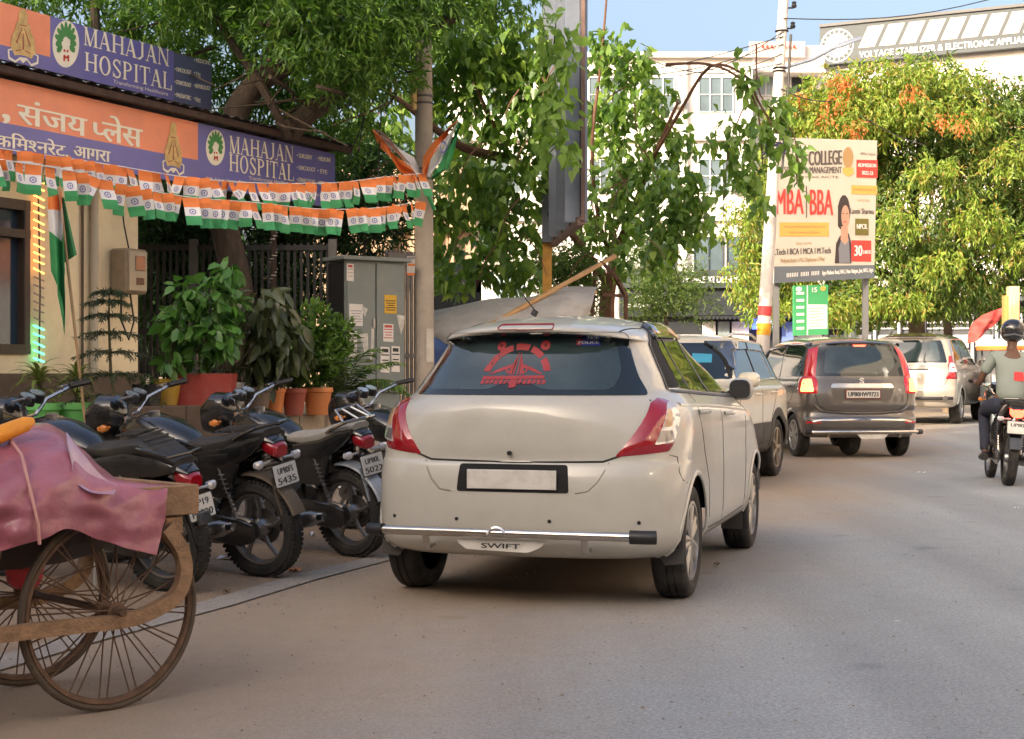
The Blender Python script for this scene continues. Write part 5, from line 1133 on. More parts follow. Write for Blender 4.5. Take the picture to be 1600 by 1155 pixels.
def bunting(label, pts, step):
    t = thing('flag_bunting', label, 'bunting', W(*pts[0]), 0, 'strings of paper flags'); o = t.location.copy(); P = [W(*p)-o for p in pts]; path = []
    for i in range(len(P)-1):
        p0, p1, p2, p3 = P[max(i-1, 0)], P[i], P[i+1], P[min(i+2, len(P)-1)]
        for k in range(12): path.append(V(catmull(p0, p1, p2, p3, k/12)))
    path.append(P[-1]); mb = MB(); mb.tube(path, .004, 5); mb.build('string', F_w, t); acc = 0; nxt = .02
    for a, b in zip(path, path[1:]):
        L_ = (b-a).length
        while nxt <= acc+L_:
            q = a+(b-a)*((nxt-acc)/L_); yaw = atan2((b-a).y, (b-a).x); k = random.random()
            obj('flag', random.choice(FM), t, q+V((0, random.uniform(-.012, .012), 0)), (random.gauss(-.04, .10), random.gauss(0, .11)+(.30 if q.x > P[0].x-1.2 and pts[0][0] > 600 else 0)*.0, (yaw if yaw > -pi/2 and yaw < pi/2 else yaw+pi)*.55+random.gauss(0, .38)), (random.uniform(.75, 1.12), 1, random.uniform(.92, 1.05)))
            nxt += step*random.uniform(.72, 1.32)
        acc += L_
    return t
bunting('upper string of orange, white and green paper flags, from the concrete pole across the signboard', [(662, 262, 15.3), (600, 268, 14.8), (520, 277, 14.2), (400, 277, 13.4), (290, 268, 12.8), (180, 250, 12.2), (60, 232, 11.6), (-60, 214, 11.0)], .110)
bunting('lower string of orange, white and green paper flags, sagging below the other', [(658, 306, 15.3), (590, 316, 14.6), (500, 318, 13.9), (400, 308, 13.2), (300, 300, 12.6), (200, 282, 12.0), (110, 258, 11.5), (-60, 232, 10.8)], .126)
# national flag on a bamboo stick
t = thing('flag_on_stick', 'tall limp orange, white and green flag on a bamboo stick among the green pots', 'flag', W(134, 625, 10.9))
o = t.location; top = W(92, 285, 10.9)-o; mb = MB(); mb.tube([V((0, 0, -.15)), top], .0105, 8); mb.build('stick', mt('bamboo', (.38, .24, .12), .6, var=.2, vs=12), t)
mb = MB()
def FP(u, v):         # u across the cloth (fly), v down the hoist: gathered folds hanging from the top of the stick
    px = 92+(26-14*v)*sin(u*3.1)*.35+(u-.15)*(-22 if v < .8 else -12)+8*v; py = 288+ (225*v*(.55+.45*(1-abs(u-.45)*1.3)))+12*u
    return W(px, py, 10.9-.05*sin(u*9+v*2)-.03)-o
for bi, (a, b) in enumerate(((0, .12), (.12, .34), (.34, 1))):
    mb.cur = bi; mb.grid(lambda u, v: FP(u, a+(b-a)*v), 14, 8)
mb.build('cloth', [F_o, F_w, F_g], t)
mb = MB(); mb.cur = 0; mb.grid(lambda u, v: W(96+20*u*v+4*u, 300+105*v*(1-.15*u), 10.95+.04*sin(u*6))-o, 6, 8); mb.build('cloth_fold', [mt('flag green shaded', (.03, .20, .07), .8)], t)  # shade of the fold put into a darker copy of the green
# ================================================================ poles, cabinet, fences
polem = mt('pole concrete', (.40, .34, .27), .85, var=.12, vs=4, bump=.3, bs=30, dirt=(.22, .18, .14), da=.5, ds=3)
PX = W(664, 573, 15.6); t = thing('concrete_pole', 'round concrete pole carrying the flag strings, left of the white hatchback', 'pole', (PX.x, PX.y, 0))
mb = MB(); mb.tube([(0, 0, 0), (-.01, 0, 3), (-.02, 0, 7.5)], [.105, .092, .075], 20); mb.build('shaft', polem, t)
mb = MB()
for z in (3.28, 3.18, 3.95, 4.02): mb.lathe([(.092, -.012), (.1, 0), (.092, .012)], 14, (-.01, 0, z), 'z')
mb.build('wire_ties', backm, t)['kind'] = 'stuff'
mb = MB(); mb.tube([(-.10, -.04, 3.88), (-.11, -.05, 4.02), (-.10, -.04, 4.22)], [.03, .035, .03], 10); mb.build('tube_lamp', mt('yellowed lamp cover', (.75, .50, .20), .4), t)
mb = MB(); mb.tube([(-.02, -.10, 3.1), (.05, -.14, 2.98), (.10, -.1, 2.86)], .02, 6); mb.build('tied_rag', F_g, t)
# small posters pasted on the pole foot
mb = MB(); mb.grid(lambda u, v: V((.1075*sin(.2+u*.8), -.1075*cos(.2+u*.8), 1.32+.34*v)), 5, 1); mb.build('torn_paper', mt('old paper', (.55, .50, .42), .8, var=.2), t)
def cloth_flag(label, pa, pb, wd, Y, cols, wheel=False):
    t = thing('tied_flag', label, 'flag', W(*pb, Y)); o = t.location; A = W(*pb, Y)-o; B = W(*pa, Y)-o; n_ = (B-A).cross(V((0, 1, 0))).normalized(); mb = MB()
    for bi in range(len(cols)):
        mb.cur = bi; mb.grid(lambda u, v: A+(B-A)*u+n_*wd*((bi+v)/len(cols)-.5)*((.3+.7*min(1, u/.25))*(1-u)**.6+.05)+V((0, .05*sin(u*7+(bi+v)*4)+.03*sin((bi+v)*9), .02*sin(u*9+v*4))), 12, 4)
    mb.build('cloth', cols, t)
    if wheel:
        mb = MB(); c = A+(B-A)*.52
        for k in range(20):
            a, b = 2*pi*k/20, 2*pi*(k+1)/20; mb.add([c+V((0, -.05, 0))+V((cos(g)*r_*.6, 0, sin(g)*r_)) for g, r_ in ((a, .06), (b, .06), (b, .045), (a, .045))], [(0, 1, 2, 3)])
        mb.build('wheel_emblem', F_b, t, smooth=0)
cloth_flag('orange and white flag tied to the concrete pole, pointing up left', (583, 195), (652, 266), .22, 15.35, [F_w, F_o])
cloth_flag('green, white and orange flag with blue wheel, tied to the pole pointing up right', (716, 180), (668, 268), .32, 15.3, [F_g, F_w, F_o], True)
# overhead cables dropping to the kiosk
t = thing('overhead_cables', 'thin dark cables hanging from the tree towards the kiosk roof', 'cables', W(600, 60, 15.5)); o = t.location; mb = MB()
for a, b in (((605, 60), (590, 330)), ((600, 0), (560, 230)), ((612, 90), (540, 250)), ((597, 70), (600, 130)), ((602, 70), (613, 128))): mb.tube([W(*a, 15.5)-o, W((a[0]+b[0])/2-4, (a[1]+b[1])/2, 15.4)-o, W(*b, 15.0)-o], .006, 5)
mb.build('cable', black, t)['kind'] = 'stuff'
# grey electrical cabinet
cabm = mt('cabinet grey', (.175, .20, .185), .55, var=.08, vs=3, dirt=(.28, .26, .22), da=.35, ds=5)
cA, cB = W(540, 573, 15.0), W(633, 573, 15.4); cd_ = (cB-cA); cd_.z = 0; cl = cd_.length; cx_ = cd_.normalized(); cn = V((cx_.y, -cx_.x, 0))
t = thing('electrical_cabinet', 'tall grey electrical cabinet plastered with notices', 'electrical cabinet', (cA.x, cA.y, .70)); rotc = M((cx_, -cn, V((0, 0, 1)))).transposed()
def cb(mb, u0, u1, o0, o1, z0, z1, b=0): mb.box(cx_*((u0+u1)/2)+cn*((o0+o1)/2)+V((0, 0, (z0+z1)/2)), (u1-u0, o1-o0, z1-z0), rotc, b)
mb = MB(); cb(mb, 0, cl, -.34, -.012, .32, 1.62, .006); mb.build('case', cabm, t, smooth=0)
mb = MB(); cb(mb, .03, cl-.03, -.32, -.05, 0, .32, .006); mb.build('base', cabm, t, smooth=0)
mb = MB(); cb(mb, -.05, cl+.05, -.38, .05, 1.62, 1.66, .006); mb.build('roof_plate', cabm, t, smooth=0)
for u0, u1 in ((.015, cl/2-.008), (cl/2+.008, cl-.015)):
    mb = MB(); cb(mb, u0, u1, -.012, .006, .36, 1.60, .004); d_ = mb.build('door', cabm, t, smooth=0)
mb = MB(); cb(mb, cl/2-.04, cl/2-.015, .006, .02, .95, 1.05, .003); mb.build('handle', steel, d_)
mb = MB(); cb(mb, -.014, -.002, -.32, -.03, .0, 1.6); mb.build('side_shade', matteblack, t, smooth=0)  # black sheet that paints shade over the cabinet's left side
bc = Board(t, (0, 0, 0), tuple(cx_*cl), (0, 0, 1.66))
paper = mt('notice paper', (.66, .62, .56), .8, var=.06, vs=8); ypap = mt('yellow notice', (.62, .36, .03), .7); torn = mt('torn paper patch', (.50, .48, .42), .9, var=.3, vs=20)
def notice(x0, y0, x1, y1, m_=paper, lines=5, head=None, lc=ink, nm='notice'):
    q = bc.poly(nm, [(x0, y0), (x1, y0+1), (x1, y1+1), (x0, y1)], m_, .009, px=True); mb = MB(); h = (y1-y0)
    for k in range(lines):
        y = y0+h*(.30+.62*k/max(1, lines)); w_ = (x1-x0)*(.12+.12*((k*7) % 3)); bc.poly('', [(x0+w_*.6, y), (x1-w_*.5, y+.3), (x1-w_*.5, y+h*.05+.3), (x0+w_*.6, y+h*.05)], None, .0095, px=True, mb=mb)
    mb.build('print', lc, q, smooth=0)
    if head: mb = MB(); bc.poly('', [(x0+2, y0+h*.08), (x1-2, y0+h*.08+.5), (x1-2, y0+h*.22+.5), (x0+2, y0+h*.22)], None, .0098, px=True, mb=mb); mb.build('print_heading', head, q, smooth=0)
prt = mt('print red', (.45, .06, .05), .7); prg = mt('print grey', (.35, .33, .33), .7)
notice(541, 403, 552, 430, lines=3, head=prt, lc=prg); notice(545, 466, 566, 500, lines=5, lc=prg); notice(600, 452, 619, 481, ypap, 5); notice(598, 497, 614, 525, lines=4, head=prt, lc=prt)
notice(541, 508, 557, 525, lines=3); notice(541, 527, 557, 549, torn, 2, lc=prg); notice(594, 533, 608, 573, lines=3, head=ink); notice(611, 532, 624, 572, lines=3, head=ink)
for q in ([(619, 483), (632, 485), (630, 500), (626, 515), (622, 498)], [(560, 514), (574, 512), (575, 535), (570, 549), (566, 530)], [(580, 503), (584, 502), (583, 540), (578, 558), (579, 525)], [(567, 470), (574, 474), (570, 487), (566, 480)]): bc.poly('torn_paper', q, torn, .008, px=True)
# dark picket fence
fenm = mt('fence dark paint', (.042, .038, .034), .6, var=.3, vs=6); feng = mt('fence grey paint', (.16, .15, .14), .6, var=.2, vs=6)
def fence(label, xa, xb, Ya, Yb, y_top, y_bot, sp, mat, posts=(), rails=(.1, .9), pw=.022, name='fence'):
    A, B = W(xa, 573, Ya), W(xb, 573, Yb); A.z = B.z = 0; t = thing(name, label, 'fence', A); d = B-A; n = int(d.length/sp); zt = 1.22+(573-y_top)*(Ya+Yb)/2/2400; zb = y_bot
    me = None; yaw = atan2(d.y, d.x)
    for i in range(n+1):
        if me is None: mb = MB(); mb.box((0, 0, (zt+zb)/2), (pw, .02, zt-zb)); me = mb.mesh('bar', mat, 0)
        obj('bar', me, t, d*(i/n), (0, 0, yaw))
    for r_ in rails: mb = MB(); z = zb+(zt-zb)*r_; mb.bar(V((0, 0, z))+V((d.y, -d.x, 0)).normalized()*.022, d+V((0, 0, z))+V((d.y, -d.x, 0)).normalized()*.022, .022, .05); mb.build('rail', mat, t, smooth=0)
    for p in posts: mb = MB(); q = d*p+V((d.y, -d.x, 0)).normalized()*.03; mb.bar(q+V((0, 0, .7)), q+V((0, 0, zt+.04)), .08, .08); mb.build('post', feng, t, smooth=0)
    return t
fence('dark steel fence of upright bars behind the potted plants', 205, 522, 15.6, 15.6, 372, .75, .066, fenm, posts=(.31, .995), rails=(.04, .50, .975), pw=.028)
fence('grey upright bars between the cabinet and the concrete pole', 604, 662, 16.8, 17.2, 384, .75, .056, feng, posts=(), rails=(.04, .36, .97), pw=.040)
nt_ = thing('sign_plate', 'small white and orange notice plate fixed to the grey bars beside the pole', 'sign', W(636, 573, 16.6))
bd = Board(nt_, tuple(W(636, 422, 16.6)-nt_.location), tuple(W(650, 422, 16.6)-nt_.location), tuple(W(636, 392, 16.6)-nt_.location)); bd.panel('plate', paper, .01); bd.poly('stripe', [(0, 0), (1, 0), (1, .14), (0, .14)], F_o, .003); bd.poly('stripe', [(.1, .5), (.9, .5), (.9, .62), (.1, .62)], F_o, .003); bd.poly('stripe', [(.1, .85), (.9, .85), (.9, .97), (.1, .97)], prg, .003)
# beige building with arches behind the pole and its dark shop board
stone = mt('beige stone wall', (.50, .36, .24), .85, var=.12, vs=2, bump=.2, bs=15); dkboard = mt('dark shop board', (.06, .065, .075), .5)
def wbox(mb, x0, y0, x1, y1, Y, dep, b=0):
    a = W(x0, y0, Y); c = W(x1, y1, Y); mb.box(((a.x+c.x)/2, Y+dep/2, (a.z+c.z)/2), (abs(c.x-a.x), dep, abs(a.z-c.z)), None, b)
t = thing('arched_building', 'beige building with small arches seen behind the concrete pole', 'building', W(650, 573, 24)); t.location.z = 0
mb = MB(); wbox(mb, 470, 250, 742, 640, 24.3, 3); w_ = mb.build('wall', stone, t, smooth=0); w_.matrix_parent_inverse = t.matrix_world.inverted() if 0 else M.Translation(-t.location)
def relo(o): o.matrix_parent_inverse = M.Translation(-o.parent.location) if o.parent.type == 'EMPTY' else M(); return o
for k in range(4):
    x = 598+31*k; mb = MB(); a = W(x, 400, 24.28); s_ = 24.28/2400
    mb.prism([(-10*s_, -42*s_), (10*s_, -42*s_), (10*s_, 10*s_)]+[(10*s_*cos(g), 10*s_+14*s_*sin(g)) for g in [pi*i/8 for i in range(1, 8)]]+[(-10*s_, 10*s_)], 0, .05, frame(a, (1, 0, 0), (0, -1, 0))); relo(mb.build('arch', mt('arch recess', (.26, .18, .12), .9), t, smooth=0))
    mb = MB(); wbox(mb, x+13, 350, x+18, 445, 24.1, .2); relo(mb.build('pilaster', stone, t, smooth=0))
mb = MB(); wbox(mb, 590, 340, 742, 347, 24.05, .3); relo(mb.build('cornice', stone, t, smooth=0))
t = thing('shop_board', 'dark shop board with a round white badge, right of the concrete pole', 'sign', W(710, 573, 21)); t.location.z = 0
mb = MB(); wbox(mb, 655, 404, 752, 470, 21, .15); relo(mb.build('board', mt('grey shop fascia', (.13, .13, .13), .6), t, smooth=0)); mb = MB(); wbox(mb, 655, 448, 752, 500, 20.9, .1); relo(mb.build('shutter', dkboard, t, smooth=0))
mb = MB(); mb.lathe([(0, 0), (.10, 0), (.10, .01)], 20, W(686, 424, 20.97), 'y'); relo(mb.build('badge', F_w, t, smooth=0)); mb = MB(); mb.lathe([(.045, -.004), (.065, -.004)], 16, W(686, 424, 20.97), 'y'); relo(mb.build('badge_mark', ink, t, smooth=0))
mb = MB(); wbox(mb, 660, 396, 668, 640, 21, .15); wbox(mb, 744, 396, 752, 640, 21, .15); relo(mb.build('posts', concm, t, smooth=0))['kind'] = 'stuff'
t = thing('low_white_building', 'low white building glimpsed under the heart-leaved tree', 'building', W(800, 573, 34)); t.location.z = 0
mb = MB(); wbox(mb, 742, 402, 862, 640, 34, 3); relo(mb.build('wall', mt('whitewash', (.62, .62, .62), .8, var=.06), t, smooth=0)); mb = MB(); wbox(mb, 775, 425, 818, 640, 33.96, .05); relo(mb.build('shutter', mt('grey blue shutter', (.25, .32, .38), .6), t, smooth=0)); mb = MB(); wbox(mb, 738, 398, 866, 405, 33.8, .3); relo(mb.build('parapet', concm, t, smooth=0))
# ================================================================ potted plants
L_dr = leafmat('striped dracaena leaf', [(.10, .16, .03), (.30, .30, .07), (.14, .20, .04), (.05, .10, .02)], .25)
L_bush = leafmat('dark broad leaf', [(.03, .09, .018), (.055, .15, .028), (.09, .22, .04), (.04, .11, .025)], .25, .35)
L_crot = leafmat('dusky croton leaf', [(.06, .05, .026), (.11, .085, .045), (.05, .08, .025), (.16, .15, .055)], .2, .35)
L_brt = leafmat('bright shrub leaf', [(.06, .13, .02), (.11, .22, .03), (.04, .09, .015), (.16, .26, .05)], .3)
L_palm = leafmat('palm leaflet', [(.05, .12, .02), (.12, .20, .04), (.20, .26, .07)], .3)
L_pine = leafmat('araucaria needle', [(.02, .045, .018), (.04, .07, .03), (.06, .085, .03)], .15)
stemm = mt('green brown stem', (.07, .065, .03), .8, var=.3, vs=10); soilm = mt('potting soil', (.035, .024, .016), .95, bump=.6, bs=40)
def potm(n, c): return mt(n, c, .6, var=.12, vs=7, dirt=(.22, .17, .12), da=.4, ds=7)
PG = potm('green pot', (.14, .48, .11)); PO = potm('orange pot', (.80, .22, .05)); PM = potm('maroon pot', (.36, .08, .05)); PT = potm('terracotta pot', (.70, .24, .07)); PY = potm('yellow pot', (.55, .33, .04))
PK = potm('black pot', (.02, .02, .02)); PC = potm('cream pot', (.50, .47, .38)); PB = potm('brown grey pot', (.17, .12, .095))
def pot(t, r, h, m, ribs=False, lip=True):
    mb = MB(); q = [(r*.68, 0), (r*.70, .005), (r*.93, h*.80), (r*.94, h*.82)]+([(r*1.0, h*.825), (r*1.03, h*.84), (r*1.03, h*.97), (r*1.0, h)] if lip else [(r, h)])+[(r*.92, h), (r*.90, h*.88)]
    mb.lathe(q, 24); mb.lathe([(0, 0), (r*.68, 0)], 24)
    if ribs:
        for k in range(16): a = 2*pi*k/16; mb.tube([V((r*.72*cos(a), r*.72*sin(a), .03)), V((r*.93*cos(a), r*.93*sin(a), h*.75))], .008, 5)
    mb.build('pot', m, t); mb = MB(); mb.lathe([(0, h*.9), (r*.91, h*.88)], 20); mb.build('soil', soilm, t)
def plant_at(label, px, py, Y, name='potted_plant', z=None):
    p = W(px, py, Y); 
    if z is not None: p.z = z
    return thing(name, label, 'potted plant', p, random.random()*0)
def strap(n, L_, w_, z0, mat, t, up=.9, droop=.7, spread=1, segs=6, name='leaf', c=(0, 0)):
    for i in range(n):
        a = 2.39996*i+random.uniform(-.2, .2); l = L_*random.uniform(.75, 1.1); f = (i/n); el = up*(1-.75*f)+.1; mb = MB(); pts = []; e = el
        p = V((c[0], c[1], z0+.02*(n-i)/n)); d2 = V((cos(a), sin(a), 0)); s_ = d2.cross(V((0, 0, 1)))
        for k in range(segs+1):
            q = k/segs; w2 = w_*sin(pi*min(1, .12+q*.88))**.8*.5; pts += [p-s_*w2+V((0, 0, .25*w2)), p, p+s_*w2+V((0, 0, .25*w2))]
            p = p+(d2*cos(e*pi/2)*spread+V((0, 0, sin(e*pi/2))))*l/segs; e -= droop*1.5/segs
        mb.add(pts, [(3*k+j, 3*k+j+1, 3*k+j+4, 3*k+j+3) for k in range(segs) for j in (0, 1)]); mb.build(name, mat, t)
def frond_batch(base, tip_dir, L_, n, ll, w_, droop=.5):
    """a feather frond: leaflets on both sides of a drooping rachis; returns rachis points and leaf arrays"""
    p = V(base); d = V(tip_dir).normalized(); pts = []; P = []; D = []
    for k in range(n):
        q = k/n; pts.append(p.copy()); s_ = d.cross(V((0, 0, 1))).normalized() if abs(d.z) < .98 else V((1, 0, 0))
        for sg in (-1, 1): P.append(tuple(p)); D.append(tuple(s_*sg*.9+d*.7+V((0, 0, -.12-.3*random.random()))))
        d = (d+V((0, 0, -droop/n*1.6))).normalized(); p = p+d*L_/n
    sz = np.repeat(np.array([ll*sin(pi*(.12+.8*k/n))**.7 for k in range(n)]), 2)
    return pts, leaves(np.array(P), np.array(D), sz*rs.uniform(.85, 1.1, len(sz)), w_, 'long', roll=.25)
# two green pots of striped dracaena
for (px, lb) in ((61, 'striped yellow green dracaena in a green pot below the window, left of the flag stick'), (120, 'striped yellow green dracaena in a green pot beside the flag stick')):
    t = plant_at(lb, px, 665, 11.0 if px < 100 else 11.2, z=.70); pot(t, .155, .30, PG); mb = MB(); mb.tube([(0, 0, .2), (.01, 0, .48)], .02, 8); mb.build('stem', stemm, t)
    strap(26, .27, .035, .42, L_dr, t, up=.95, droop=.85); strap(14, .24, .032, .33, L_dr, t, up=.6, droop=.9)
# bright orange pot with the small araucaria
t = plant_at('small araucaria tree with tiered drooping branches in a bright orange pot', 184, 662, 11.1, 'potted_tree', z=.70); pot(t, .125, .27, PO)
mb = MB(); tr = [V((0, 0, .2)), V((-.05, 0, .5)), V((-.07, .02, .9)), V((-.06, 0, 1.12))]; mb.tube(tr, [.014, .012, .008, .004], 8); mb.build('trunk', stemm, t); bt = []; mb = MB()
for ti, z in enumerate((.34, .50, .66, .80, .93, 1.03, 1.10)):
    nb = 7; L_ = .40*(1-ti*.11); c = V((-.07*min(1, z), 0, z))
    for k in range(nb):
        a = 2*pi*k/nb+ti*.5; d = V((cos(a), sin(a), .22)); p = c.copy(); pts = []
        for j in range(9): pts.append(p.copy()); p = p+d.normalized()*L_/9; d.z -= .10
        mb.tube(pts, [.004-.0003*j for j in range(9)], 4); P = []; D = []
        for j in range(1, 9):
            for m_ in range(9): P.append(tuple(pts[j]+V((random.uniform(-.01, .01),)*3))); dd = (pts[j]-pts[j-1]).normalized(); D.append(tuple(dd*.8+V((random.gauss(0, .6), random.gauss(0, .6), random.gauss(-.35, .4)))))
        bt.append(leaves(np.array(P), np.array(D), rs.uniform(.025, .05, len(P)), .006, 'blade'))
mb.build('branches', stemm, t)['kind'] = 'stuff'; stuff_part('needles', np_mesh('needles', bt, L_pine), t)
# big dark broad-leaved bush in the yellow pot, its leaves separate
def broad_bush(label, px, py, Y, z, potd, blobs, n, size, width, mat, kind='long', droop=-.6, name='potted_plant', big=0):
    t = plant_at(label, px, py, Y, name, z=z)
    if potd: pot(t, *potd)
    P, D = blob_points(n, blobs, .35); D = D*.6+rs.normal(size=D.shape)*.45+np.array([0, 0, droop]); o = 0
    if big:
        v, f = leaves(P[:big], D[:big], rs.uniform(.8, 1.25, big)*size, rs.uniform(.85, 1.1, big)*width, kind, roll=.7); k = len(leaf_template(kind)[0]); nf = len(leaf_template(kind)[1])
        for i in range(big): obj('leaf', np_mesh('leaf', [(v[i*k:(i+1)*k], f[i*nf:(i+1)*nf]-i*k)], mat), t)
    if n > big: stuff_part('foliage', np_mesh('foliage', [leaves(P[big:], D[big:], rs.uniform(.7, 1.2, n-big)*size, rs.uniform(.8, 1.1, n-big)*width, kind, roll=.7)], mat), t)
    mb = MB(); z0 = potd[1]*.8 if potd else 0
    for b in blobs[:6]: limb(mb, [(0, 0, z0), (b[0]*.35, b[1]*.35, z0+(b[2]-z0)*.5), (b[0], b[1], b[2]+b[5]*.4)], .012, .005, 6)
    mb.build('stems', stemm, t)['kind'] = 'stuff'; return t
broad_bush('tall dark bush with broad hanging leaves in a yellow pot', 260, 627, 11.6, L1a.z, (.115, .20, PY, False, False), [(.12, 0, .62, .18, .16, .16), (.36, .05, .80, .22, .18, .18), (.14, .05, .86, .14, .14, .10), (.40, 0, .52, .15, .13, .14), (.05, -.05, .34, .10, .10, .08), (.26, .05, .40, .12, .10, .10), (.46, .0, 1.0, .12, .12, .08)], 430, .115, .068, L_bush, big=290)
for (px, lb) in ((222, 'left one of two small black pots on the brown ledge'), (238, 'black pot touching the yellow pot on the brown ledge')):
    t = plant_at(lb, px, 627, 11.35, z=L1a.z); pot(t, .075, .16, PK, lip=False); strap(10, .16, .02, .14, L_brt, t, up=.8, droop=.8)
# red square planter
t = plant_at('square red planter on the brown ledge', 322, 629, 11.75, 'planter', z=L1a.z); mb = MB(); w_ = .22
mb.add([(-w_*.9, -.1, 0), (w_*.9, -.1, 0), (w_*.9, .1, 0), (-w_*.9, .1, 0), (-w_, -.12, .24), (w_, -.12, .24), (w_, .12, .24), (-w_, .12, .24)], [(0, 1, 5, 4), (1, 2, 6, 5), (2, 3, 7, 6), (3, 0, 4, 7), (3, 2, 1, 0)]); mb.build('pot', potm('red pot', (.36, .05, .035)), t, smooth=0)
mb = MB(); mb.quad((-w_*.95, -.11, .21), (w_*.95, -.11, .21), (w_*.95, .11, .21), (-w_*.95, .11, .21)); mb.build('soil', soilm, t); strap(16, .24, .03, .2, L_brt, t, up=.9, droop=.5)
# row on the tiled ledge
def row(px, r, h, m, Y, lb, ribs=False): t = plant_at(lb, px, 640, Y, z=L2a.z); pot(t, r, h, m, ribs); return t
t = row(361, .115, .27, PC, 12.0, 'ribbed cream pot with bare thin stems, leftmost on the tiled ledge', True)
mb = MB()
for k in range(9): a = k*2.4; limb(mb, [(0, 0, .2), (.06*cos(a), .06*sin(a), .40), (.16*cos(a), .16*sin(a), .55+.03*k)], .006, .003, 5)
mb.build('stems', barklight, t)['kind'] = 'stuff'; strap(12, .30, .035, .28, L_crot, t, up=.9, droop=.9)
t = row(402, .115, .235, PB, 12.15, 'brown grey pot with a dusky large-leaved croton'); 
P, D = blob_points(230, [(.05, 0, .85, .26, .2, .22), (.18, 0, .60, .26, .2, .22), (.02, 0, .45, .18, .18, .18)], .3); D = D*.5+rs.normal(size=D.shape)*.35+np.array([0, 0, -.8])
v, f = leaves(P, D, rs.uniform(.14, .24, 230), rs.uniform(.055, .085, 230), 'long', roll=.6)
for i in range(230): obj('leaf', np_mesh('leaf', [(v[i*7:(i+1)*7], f[i*6:(i+1)*6]-i*7)], L_crot), t)
mb = MB()
for k in range(4): limb(mb, [(0, 0, .2), (.03*k-.03, 0, .5), (.10*k-.08, .03, .95)], .012, .006, 6)
mb.build('stems', stemm, t)['kind'] = 'stuff'
t = row(428, .095, .225, PT, 12.35, 'narrow orange terracotta pot between the brown grey pot and the maroon pot'); strap(18, .30, .03, .2, L_brt, t, up=.95, droop=.6)
t = row(459, .105, .22, PM, 12.45, 'maroon pot with a feathery green palm seedling')
bt = []; mb = MB()
for k in range(16): a = k*2.4; pts, b_ = frond_batch((0, 0, .2), (cos(a)*.5, sin(a)*.5, 1.1), .42+.05*(k % 4), 18, .10, .016, .9); bt.append(b_); mb.tube(pts, .004, 4)
mb.build('stems', stemm, t)['kind'] = 'stuff'; stuff_part('fronds', np_mesh('fronds', bt, L_palm), t)
t = row(496, .125, .225, PT, 12.6, 'wide orange terracotta pot with a dense bright green shrub, rightmost in the row')
P, D = blob_points(1500, [(-.12, 0, .55, .22, .18, .20), (.08, 0, .50, .2, .18, .18), (-.02, 0, .78, .16, .15, .14), (.20, 0, .70, .12, .12, .10), (-.05, 0, .34, .2, .16, .14)], .3)
stuff_part('foliage', np_mesh('foliage', [leaves(P, D*.7+rs.normal(size=D.shape)*.5+np.array([0, 0, .3]), rs.uniform(.05, .085, 1500), .03, 'long', roll=.8)], L_brt), t)
mb = MB()
for k in range(5): limb(mb, [(0, 0, .2), (.04*k-.08, 0, .45), (.09*k-.2, .03, .7)], .008, .004, 5)
mb.build('stems', stemm, t)['kind'] = 'stuff'
# areca palm right of the row, in a maroon pot
t = plant_at('areca palm with long arching fronds in front of the grey cabinet', 535, 640, 13.0, z=.78); pot(t, .12, .22, PM); bt = []; mb = MB()
for k, (dx, dz) in enumerate(((1.0, .35), (.9, .8), (.55, 1.0), (.2, 1.2), (1.1, .55), (-.3, 1.0), (.75, .15), (.6, .6), (1.2, .25), (-.15, .8))):
    pts, b_ = frond_batch((0, 0, .2), (dx*.65, random.uniform(-.5, .1), dz+.55), .62+.05*(k % 3), 24, .15, .018, 1.1); bt.append(b_); mb.tube(pts, .005, 4)
mb.build('stems', L_palm, t)['kind'] = 'stuff'; stuff_part('fronds', np_mesh('fronds', bt, L_palm), t)
# ================================================================ trees
L_neem = leafmat('neem leaflet', [(.06, .14, .025), (.10, .21, .035), (.15, .29, .045), (.07, .16, .03), (.25, .39, .06)], .40)
L_peep = leafmat('heart shaped leaf', [(.09, .18, .04), (.14, .25, .05), (.22, .36, .06), (.10, .19, .06), (.32, .46, .08)], .38, .35)
L_mango = leafmat('mango leaf', [(.045, .10, .02), (.08, .16, .028), (.15, .24, .04), (.06, .12, .022), (.24, .30, .05), (.10, .19, .03), (.28, .17, .06)], .30)
L_mangol = leafmat('young yellow mango leaf', [(.20, .30, .04), (.26, .35, .05), (.15, .26, .035), (.34, .25, .06), (.22, .33, .05), (.17, .28, .04)], .35)
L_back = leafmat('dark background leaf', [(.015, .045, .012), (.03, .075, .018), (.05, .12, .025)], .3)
def crown(name, blobs, n, size, width, mat, t, kind='blade', droop=-.5, shell=.35, twig=5, spread=.18, roll=.9):
    """leaves gathered on drooping twigs spread through the crown"""
    nc = n//twig; P, D = blob_points(nc, blobs, shell); ax = D*.6+rs.normal(size=D.shape)*.5+np.array([0, 0, droop]); ax /= np.linalg.norm(ax, axis=1, keepdims=True)
    PP = np.repeat(P, twig, 0)+np.repeat(ax, twig, 0)*(np.tile(np.arange(twig), nc)*spread/twig)[:, None]+rs.normal(size=(nc*twig, 3))*spread*.10
    DD = np.repeat(ax, twig, 0)*.8+rs.normal(size=(nc*twig, 3))*.6+np.array([0, 0, droop*.4]); m_ = len(PP)
    b_ = leaves(PP, DD, rs.uniform(.7, 1.2, m_)*size, rs.uniform(.8, 1.15, m_)*width, kind, roll=roll); return b_
def wb(lst, Y, sy=1.0):      # blobs given as pixel centre, depth offset, pixel radii -> world
    out = []
    for (px, py, dy, rx, rz) in lst:
        p = W(px, py, Y+dy); k = (Y+dy)/2400; out.append((p.x, p.y, p.z, rx*k, sy*max(rx, rz)*k, rz*k))
    return out
def rel(b, o): return [(x-o.x, y-o.y, z-o.z, *r_) for x, y, z, *r_ in b]
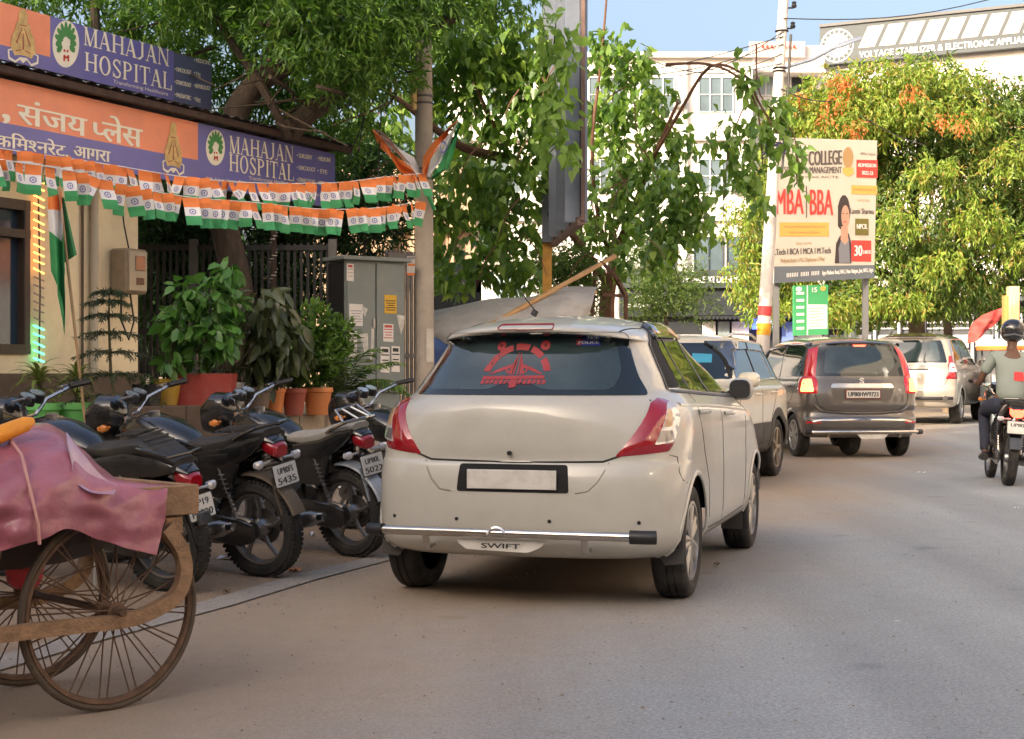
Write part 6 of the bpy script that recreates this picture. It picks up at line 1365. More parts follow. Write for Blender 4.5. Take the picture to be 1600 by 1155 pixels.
# neem tree rising behind the kiosk
tp = W(378, 573, 15.2); tp.z = .70
t = thing('neem_tree', 'large dark green tree with a thick forked trunk rising behind the hospital signboards', 'tree', tp)
def q(px, py, Y=15.2): return W(px, py, Y)-tp
mb = MB(); limb(mb, [q(385, 690), q(378, 560), q(372, 440), q(350, 340), q(352, 250), q(368, 185)], .16, .125, 12); mb.build('trunk', bark, t)
mb = MB(); limb(mb, [q(368, 190), q(372, 160), q(405, 118), q(440, 95), q(455, 40), q(480, -40)], .135, .09, 12); mb.build('limb', bark, t)
mb = MB(); limb(mb, [q(450, 200, 15.4), q(480, 170, 15.4), q(520, 140, 15.4), (q(570, 90, 15.4)), q(640, 45, 15.0), q(720, 15, 14.8)], .12, .05, 10); mb.build('limb', bark, t)
mb = MB(); limb(mb, [q(448, 205), q(430, 165, 15), q(395, 105, 15), q(360, 55, 15), q(330, 0, 15), q(310, -60, 15)], .05, .03, 8); mb.build('limb', bark, t)
mb = MB(); limb(mb, [q(150, 60), q(148, -10), q(150, -80)], .05, .04, 8); limb(mb, [q(570, 90), q(560, 60), q(600, 30)], .03, .02, 6)
for k in range(26): a = (random.uniform(240, 660), random.uniform(-20, 150)); limb(mb, [q(*a, 15+random.uniform(-1, 1)), q(a[0]+random.uniform(-60, 60), a[1]+random.uniform(-20, 40), 15), q(a[0]+random.uniform(-110, 110), a[1]+random.uniform(0, 80), 14.6)], .022, .006, 5)
mb.build('branches', bark, t)['kind'] = 'stuff'
nb = wb([(60, -50, .3, 110, 60), (190, -10, .3, 90, 60), (250, 40, .5, 70, 55), (300, -20, -.3, 110, 60), (300, 90, 1.4, 60, 80), (400, -20, .8, 120, 50), (420, 50, 1.3, 90, 60), (480, 20, -1, 110, 70), (540, 80, -.6, 90, 70), (590, 10, -.8, 100, 60), (600, 90, 0, 60, 50), (540, 150, .6, 60, 50), (500, 200, 1.6, 70, 40), (330, 150, 2.0, 50, 50), (420, 170, 1.6, 60, 60), (480, -60, -.5, 250, 60), (680, -20, -.5, 80, 55), (450, 120, 1.8, 120, 60), (760, -30, -.2, 100, 40)], 15.2, .7)
stuff_part('crown', np_mesh('crown', [crown('c', rel(nb, tp), 34000, .11, .027, L_neem, t, 'blade', -.45, .2, 9, .22)], L_neem), t)
# evergreen bushes behind the dark fence
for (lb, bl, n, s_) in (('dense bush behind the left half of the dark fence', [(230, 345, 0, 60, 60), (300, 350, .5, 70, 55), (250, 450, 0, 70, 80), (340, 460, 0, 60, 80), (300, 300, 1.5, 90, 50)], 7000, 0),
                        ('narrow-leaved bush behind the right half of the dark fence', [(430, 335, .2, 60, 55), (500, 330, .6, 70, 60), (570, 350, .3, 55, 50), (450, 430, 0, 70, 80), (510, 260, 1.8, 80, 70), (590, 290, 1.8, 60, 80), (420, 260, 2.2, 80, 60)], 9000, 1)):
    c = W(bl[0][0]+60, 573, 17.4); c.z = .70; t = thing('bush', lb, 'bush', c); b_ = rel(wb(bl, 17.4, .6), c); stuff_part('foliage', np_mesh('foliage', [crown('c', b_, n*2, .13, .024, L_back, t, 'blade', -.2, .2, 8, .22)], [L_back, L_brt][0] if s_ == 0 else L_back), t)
    mb = MB()
    for k in range(5): limb(mb, [(.15*k-.3, 0, 0), (.22*k-.45, .1, .9), (.35*k-.8, .1, 2.2)], .03, .012, 6)
    mb.build('stems', bark, t)['kind'] = 'stuff'
# heart-leaved tree in the middle
tp = W(935, 573, 21.0); tp.z = 0; t = thing('peepal_tree', 'tree with heart shaped leaves on long stalks, spreading over the middle of the street', 'tree', tp); q = lambda px, py, Y=21.0: W(px, py, Y)-tp
mb = MB(); limb(mb, [q(948, 760), q(950, 600), q(948, 470), q(955, 420)], .13, .10, 10); mb.build('trunk', mt('reddish bark', (.15, .075, .045), .9, var=.3, vs=6, bump=.8, bs=20), t); rb = bpy.data.materials['reddish bark']
for pts in ([q(955, 425), q(960, 390), q(985, 330, 21), q(1020, 240, 20.6), q(1060, 150, 20.2)], [q(952, 440), q(930, 405, 20.8), q(880, 340, 20), q(800, 240, 19), q(740, 120, 18)], [q(957, 400), q(935, 330), q(925, 220, 20.5), (q(940, 80, 20.5)), q(950, -40, 20.5)], [q(800, 240, 19), q(720, 220, 18), q(640, 160, 17.4), q(560, 100, 17)], [q(1020, 239, 20.6), q(1060, 170, 20), q(1110, 95, 19.5), q(1165, 110, 19.3), q(1185, 150, 19.2), q(1215, 200, 19.1)]):
    mb = MB(); limb(mb, pts, *((.035, .012) if pts[-1].z > q(0, 0).z else (.07, .018) if pts[0].z < q(0, 300).z or len(pts) < 6 else (.026, .012)), 8); mb.build('limb', rb, t)
mb = MB()
tw = []
for k in range(90):
    a = (random.uniform(560, 1060), random.uniform(70, 400)); Y = random.uniform(17.5, 21)
    dx, dy = random.uniform(-60, 60), random.uniform(30, 80); p = [q(*a, Y), q(a[0]+dx*.6, a[1]+dy*.4, Y), q(a[0]+dx, a[1]+dy, Y)]; limb(mb, p, .012, .004, 4)
mb.build('branches', rb, t)['kind'] = 'stuff'
pb = wb([(560, 60, -2.6, 60, 60), (640, 20, -3, 110, 40), (600, 180, -1, 50, 60), (720, 50, -2.5, 90, 70), (700, 120, -2, 60, 60), (770, 120, -2.2, 70, 80), (830, 60, -2.2, 60, 70), (850, 150, -2.4, 50, 90), (840, 240, -2.4, 45, 50), (760, 250, -2, 80, 70), (710, 300, -1.4, 55, 60), (800, 330, -1.5, 60, 60), (730, 400, -1, 50, 45), (810, 410, -1, 45, 40), (890, 400, 0, 45, 40), (960, 80, 0, 55, 60), (950, 180, .3, 45, 60), (990, 260, 0, 70, 50), (1000, 150, 0, 50, 50), (1050, 290, -.5, 60, 45), (1050, 210, 0, 45, 40), (950, 340, .3, 60, 50), (1040, 350, -.4, 60, 40), (1080, 310, -.5, 40, 50), (1000, 390, 0, 45, 30), (690, 420, -.6, 30, 40), (872, 60, -5.2, 28, 60), (868, 150, -5.2, 24, 50), (880, 215, -5.2, 26, 34)], 20.6, .55)
bt = crown('c', rel(pb, tp), 7000, .13, .10, L_peep, t, 'heart', -1.1, .15, 4, .26, .6); v, f = bt; K = 9; FK = 8; n = len(v)//K
ctr = v.reshape(n, K, 3).mean(1)+np.array(tp); near = np.argsort(ctr[:, 1])[:300]; mask = np.zeros(n, bool); mask[near] = True
for i in near: obj('leaf', np_mesh('leaf', [(v[i*K:(i+1)*K], f[:FK])], L_peep), t)
rest = np.where(~mask)[0]; stuff_part('crown', np_mesh('crown', [(v.reshape(n, K, 3)[rest].reshape(-1, 3), (f[:FK][None]+(np.arange(len(rest))*K)[:, None, None]).reshape(-1, f.shape[1]))], L_peep), t)
# hanging sprays of the same kind of leaf round the striped pole
tp = W(1180, 573, 19.2); tp.z = 0; t = thing('peepal_branch', 'drooping spray of heart shaped leaves hanging across the striped utility pole', 'branch', W(1180, 200, 19.2)); o = t.location.copy(); mb = MB()
limb(mb, [W(1040, 92, 19.6)-o, W(1110, 92, 19.4)-o, W(1160, 118, 19.2)-o, W(1185, 170, 19.2)-o, W(1192, 260, 19.2)-o], .020, .008, 6); limb(mb, [W(1182, 60, 19.2)-o, W(1188, 140, 19.2)-o, W(1240, 200, 19.1)-o, W(1245, 280, 19.1)-o], .012, .006, 6); limb(mb, [W(1175, 130, 19.2)-o, W(1140, 220, 19.2)-o, W(1130, 330, 19.2)-o], .010, .005, 6)
mb.build('twigs', rb, t)['kind'] = 'stuff'
hb = rel(wb([(1158, 72, 0, 22, 18), (1165, 105, 0, 16, 22), (1185, 130, 0, 26, 22), (1180, 190, 0, 30, 40), (1165, 260, 0, 26, 50), (1215, 170, 0, 26, 50), (1230, 230, 0, 24, 34), (1248, 265, 0, 10, 26), (1140, 200, 0, 24, 30), (1128, 270, 0, 26, 26), (1115, 340, 0, 16, 24), (1185, 300, 0, 16, 26), (1105, 215, 0, 18, 16)], 19.2, .7), o)
v, f = crown('c', hb, 560, .125, .10, L_peep, t, 'heart', -1.2, .1, 4, .22, .5); n = len(v)//K
for i in range(290): obj('leaf', np_mesh('leaf', [(v[i*K:(i+1)*K], f[:FK])], L_peep), t)
stuff_part('more_leaves', np_mesh('more_leaves', [(v[290*K:], f[290*FK:]-290*K)], L_peep), t)
# small neem sapling by the trunk and the acacia at the shop front
for (lb, nm, bl, n, Y, sz) in (('feathery young tree in front of the dark mobile phone shop', 'young_tree', [(1040, 450, 0, 50, 28), (1075, 430, .2, 40, 24), (1020, 420, 0, 40, 24), (1090, 470, 0, 30, 16), (1010, 470, 0, 35, 20), (1000, 390, .1, 40, 30)], 9000, 24, .07),
                               ('small feathery sapling against the trunk of the heart-leaved tree', 'young_tree', [(905, 440, 0, 28, 34), (880, 400, 0, 40, 26), (915, 490, 0, 18, 22), (860, 430, 0, 22, 20)], 4500, 20.4, .08)):
    c = W(bl[0][0], 573, Y); c.z = gz(Y); t = thing(nm, lb, 'tree', c); stuff_part('crown', np_mesh('crown', [crown('c', rel(wb(bl, Y, .8), c), n, sz, sz*.25, L_brt, t, 'blade', -.1, .2, 9, .24)], L_palm), t)
    mb = MB(); limb(mb, [(0, 0, 0), (.05, 0, 1.2), (-.02, 0, 2.4)], .05, .02, 8); mb.build('trunk', bark, t)
# mango tree on the right: yellow young leaves on its sunny left, dark green elsewhere
tp = W(1432, 573, 38); tp.z = .19; t = thing('mango_tree', 'broad mango tree with yellow and orange young leaves behind the college hoarding', 'tree', tp); q = lambda px, py, Y=38: W(px, py, Y)-tp
mb = MB(); limb(mb, [q(1432, 590), q(1432, 480), q(1425, 400)], .22, .17, 12); mb.build('trunk', barklight, t)
for pts in ([q(1428, 440), q(1380, 340), q(1300, 240), q(1240, 200)], [q(1426, 430), q(1430, 300), q(1440, 180), q(1430, 120)], [q(1430, 430), q(1500, 320), q(1570, 220)], [q(1425, 440), q(1330, 400), q(1220, 380)]): mb = MB(); limb(mb, pts, .14, .04, 8); mb.build('limb', bark, t)
mbk = wb([(1420, 200, 0, 110, 90), (1320, 190, 0, 90, 70), (1250, 180, -.5, 60, 50), (1500, 180, 0, 100, 80), (1450, 110, 0, 60, 40), (1560, 250, 0, 90, 110), (1450, 320, -1, 110, 110), (1550, 380, -.5, 100, 90), (1400, 420, -1, 80, 70), (1620, 300, 0, 80, 120), (1480, 450, -1, 80, 40), (1340, 250, -.6, 70, 50), (1350, 460, -.8, 70, 40), (1590, 450, 0, 60, 50), (1560, 150, 0, 50, 45), (1240, 280, 0, 70, 70), (1200, 350, 0, 50, 60), (1270, 400, 0, 90, 70), (1190, 430, 0, 45, 50), (1310, 330, 0, 90, 80), (1640, 180, 0, 80, 80)], 38, .8)
mby = wb([(1250, 160, -1.6, 55, 40), (1310, 130, -1.6, 60, 35), (1390, 110, -1.6, 70, 35), (1290, 200, -2, 60, 30), (1430, 160, -2.2, 60, 30), (1165, 340, -1, 35, 45), (1170, 420, -1, 40, 40), (1190, 270, -1, 25, 40), (1200, 470, -1.2, 35, 28), (1300, 470, -1.8, 50, 30), (1240, 430, -.6, 40, 40), (1400, 460, -2, 60, 22), (1350, 170, -1.8, 80, 50), (1230, 210, -1.2, 40, 50), (1480, 120, -1.4, 50, 30), (1520, 170, -2.4, 40, 30), (1570, 240, -2.4, 40, 36), (1460, 260, -2.6, 40, 30), (1530, 330, -2.6, 40, 36), (1410, 330, -2.6, 36, 30), (1580, 380, -2.2, 40, 30), (1470, 400, -2.8, 40, 26)], 38, .8)
stuff_part('crown', np_mesh('crown', [crown('c', rel(mbk, tp), 70000, .18, .052, L_mango, t, 'blade', -.9, .35, 7, .30, .7)], L_mango), t)
mbo = wb([(1325, 115, -2.2, 22, 12), (1310, 145, -2.4, 20, 16), (1290, 175, -2.6, 14, 12), (1332, 190, -2.6, 12, 14), (1420, 130, -2.8, 16, 12), (1500, 180, -3, 14, 10), (1245, 140, -2, 18, 12), (1215, 240, -1.6, 12, 14), (1465, 175, -3, 12, 9)], 38, .8)
stuff_part('orange_leaves', np_mesh('orange_leaves', [crown('c', rel(mbo, tp), 900, .11, .04, L_mango, t, 'blade', -.9, .2, 7, .30, .7)], leafmat('orange new leaf', [(.62, .17, .05), (.50, .20, .06), (.70, .24, .08)], .35)), t)
stuff_part('young_leaves', np_mesh('young_leaves', [crown('c', rel(mby, tp), 18000, .17, .05, L_mangol, t, 'blade', -.9, .2, 7, .30, .7)], L_mangol), t)
c = W(1480, 573, 38.6); c.z = .19; t = thing('tree_trunk', 'slimmer trunk just right of the mango tree trunk', 'tree', c); mb = MB(); limb(mb, [(0, 0, 0), (.05, 0, 1.6), (-.1, 0, 3.2)], .13, .10, 10); mb.build('trunk', barklight, t); stuff_part('crown', np_mesh('crown', [crown('c', rel(wb([(1480, 430, 1.0, 60, 50)], 38.6, .8), c), 2500, .2, .055, L_mango, t, 'blade', -.9, .3, 7, .3)], L_mango), t)
# ================================================================ hoarding seen edge-on, tarpaulin heap, utility pole, billboard
ympost = mt('orange painted post', (.52, .26, .04), .6, var=.25, vs=8, dirt=(.2, .12, .06), da=.5, ds=6); gsheet = mt('galvanised sheet', (.22, .25, .30), .45, .5, var=.15, vs=5)
p = W(855, 573, 18.8); t = thing('hoarding', 'tall advertising hoarding seen edge-on, its ribbed back on an orange post above the white hatchback', 'hoarding', (p.x, p.y, 0)); o = t.location
mb = MB(); mb.box((0, 0, 1.4), (.11, .11, 2.8)); mb.build('post', ympost, t, smooth=0); mb = MB(); mb.box((0, 0, 5.2), (.12, .12, 4.8)); mb.build('mast', black, t, smooth=0)
A = W(866, 573, 18.9)-o; B = W(911, 573, 16.0)-o; A.z = B.z = 0; d = B-A; nn = V((-d.y, d.x, 0)).normalized(); nn = nn if nn.x < 0 else -nn; z0, z1 = 2.80, 7.6
mb = MB(); mb.bar(A+V((0, 0, (z0+z1)/2)), B+V((0, 0, (z0+z1)/2)), .03, z1-z0); mb.build('panel', mt('hoarding rib dark', (.05, .05, .06), .6), t, smooth=0)
for k in range(7):
    q = A+d*(k+.5)/7+nn*.05; mb = MB(); mb.bar(q+V((0, 0, z0)), q+V((0, 0, z1)), .05 if k % 2 else .24, .06, 0, up=d.normalized()); mb.build('rib', [gsheet, mt('hoarding rib dark', (.05, .05, .06), .6)][k % 2], t, smooth=0)
mb = MB(); mb.bar(A+V((0, 0, z0))+nn*.02, B+V((0, 0, z0))+nn*.02, .08, .08); mb.bar(B+V((0, 0, z0)), B+V((0, 0, z1)), .04, .05); mb.bar(A+V((0, 0, z0)), A+V((0, 0, z1)), .10, .08); mb.build('panel_frame', mt('rusted frame', (.16, .10, .08), .8, var=.3), t, smooth=0)
mb = MB(); mb.bar(A+nn*.1+V((0, 0, 4.3)), A+d*.5+nn*.12+V((0, 0, 5.2)), .03, .03); mb.bar(V((0, 0, 3.2)), A+d*.4+V((0, 0, 2.82)), .05, .05); mb.build('brace', black, t, smooth=0)
# tarpaulin heap and bamboo
def cgrid(rows, o, nu, nv, wr=0, f=9):      # rows of (px, py, Y) control points -> smooth grid in local coordinates
    P = [[W(*c)-o for c in r_] for r_ in rows]
    def ev(L_, s_):
        n = len(L_)-1; i = min(int(s_*n), n-1); tt = s_*n-i; return V(catmull(L_[max(i-1, 0)], L_[i], L_[i+1], L_[min(i+2, n)], tt))
    def fn(u, v):
        p = ev([ev(r_, u) for r_ in P], v)
        if wr: p += V((0, 1, 0))*wr*(sin(p.x*f+p.z*f*.7)+.6*sin(p.x*f*2.3-p.z*f*1.6+1)+.4*sin(p.z*f*3.1+p.x*5))
        return p
    return lambda mb: mb.grid(fn, nu, nv)
tarpg = mt('grey tarpaulin', (.42, .39, .35), .75, var=.12, vs=4, bump=.5, bs=7, dirt=(.2, .17, .13), da=.5, ds=3); tarpb = mt('blue tarpaulin', (.05, .10, .26), .6, var=.2)
t = thing('covered_stall', 'grey tarpaulin slung over a roadside stall between concrete pole and orange post', 'stall', W(790, 573, 18)); t.location.z = 0; o = t.location
mb = MB(); cgrid([[(672, 478, 18.6), (720, 468, 18.8), (770, 458, 19), (830, 455, 19), (880, 440, 18.6), (935, 440, 18.4)], [(670, 486, 17.6), (720, 474, 17.6), (770, 462, 17.7), (830, 458, 17.8), (880, 450, 17.8), (930, 446, 17.9)], [(672, 505, 17.2), (720, 500, 17.1), (775, 492, 17.1), (830, 488, 17.2), (880, 476, 17.4), (925, 468, 17.6)], [(676, 528, 17.1), (720, 530, 17.0), (775, 525, 17.0), (830, 520, 17.1), (880, 505, 17.3), (915, 500, 17.6)]], o, 40, 18, .030, 9)(mb); mb.build('tarpaulin', tarpg, t)
mb = MB(); cgrid([[(676, 512, 17.15), (700, 520, 17.15), (730, 522, 17.1)], [(674, 535, 17.0), (700, 540, 17.0), (735, 540, 17.0)], [(676, 600, 17.0), (705, 600, 17.0), (745, 600, 17.0)]], o, 10, 8, .02)(mb); mb.build('blue_sheet', tarpb, t)
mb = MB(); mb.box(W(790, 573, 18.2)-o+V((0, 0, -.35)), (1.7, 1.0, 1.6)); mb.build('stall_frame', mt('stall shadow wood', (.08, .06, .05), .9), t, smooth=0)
bamb = mt('bamboo pole', (.48, .28, .12), .6, var=.15, vs=8)
t = thing('bamboo_pole', 'long bamboo pole leaning over the tarpaulin up towards the tree', 'bamboo pole', W(765, 500, 17)); mb = MB(); a, b = V((0, 0, 0)), W(960, 392, 18.6)-t.location; mb.tube([a+(b-a)*k/12 for k in range(13)], [.028 if k % 3 else .033 for k in range(13)], 10); mb.build('pole', bamb, t)
t = thing('bamboo_pole', 'shorter bamboo pole lying lower on the right of the tarpaulin', 'bamboo pole', W(868, 498, 17.2)); mb = MB(); mb.tube([(0, 0, 0), W(930, 447, 18.2)-t.location], .028, 8); mb.build('pole', bamb, t)
t = thing('wooden_frame', 'reddish wooden frame of a cart by the foot of the heart-leaved tree', 'cart frame', W(955, 573, 20.2)); t.location.z = 0; o = t.location
for a, b in (((940, 452), (978, 454)), ((962, 425), (978, 455)), ((968, 432), (940, 400)), ((925, 480), (930, 415)), ((978, 454), (976, 600)), ((925, 470), (926, 600))): mb = MB(); mb.bar(W(*a, 20.2)-o, W(*b, 20.3)-o, .05, .04); mb.build('beam', bpy.data.materials['reddish bark'], t, smooth=0)
# utility pole
polew = mt('whitewashed concrete', (.66, .60, .55), .85, var=.12, vs=4, dirt=(.36, .30, .26), da=.5, ds=2.5)
p = W(1189, 573, 24.3); t = thing('utility_pole', 'tall leaning pole banded red, white and orange near its foot, with lamp arm', 'pole', (p.x, p.y, 0)); o = t.location
def up(py): x = 1192+(530-py)*.0605; return W(x, py, 24.3)-o
mb = MB(); mb.tube([up(690), up(530), up(300), up(0), up(-160)], [.112, .108, .095, .078, .07], 16); mb.build('shaft', polew, t)
for nm, y0, y1, m_ in (('red_band', 470, 485, mt('band red', (.50, .04, .04), .6)), ('orange_band', 497, 515, mt('band orange', (.75, .33, .02), .6))): mb = MB(); mb.tube([up(y1), up(y0)], .1105, 16, cap=False); mb.build(nm, m_, t)
mb = MB(); mb.tube([up(100), W(1270, 84, 24.3)-o, W(1312, 62, 24.3)-o], .028, 8); mb.loft([(0, 0, 0, .05, .02)], 8, cap=False) if 0 else None; mb.build('lamp_arm', gsheet, t)
mb = MB(); a = W(1304, 66, 24.3)-o; mb.tube([a, a+V((.12, 0, .05)), a+V((.42, 0, .16))], [.03, .06, .045], 10, flat=.5); mb.build('lamp_head', gsheet, t)
for py in (4, 36):
    mb = MB(); a = up(py); mb.tube([a, a+V((.16, -.02, .0))], .014, 6); mb.build('bracket', black, t); mb = MB(); mb.lathe([(.0, 0), (.03, 0), (.045, .03), (.03, .06), (.04, .09), (.0, .11)], 12, a+V((.17, -.02, 0))); mb.build('insulator', black, t)
mb = MB()
for y in (40, 98, 103, 200, 215): mb.tube([up(y)+V((cos(g)*.10, sin(g)*.10, 0)) for g in [2*pi*k/12 for k in range(12)]], .012, 5, closed=True)
mb.tube([up(45)+V((.15, 0, 0)), up(200)+V((.14, -.08, 0)), up(270)+V((.12, -.1, 0))], .02, 6); mb.build('straps_and_cable', black, t)['kind'] = 'stuff'
mb = MB()
for k in range(7): mb.tube([up(222)+V((cos(g)*(.16+.01*k), sin(g)*(.14)-.05, .03*k*cos(g+k))) for g in [2*pi*j/14 for j in range(14)]], .012, 5, closed=True)
mb.build('cable_coil', mt('blue black cable', (.02, .02, .045), .5), t)['kind'] = 'stuff'
t = thing('overhead_cables', 'thin wires sagging across the sky to the striped pole', 'cables', up(40)+o); o2 = t.location; mb = MB()
for a, b, s_ in (((1224, 40), (1060, 110), 14), ((1224, 60), (700, 40), 60), ((1224, 20), (1620, -30), 20), ((1224, 48), (664, 90), 40), ((1222, 90), (960, 60), 30), ((1220, 130), (1300, 150), 6), ((1345, 172), (1445, 218), 5), ((1222, 75), (1100, 100), 10)):
    mb.tube([W(a[0]+(b[0]-a[0])*k/10, a[1]+(b[1]-a[1])*k/10+s_*sin(pi*k/10), 24.2+.4*k/10)-o2 for k in range(11)], .010, 4)
mb.build('wires', black, t)['kind'] = 'stuff'
# college billboard
t = thing('billboard', 'large cream college billboard with big red MBA and BBA lettering', 'billboard', W(1290, 573, 28)); t.location.z = 0; o = t.location
bb = Board(t, W(1209, 434, 27)-o, W(1366, 426, 28.6)-o, W(1214, 206, 27)-o)
cream = mt('billboard cream', (.60, .54, .44), .6, var=.03, vs=1); bred = mt('billboard red', (.66, .05, .035), .6); bor = mt('billboard orange', (.80, .40, .09), .6); bgr = mt('billboard grey', (.13, .15, .17), .6); btx = mt('billboard dark text', (.10, .08, .07), .6); bwh = mt('billboard white', (.82, .78, .72), .6); bsk = mt('portrait skin', (.55, .30, .20), .7); bhair = mt('portrait hair', (.045, .03, .028), .7); bcl = mt('portrait clothes', (.20, .20, .22), .7); bgold = mt('billboard gold', (.42, .25, .10), .6); bolv = mt('billboard olive', (.16, .13, .02), .6)
bb.panel('sheet', cream, .06, d=0); mb = MB()
def R4(x0, y0, x1, y1, m_, d, nm, sk=-.02): return bb.poly(nm, [(x0, y0+(x0-1290)*-sk), (x1, y0+(x1-1290)*-sk), (x1, y1+(x1-1290)*-sk), (x0, y1+(x0-1290)*-sk)], m_, d, px=True)
bb.poly('footer', [(0, 0), (1, 0), (1, .095), (0, .115)], bgr, .004)
bb.text('lettering', 'COLLEGE', (1263, 250), (1315, 248), 24, btx, .006); bb.text('lettering', 'SCIENCE & MANAGEMENT', (1225, 262), (1315, 262), 11, btx, .006, bold=.03); bb.text('small_lettering', 'Approved AICTE', (1236, 269), (1310, 270), 4, btx, .006, bold=0)
bb.text('lettering', 'MBA', (1211, 326), (1255, 326), 42, bred, .006, bold=.022); bb.text('lettering', 'BBA', (1264, 327), (1301, 327), 42, bred, .006, bold=.022); bb.poly('divider', [(1259, 282), (1260.5, 282), (1260.5, 332), (1259, 332)], btx, .006, px=True)
R4(1218, 339, 1295, 361, bor, .004, 'orange_band', 0); bb.text('small_lettering', 'with Digital Marketing, Data Mining, Business', (1224, 347), (1289, 347), 4, bgold, .007, bold=0); bb.text('small_lettering', 'Analytics, International Exposure', (1232, 356), (1280, 356), 4, bgold, .007, bold=0)
bb.text('small_lettering', 'Other Courses', (1243, 374), (1268, 373), 5, bgold, .006, bold=0); bb.text('lettering', 'B.Tech I BCA I MCA I M.Tech', (1206, 390), (1298, 387), 10, btx, .006, bold=.04); bb.text('lettering', 'Polytechnic I PG Diploma I Phd', (1219, 402), (1288, 399), 7, bgold, .006, bold=.02)
bb.text('lettering', 'IIIIIII IIIII IIIII', (1228, 425), (1280, 421), 7, bwh, .008, bold=.04); bb.text('lettering', 'Agra-Mathura Road, NH-2, Near Rukgata, Jant, NH-2, Agra', (1284, 421), (1364, 416), 7, bwh, .008, bold=.04)
bb.poly('badge', ell(1325, 238, 8, 17, 16), bgold, .005, px=True); bb.poly('badge_ribbon', [(1317, 253), (1333, 253), (1334, 262), (1325, 268), (1317, 262)], bor, .006, px=True)
R4(1338, 240, 1371, 268, bred, .005, 'red_box'); bb.text('lettering', 'ADMISSION', (1340, 252), (1369, 253), 6, bwh, .008); bb.text('lettering', '2022-23', (1346, 264), (1364, 265), 6, bwh, .008); bb.text('small_lettering', 'APPLY NOW', (1344, 233), (1368, 235), 4, btx, .006, bold=0)
R4(1330, 280, 1370, 294, bor, .005, 'orange_box'); bb.text('small_lettering', 'CONGRATULATIONS TO', (1332, 289), (1368, 290), 4, bgold, .008, bold=0); bb.text('small_lettering', 'CAMPUS STAR', (1339, 306), (1358, 307), 4, bgold, .006, bold=0); bb.text('lettering', 'Laxmi Sharma', (1328, 325), (1365, 326), 9, btx, .006, bold=.03)
R4(1336, 332, 1357, 358, bolv, .005, 'olive_box'); bb.text('lettering', 'NPCIL', (1338, 349), (1355, 349), 8, bwh, .008); R4(1330, 366, 1361, 399, bred, .005, 'red_box'); bb.text('lettering', '30', (1334, 391), (1347, 391), 17, bwh, .008); bb.text('lettering', 'LAKHS', (1348, 388), (1360, 388), 6, bwh, .008)
# a plain figure of a woman on the poster
bb.poly('portrait_hair', ell(1318.5, 322, 9.5, 26, 20), bhair, .005, px=True); bb.poly('portrait_hair', [(1309, 312), (1316, 312), (1315, 352), (1309, 345)], bhair, .0052, px=True); bb.poly('portrait_shawl', [(1304, 403), (1306, 372), (1312, 360), (1326, 356), (1330, 372), (1330, 403)], bhair, .0056, px=True)
bb.poly('portrait_clothes', [(1311, 403), (1310, 380), (1314, 366), (1326, 364), (1328, 402)], bcl, .006, px=True); bb.poly('portrait_neck', [(1314, 345), (1324, 345), (1325, 368), (1320, 374), (1313, 366)], bsk, .0064, px=True); bb.poly('portrait_face', ell(1320.5, 330, 6.4, 18, 20), bsk, .0068, px=True)
for x in (1317, 1323): bb.poly('portrait_eye', ell(x, 325, 1.2, 1.0, 8), bhair, .0074, px=True)
bb.poly('portrait_mouth', ell(1320, 338, 2.2, 1.0, 8), bred, .0074, px=True)
mb = MB()
for u in (.06, .95): a = bb.p(u, 0, -.1); mb.bar(V((a.x, a.y, 0)), V((a.x, a.y, a.z+2.4)), .10, .10)
mb.build('legs', backm, t, smooth=0)['kind'] = 'stuff'
# green notice board under it
t = thing('green_sign', 'green and white notice board on legs under the billboard', 'sign', W(1268, 573, 28.5)); t.location.z = 0; o = t.location
gb = Board(t, W(1240, 516, 28.5)-o, W(1294, 514, 28.7)-o, W(1240, 438, 28.5)-o); ggr = mt('board green', (.05, .34, .13), .6); gb.panel('sheet', ggr, .04); gb.poly('white_panel', [(.40, .12), (.97, .12), (.97, .60), (.40, .62)], bwh, .004); gb.poly('divider', [(.38, .0), (.41, .0), (.41, 1), (.38, 1)], bwh, .005)
for k in range(6): gb.poly('text_bar', [(.08, .12+.14*k), (.30, .12+.14*k), (.30, .17+.14*k), (.08, .17+.14*k)], bwh, .006)
for k in range(7): gb.poly('text_bar', [(.46, .17+.06*k), (.9-.1*(k % 2), .17+.06*k), (.9-.1*(k % 2), .185+.06*k), (.46, .185+.06*k)], ggr, .006)
gb.poly('round_mark', [(.15+.09*cos(g), .93+.05*sin(g)) for g in [2*pi*k/12 for k in range(12)]], bwh, .006); gb.poly('round_mark', [(.85+.08*cos(g), .93+.05*sin(g)) for g in [2*pi*k/12 for k in range(12)]], bor, .006); gb.text('lettering', '15', (.5, .86), (.68, .86), .10, bwh, .006, px=False)
mb = MB()
for u in (.1, .9): a = gb.p(u, 0, -.05); mb.bar(V((a.x, a.y, 0)), V((a.x, a.y, a.z+.1)), .05, .05)
mb.build('legs', backm, t, smooth=0)
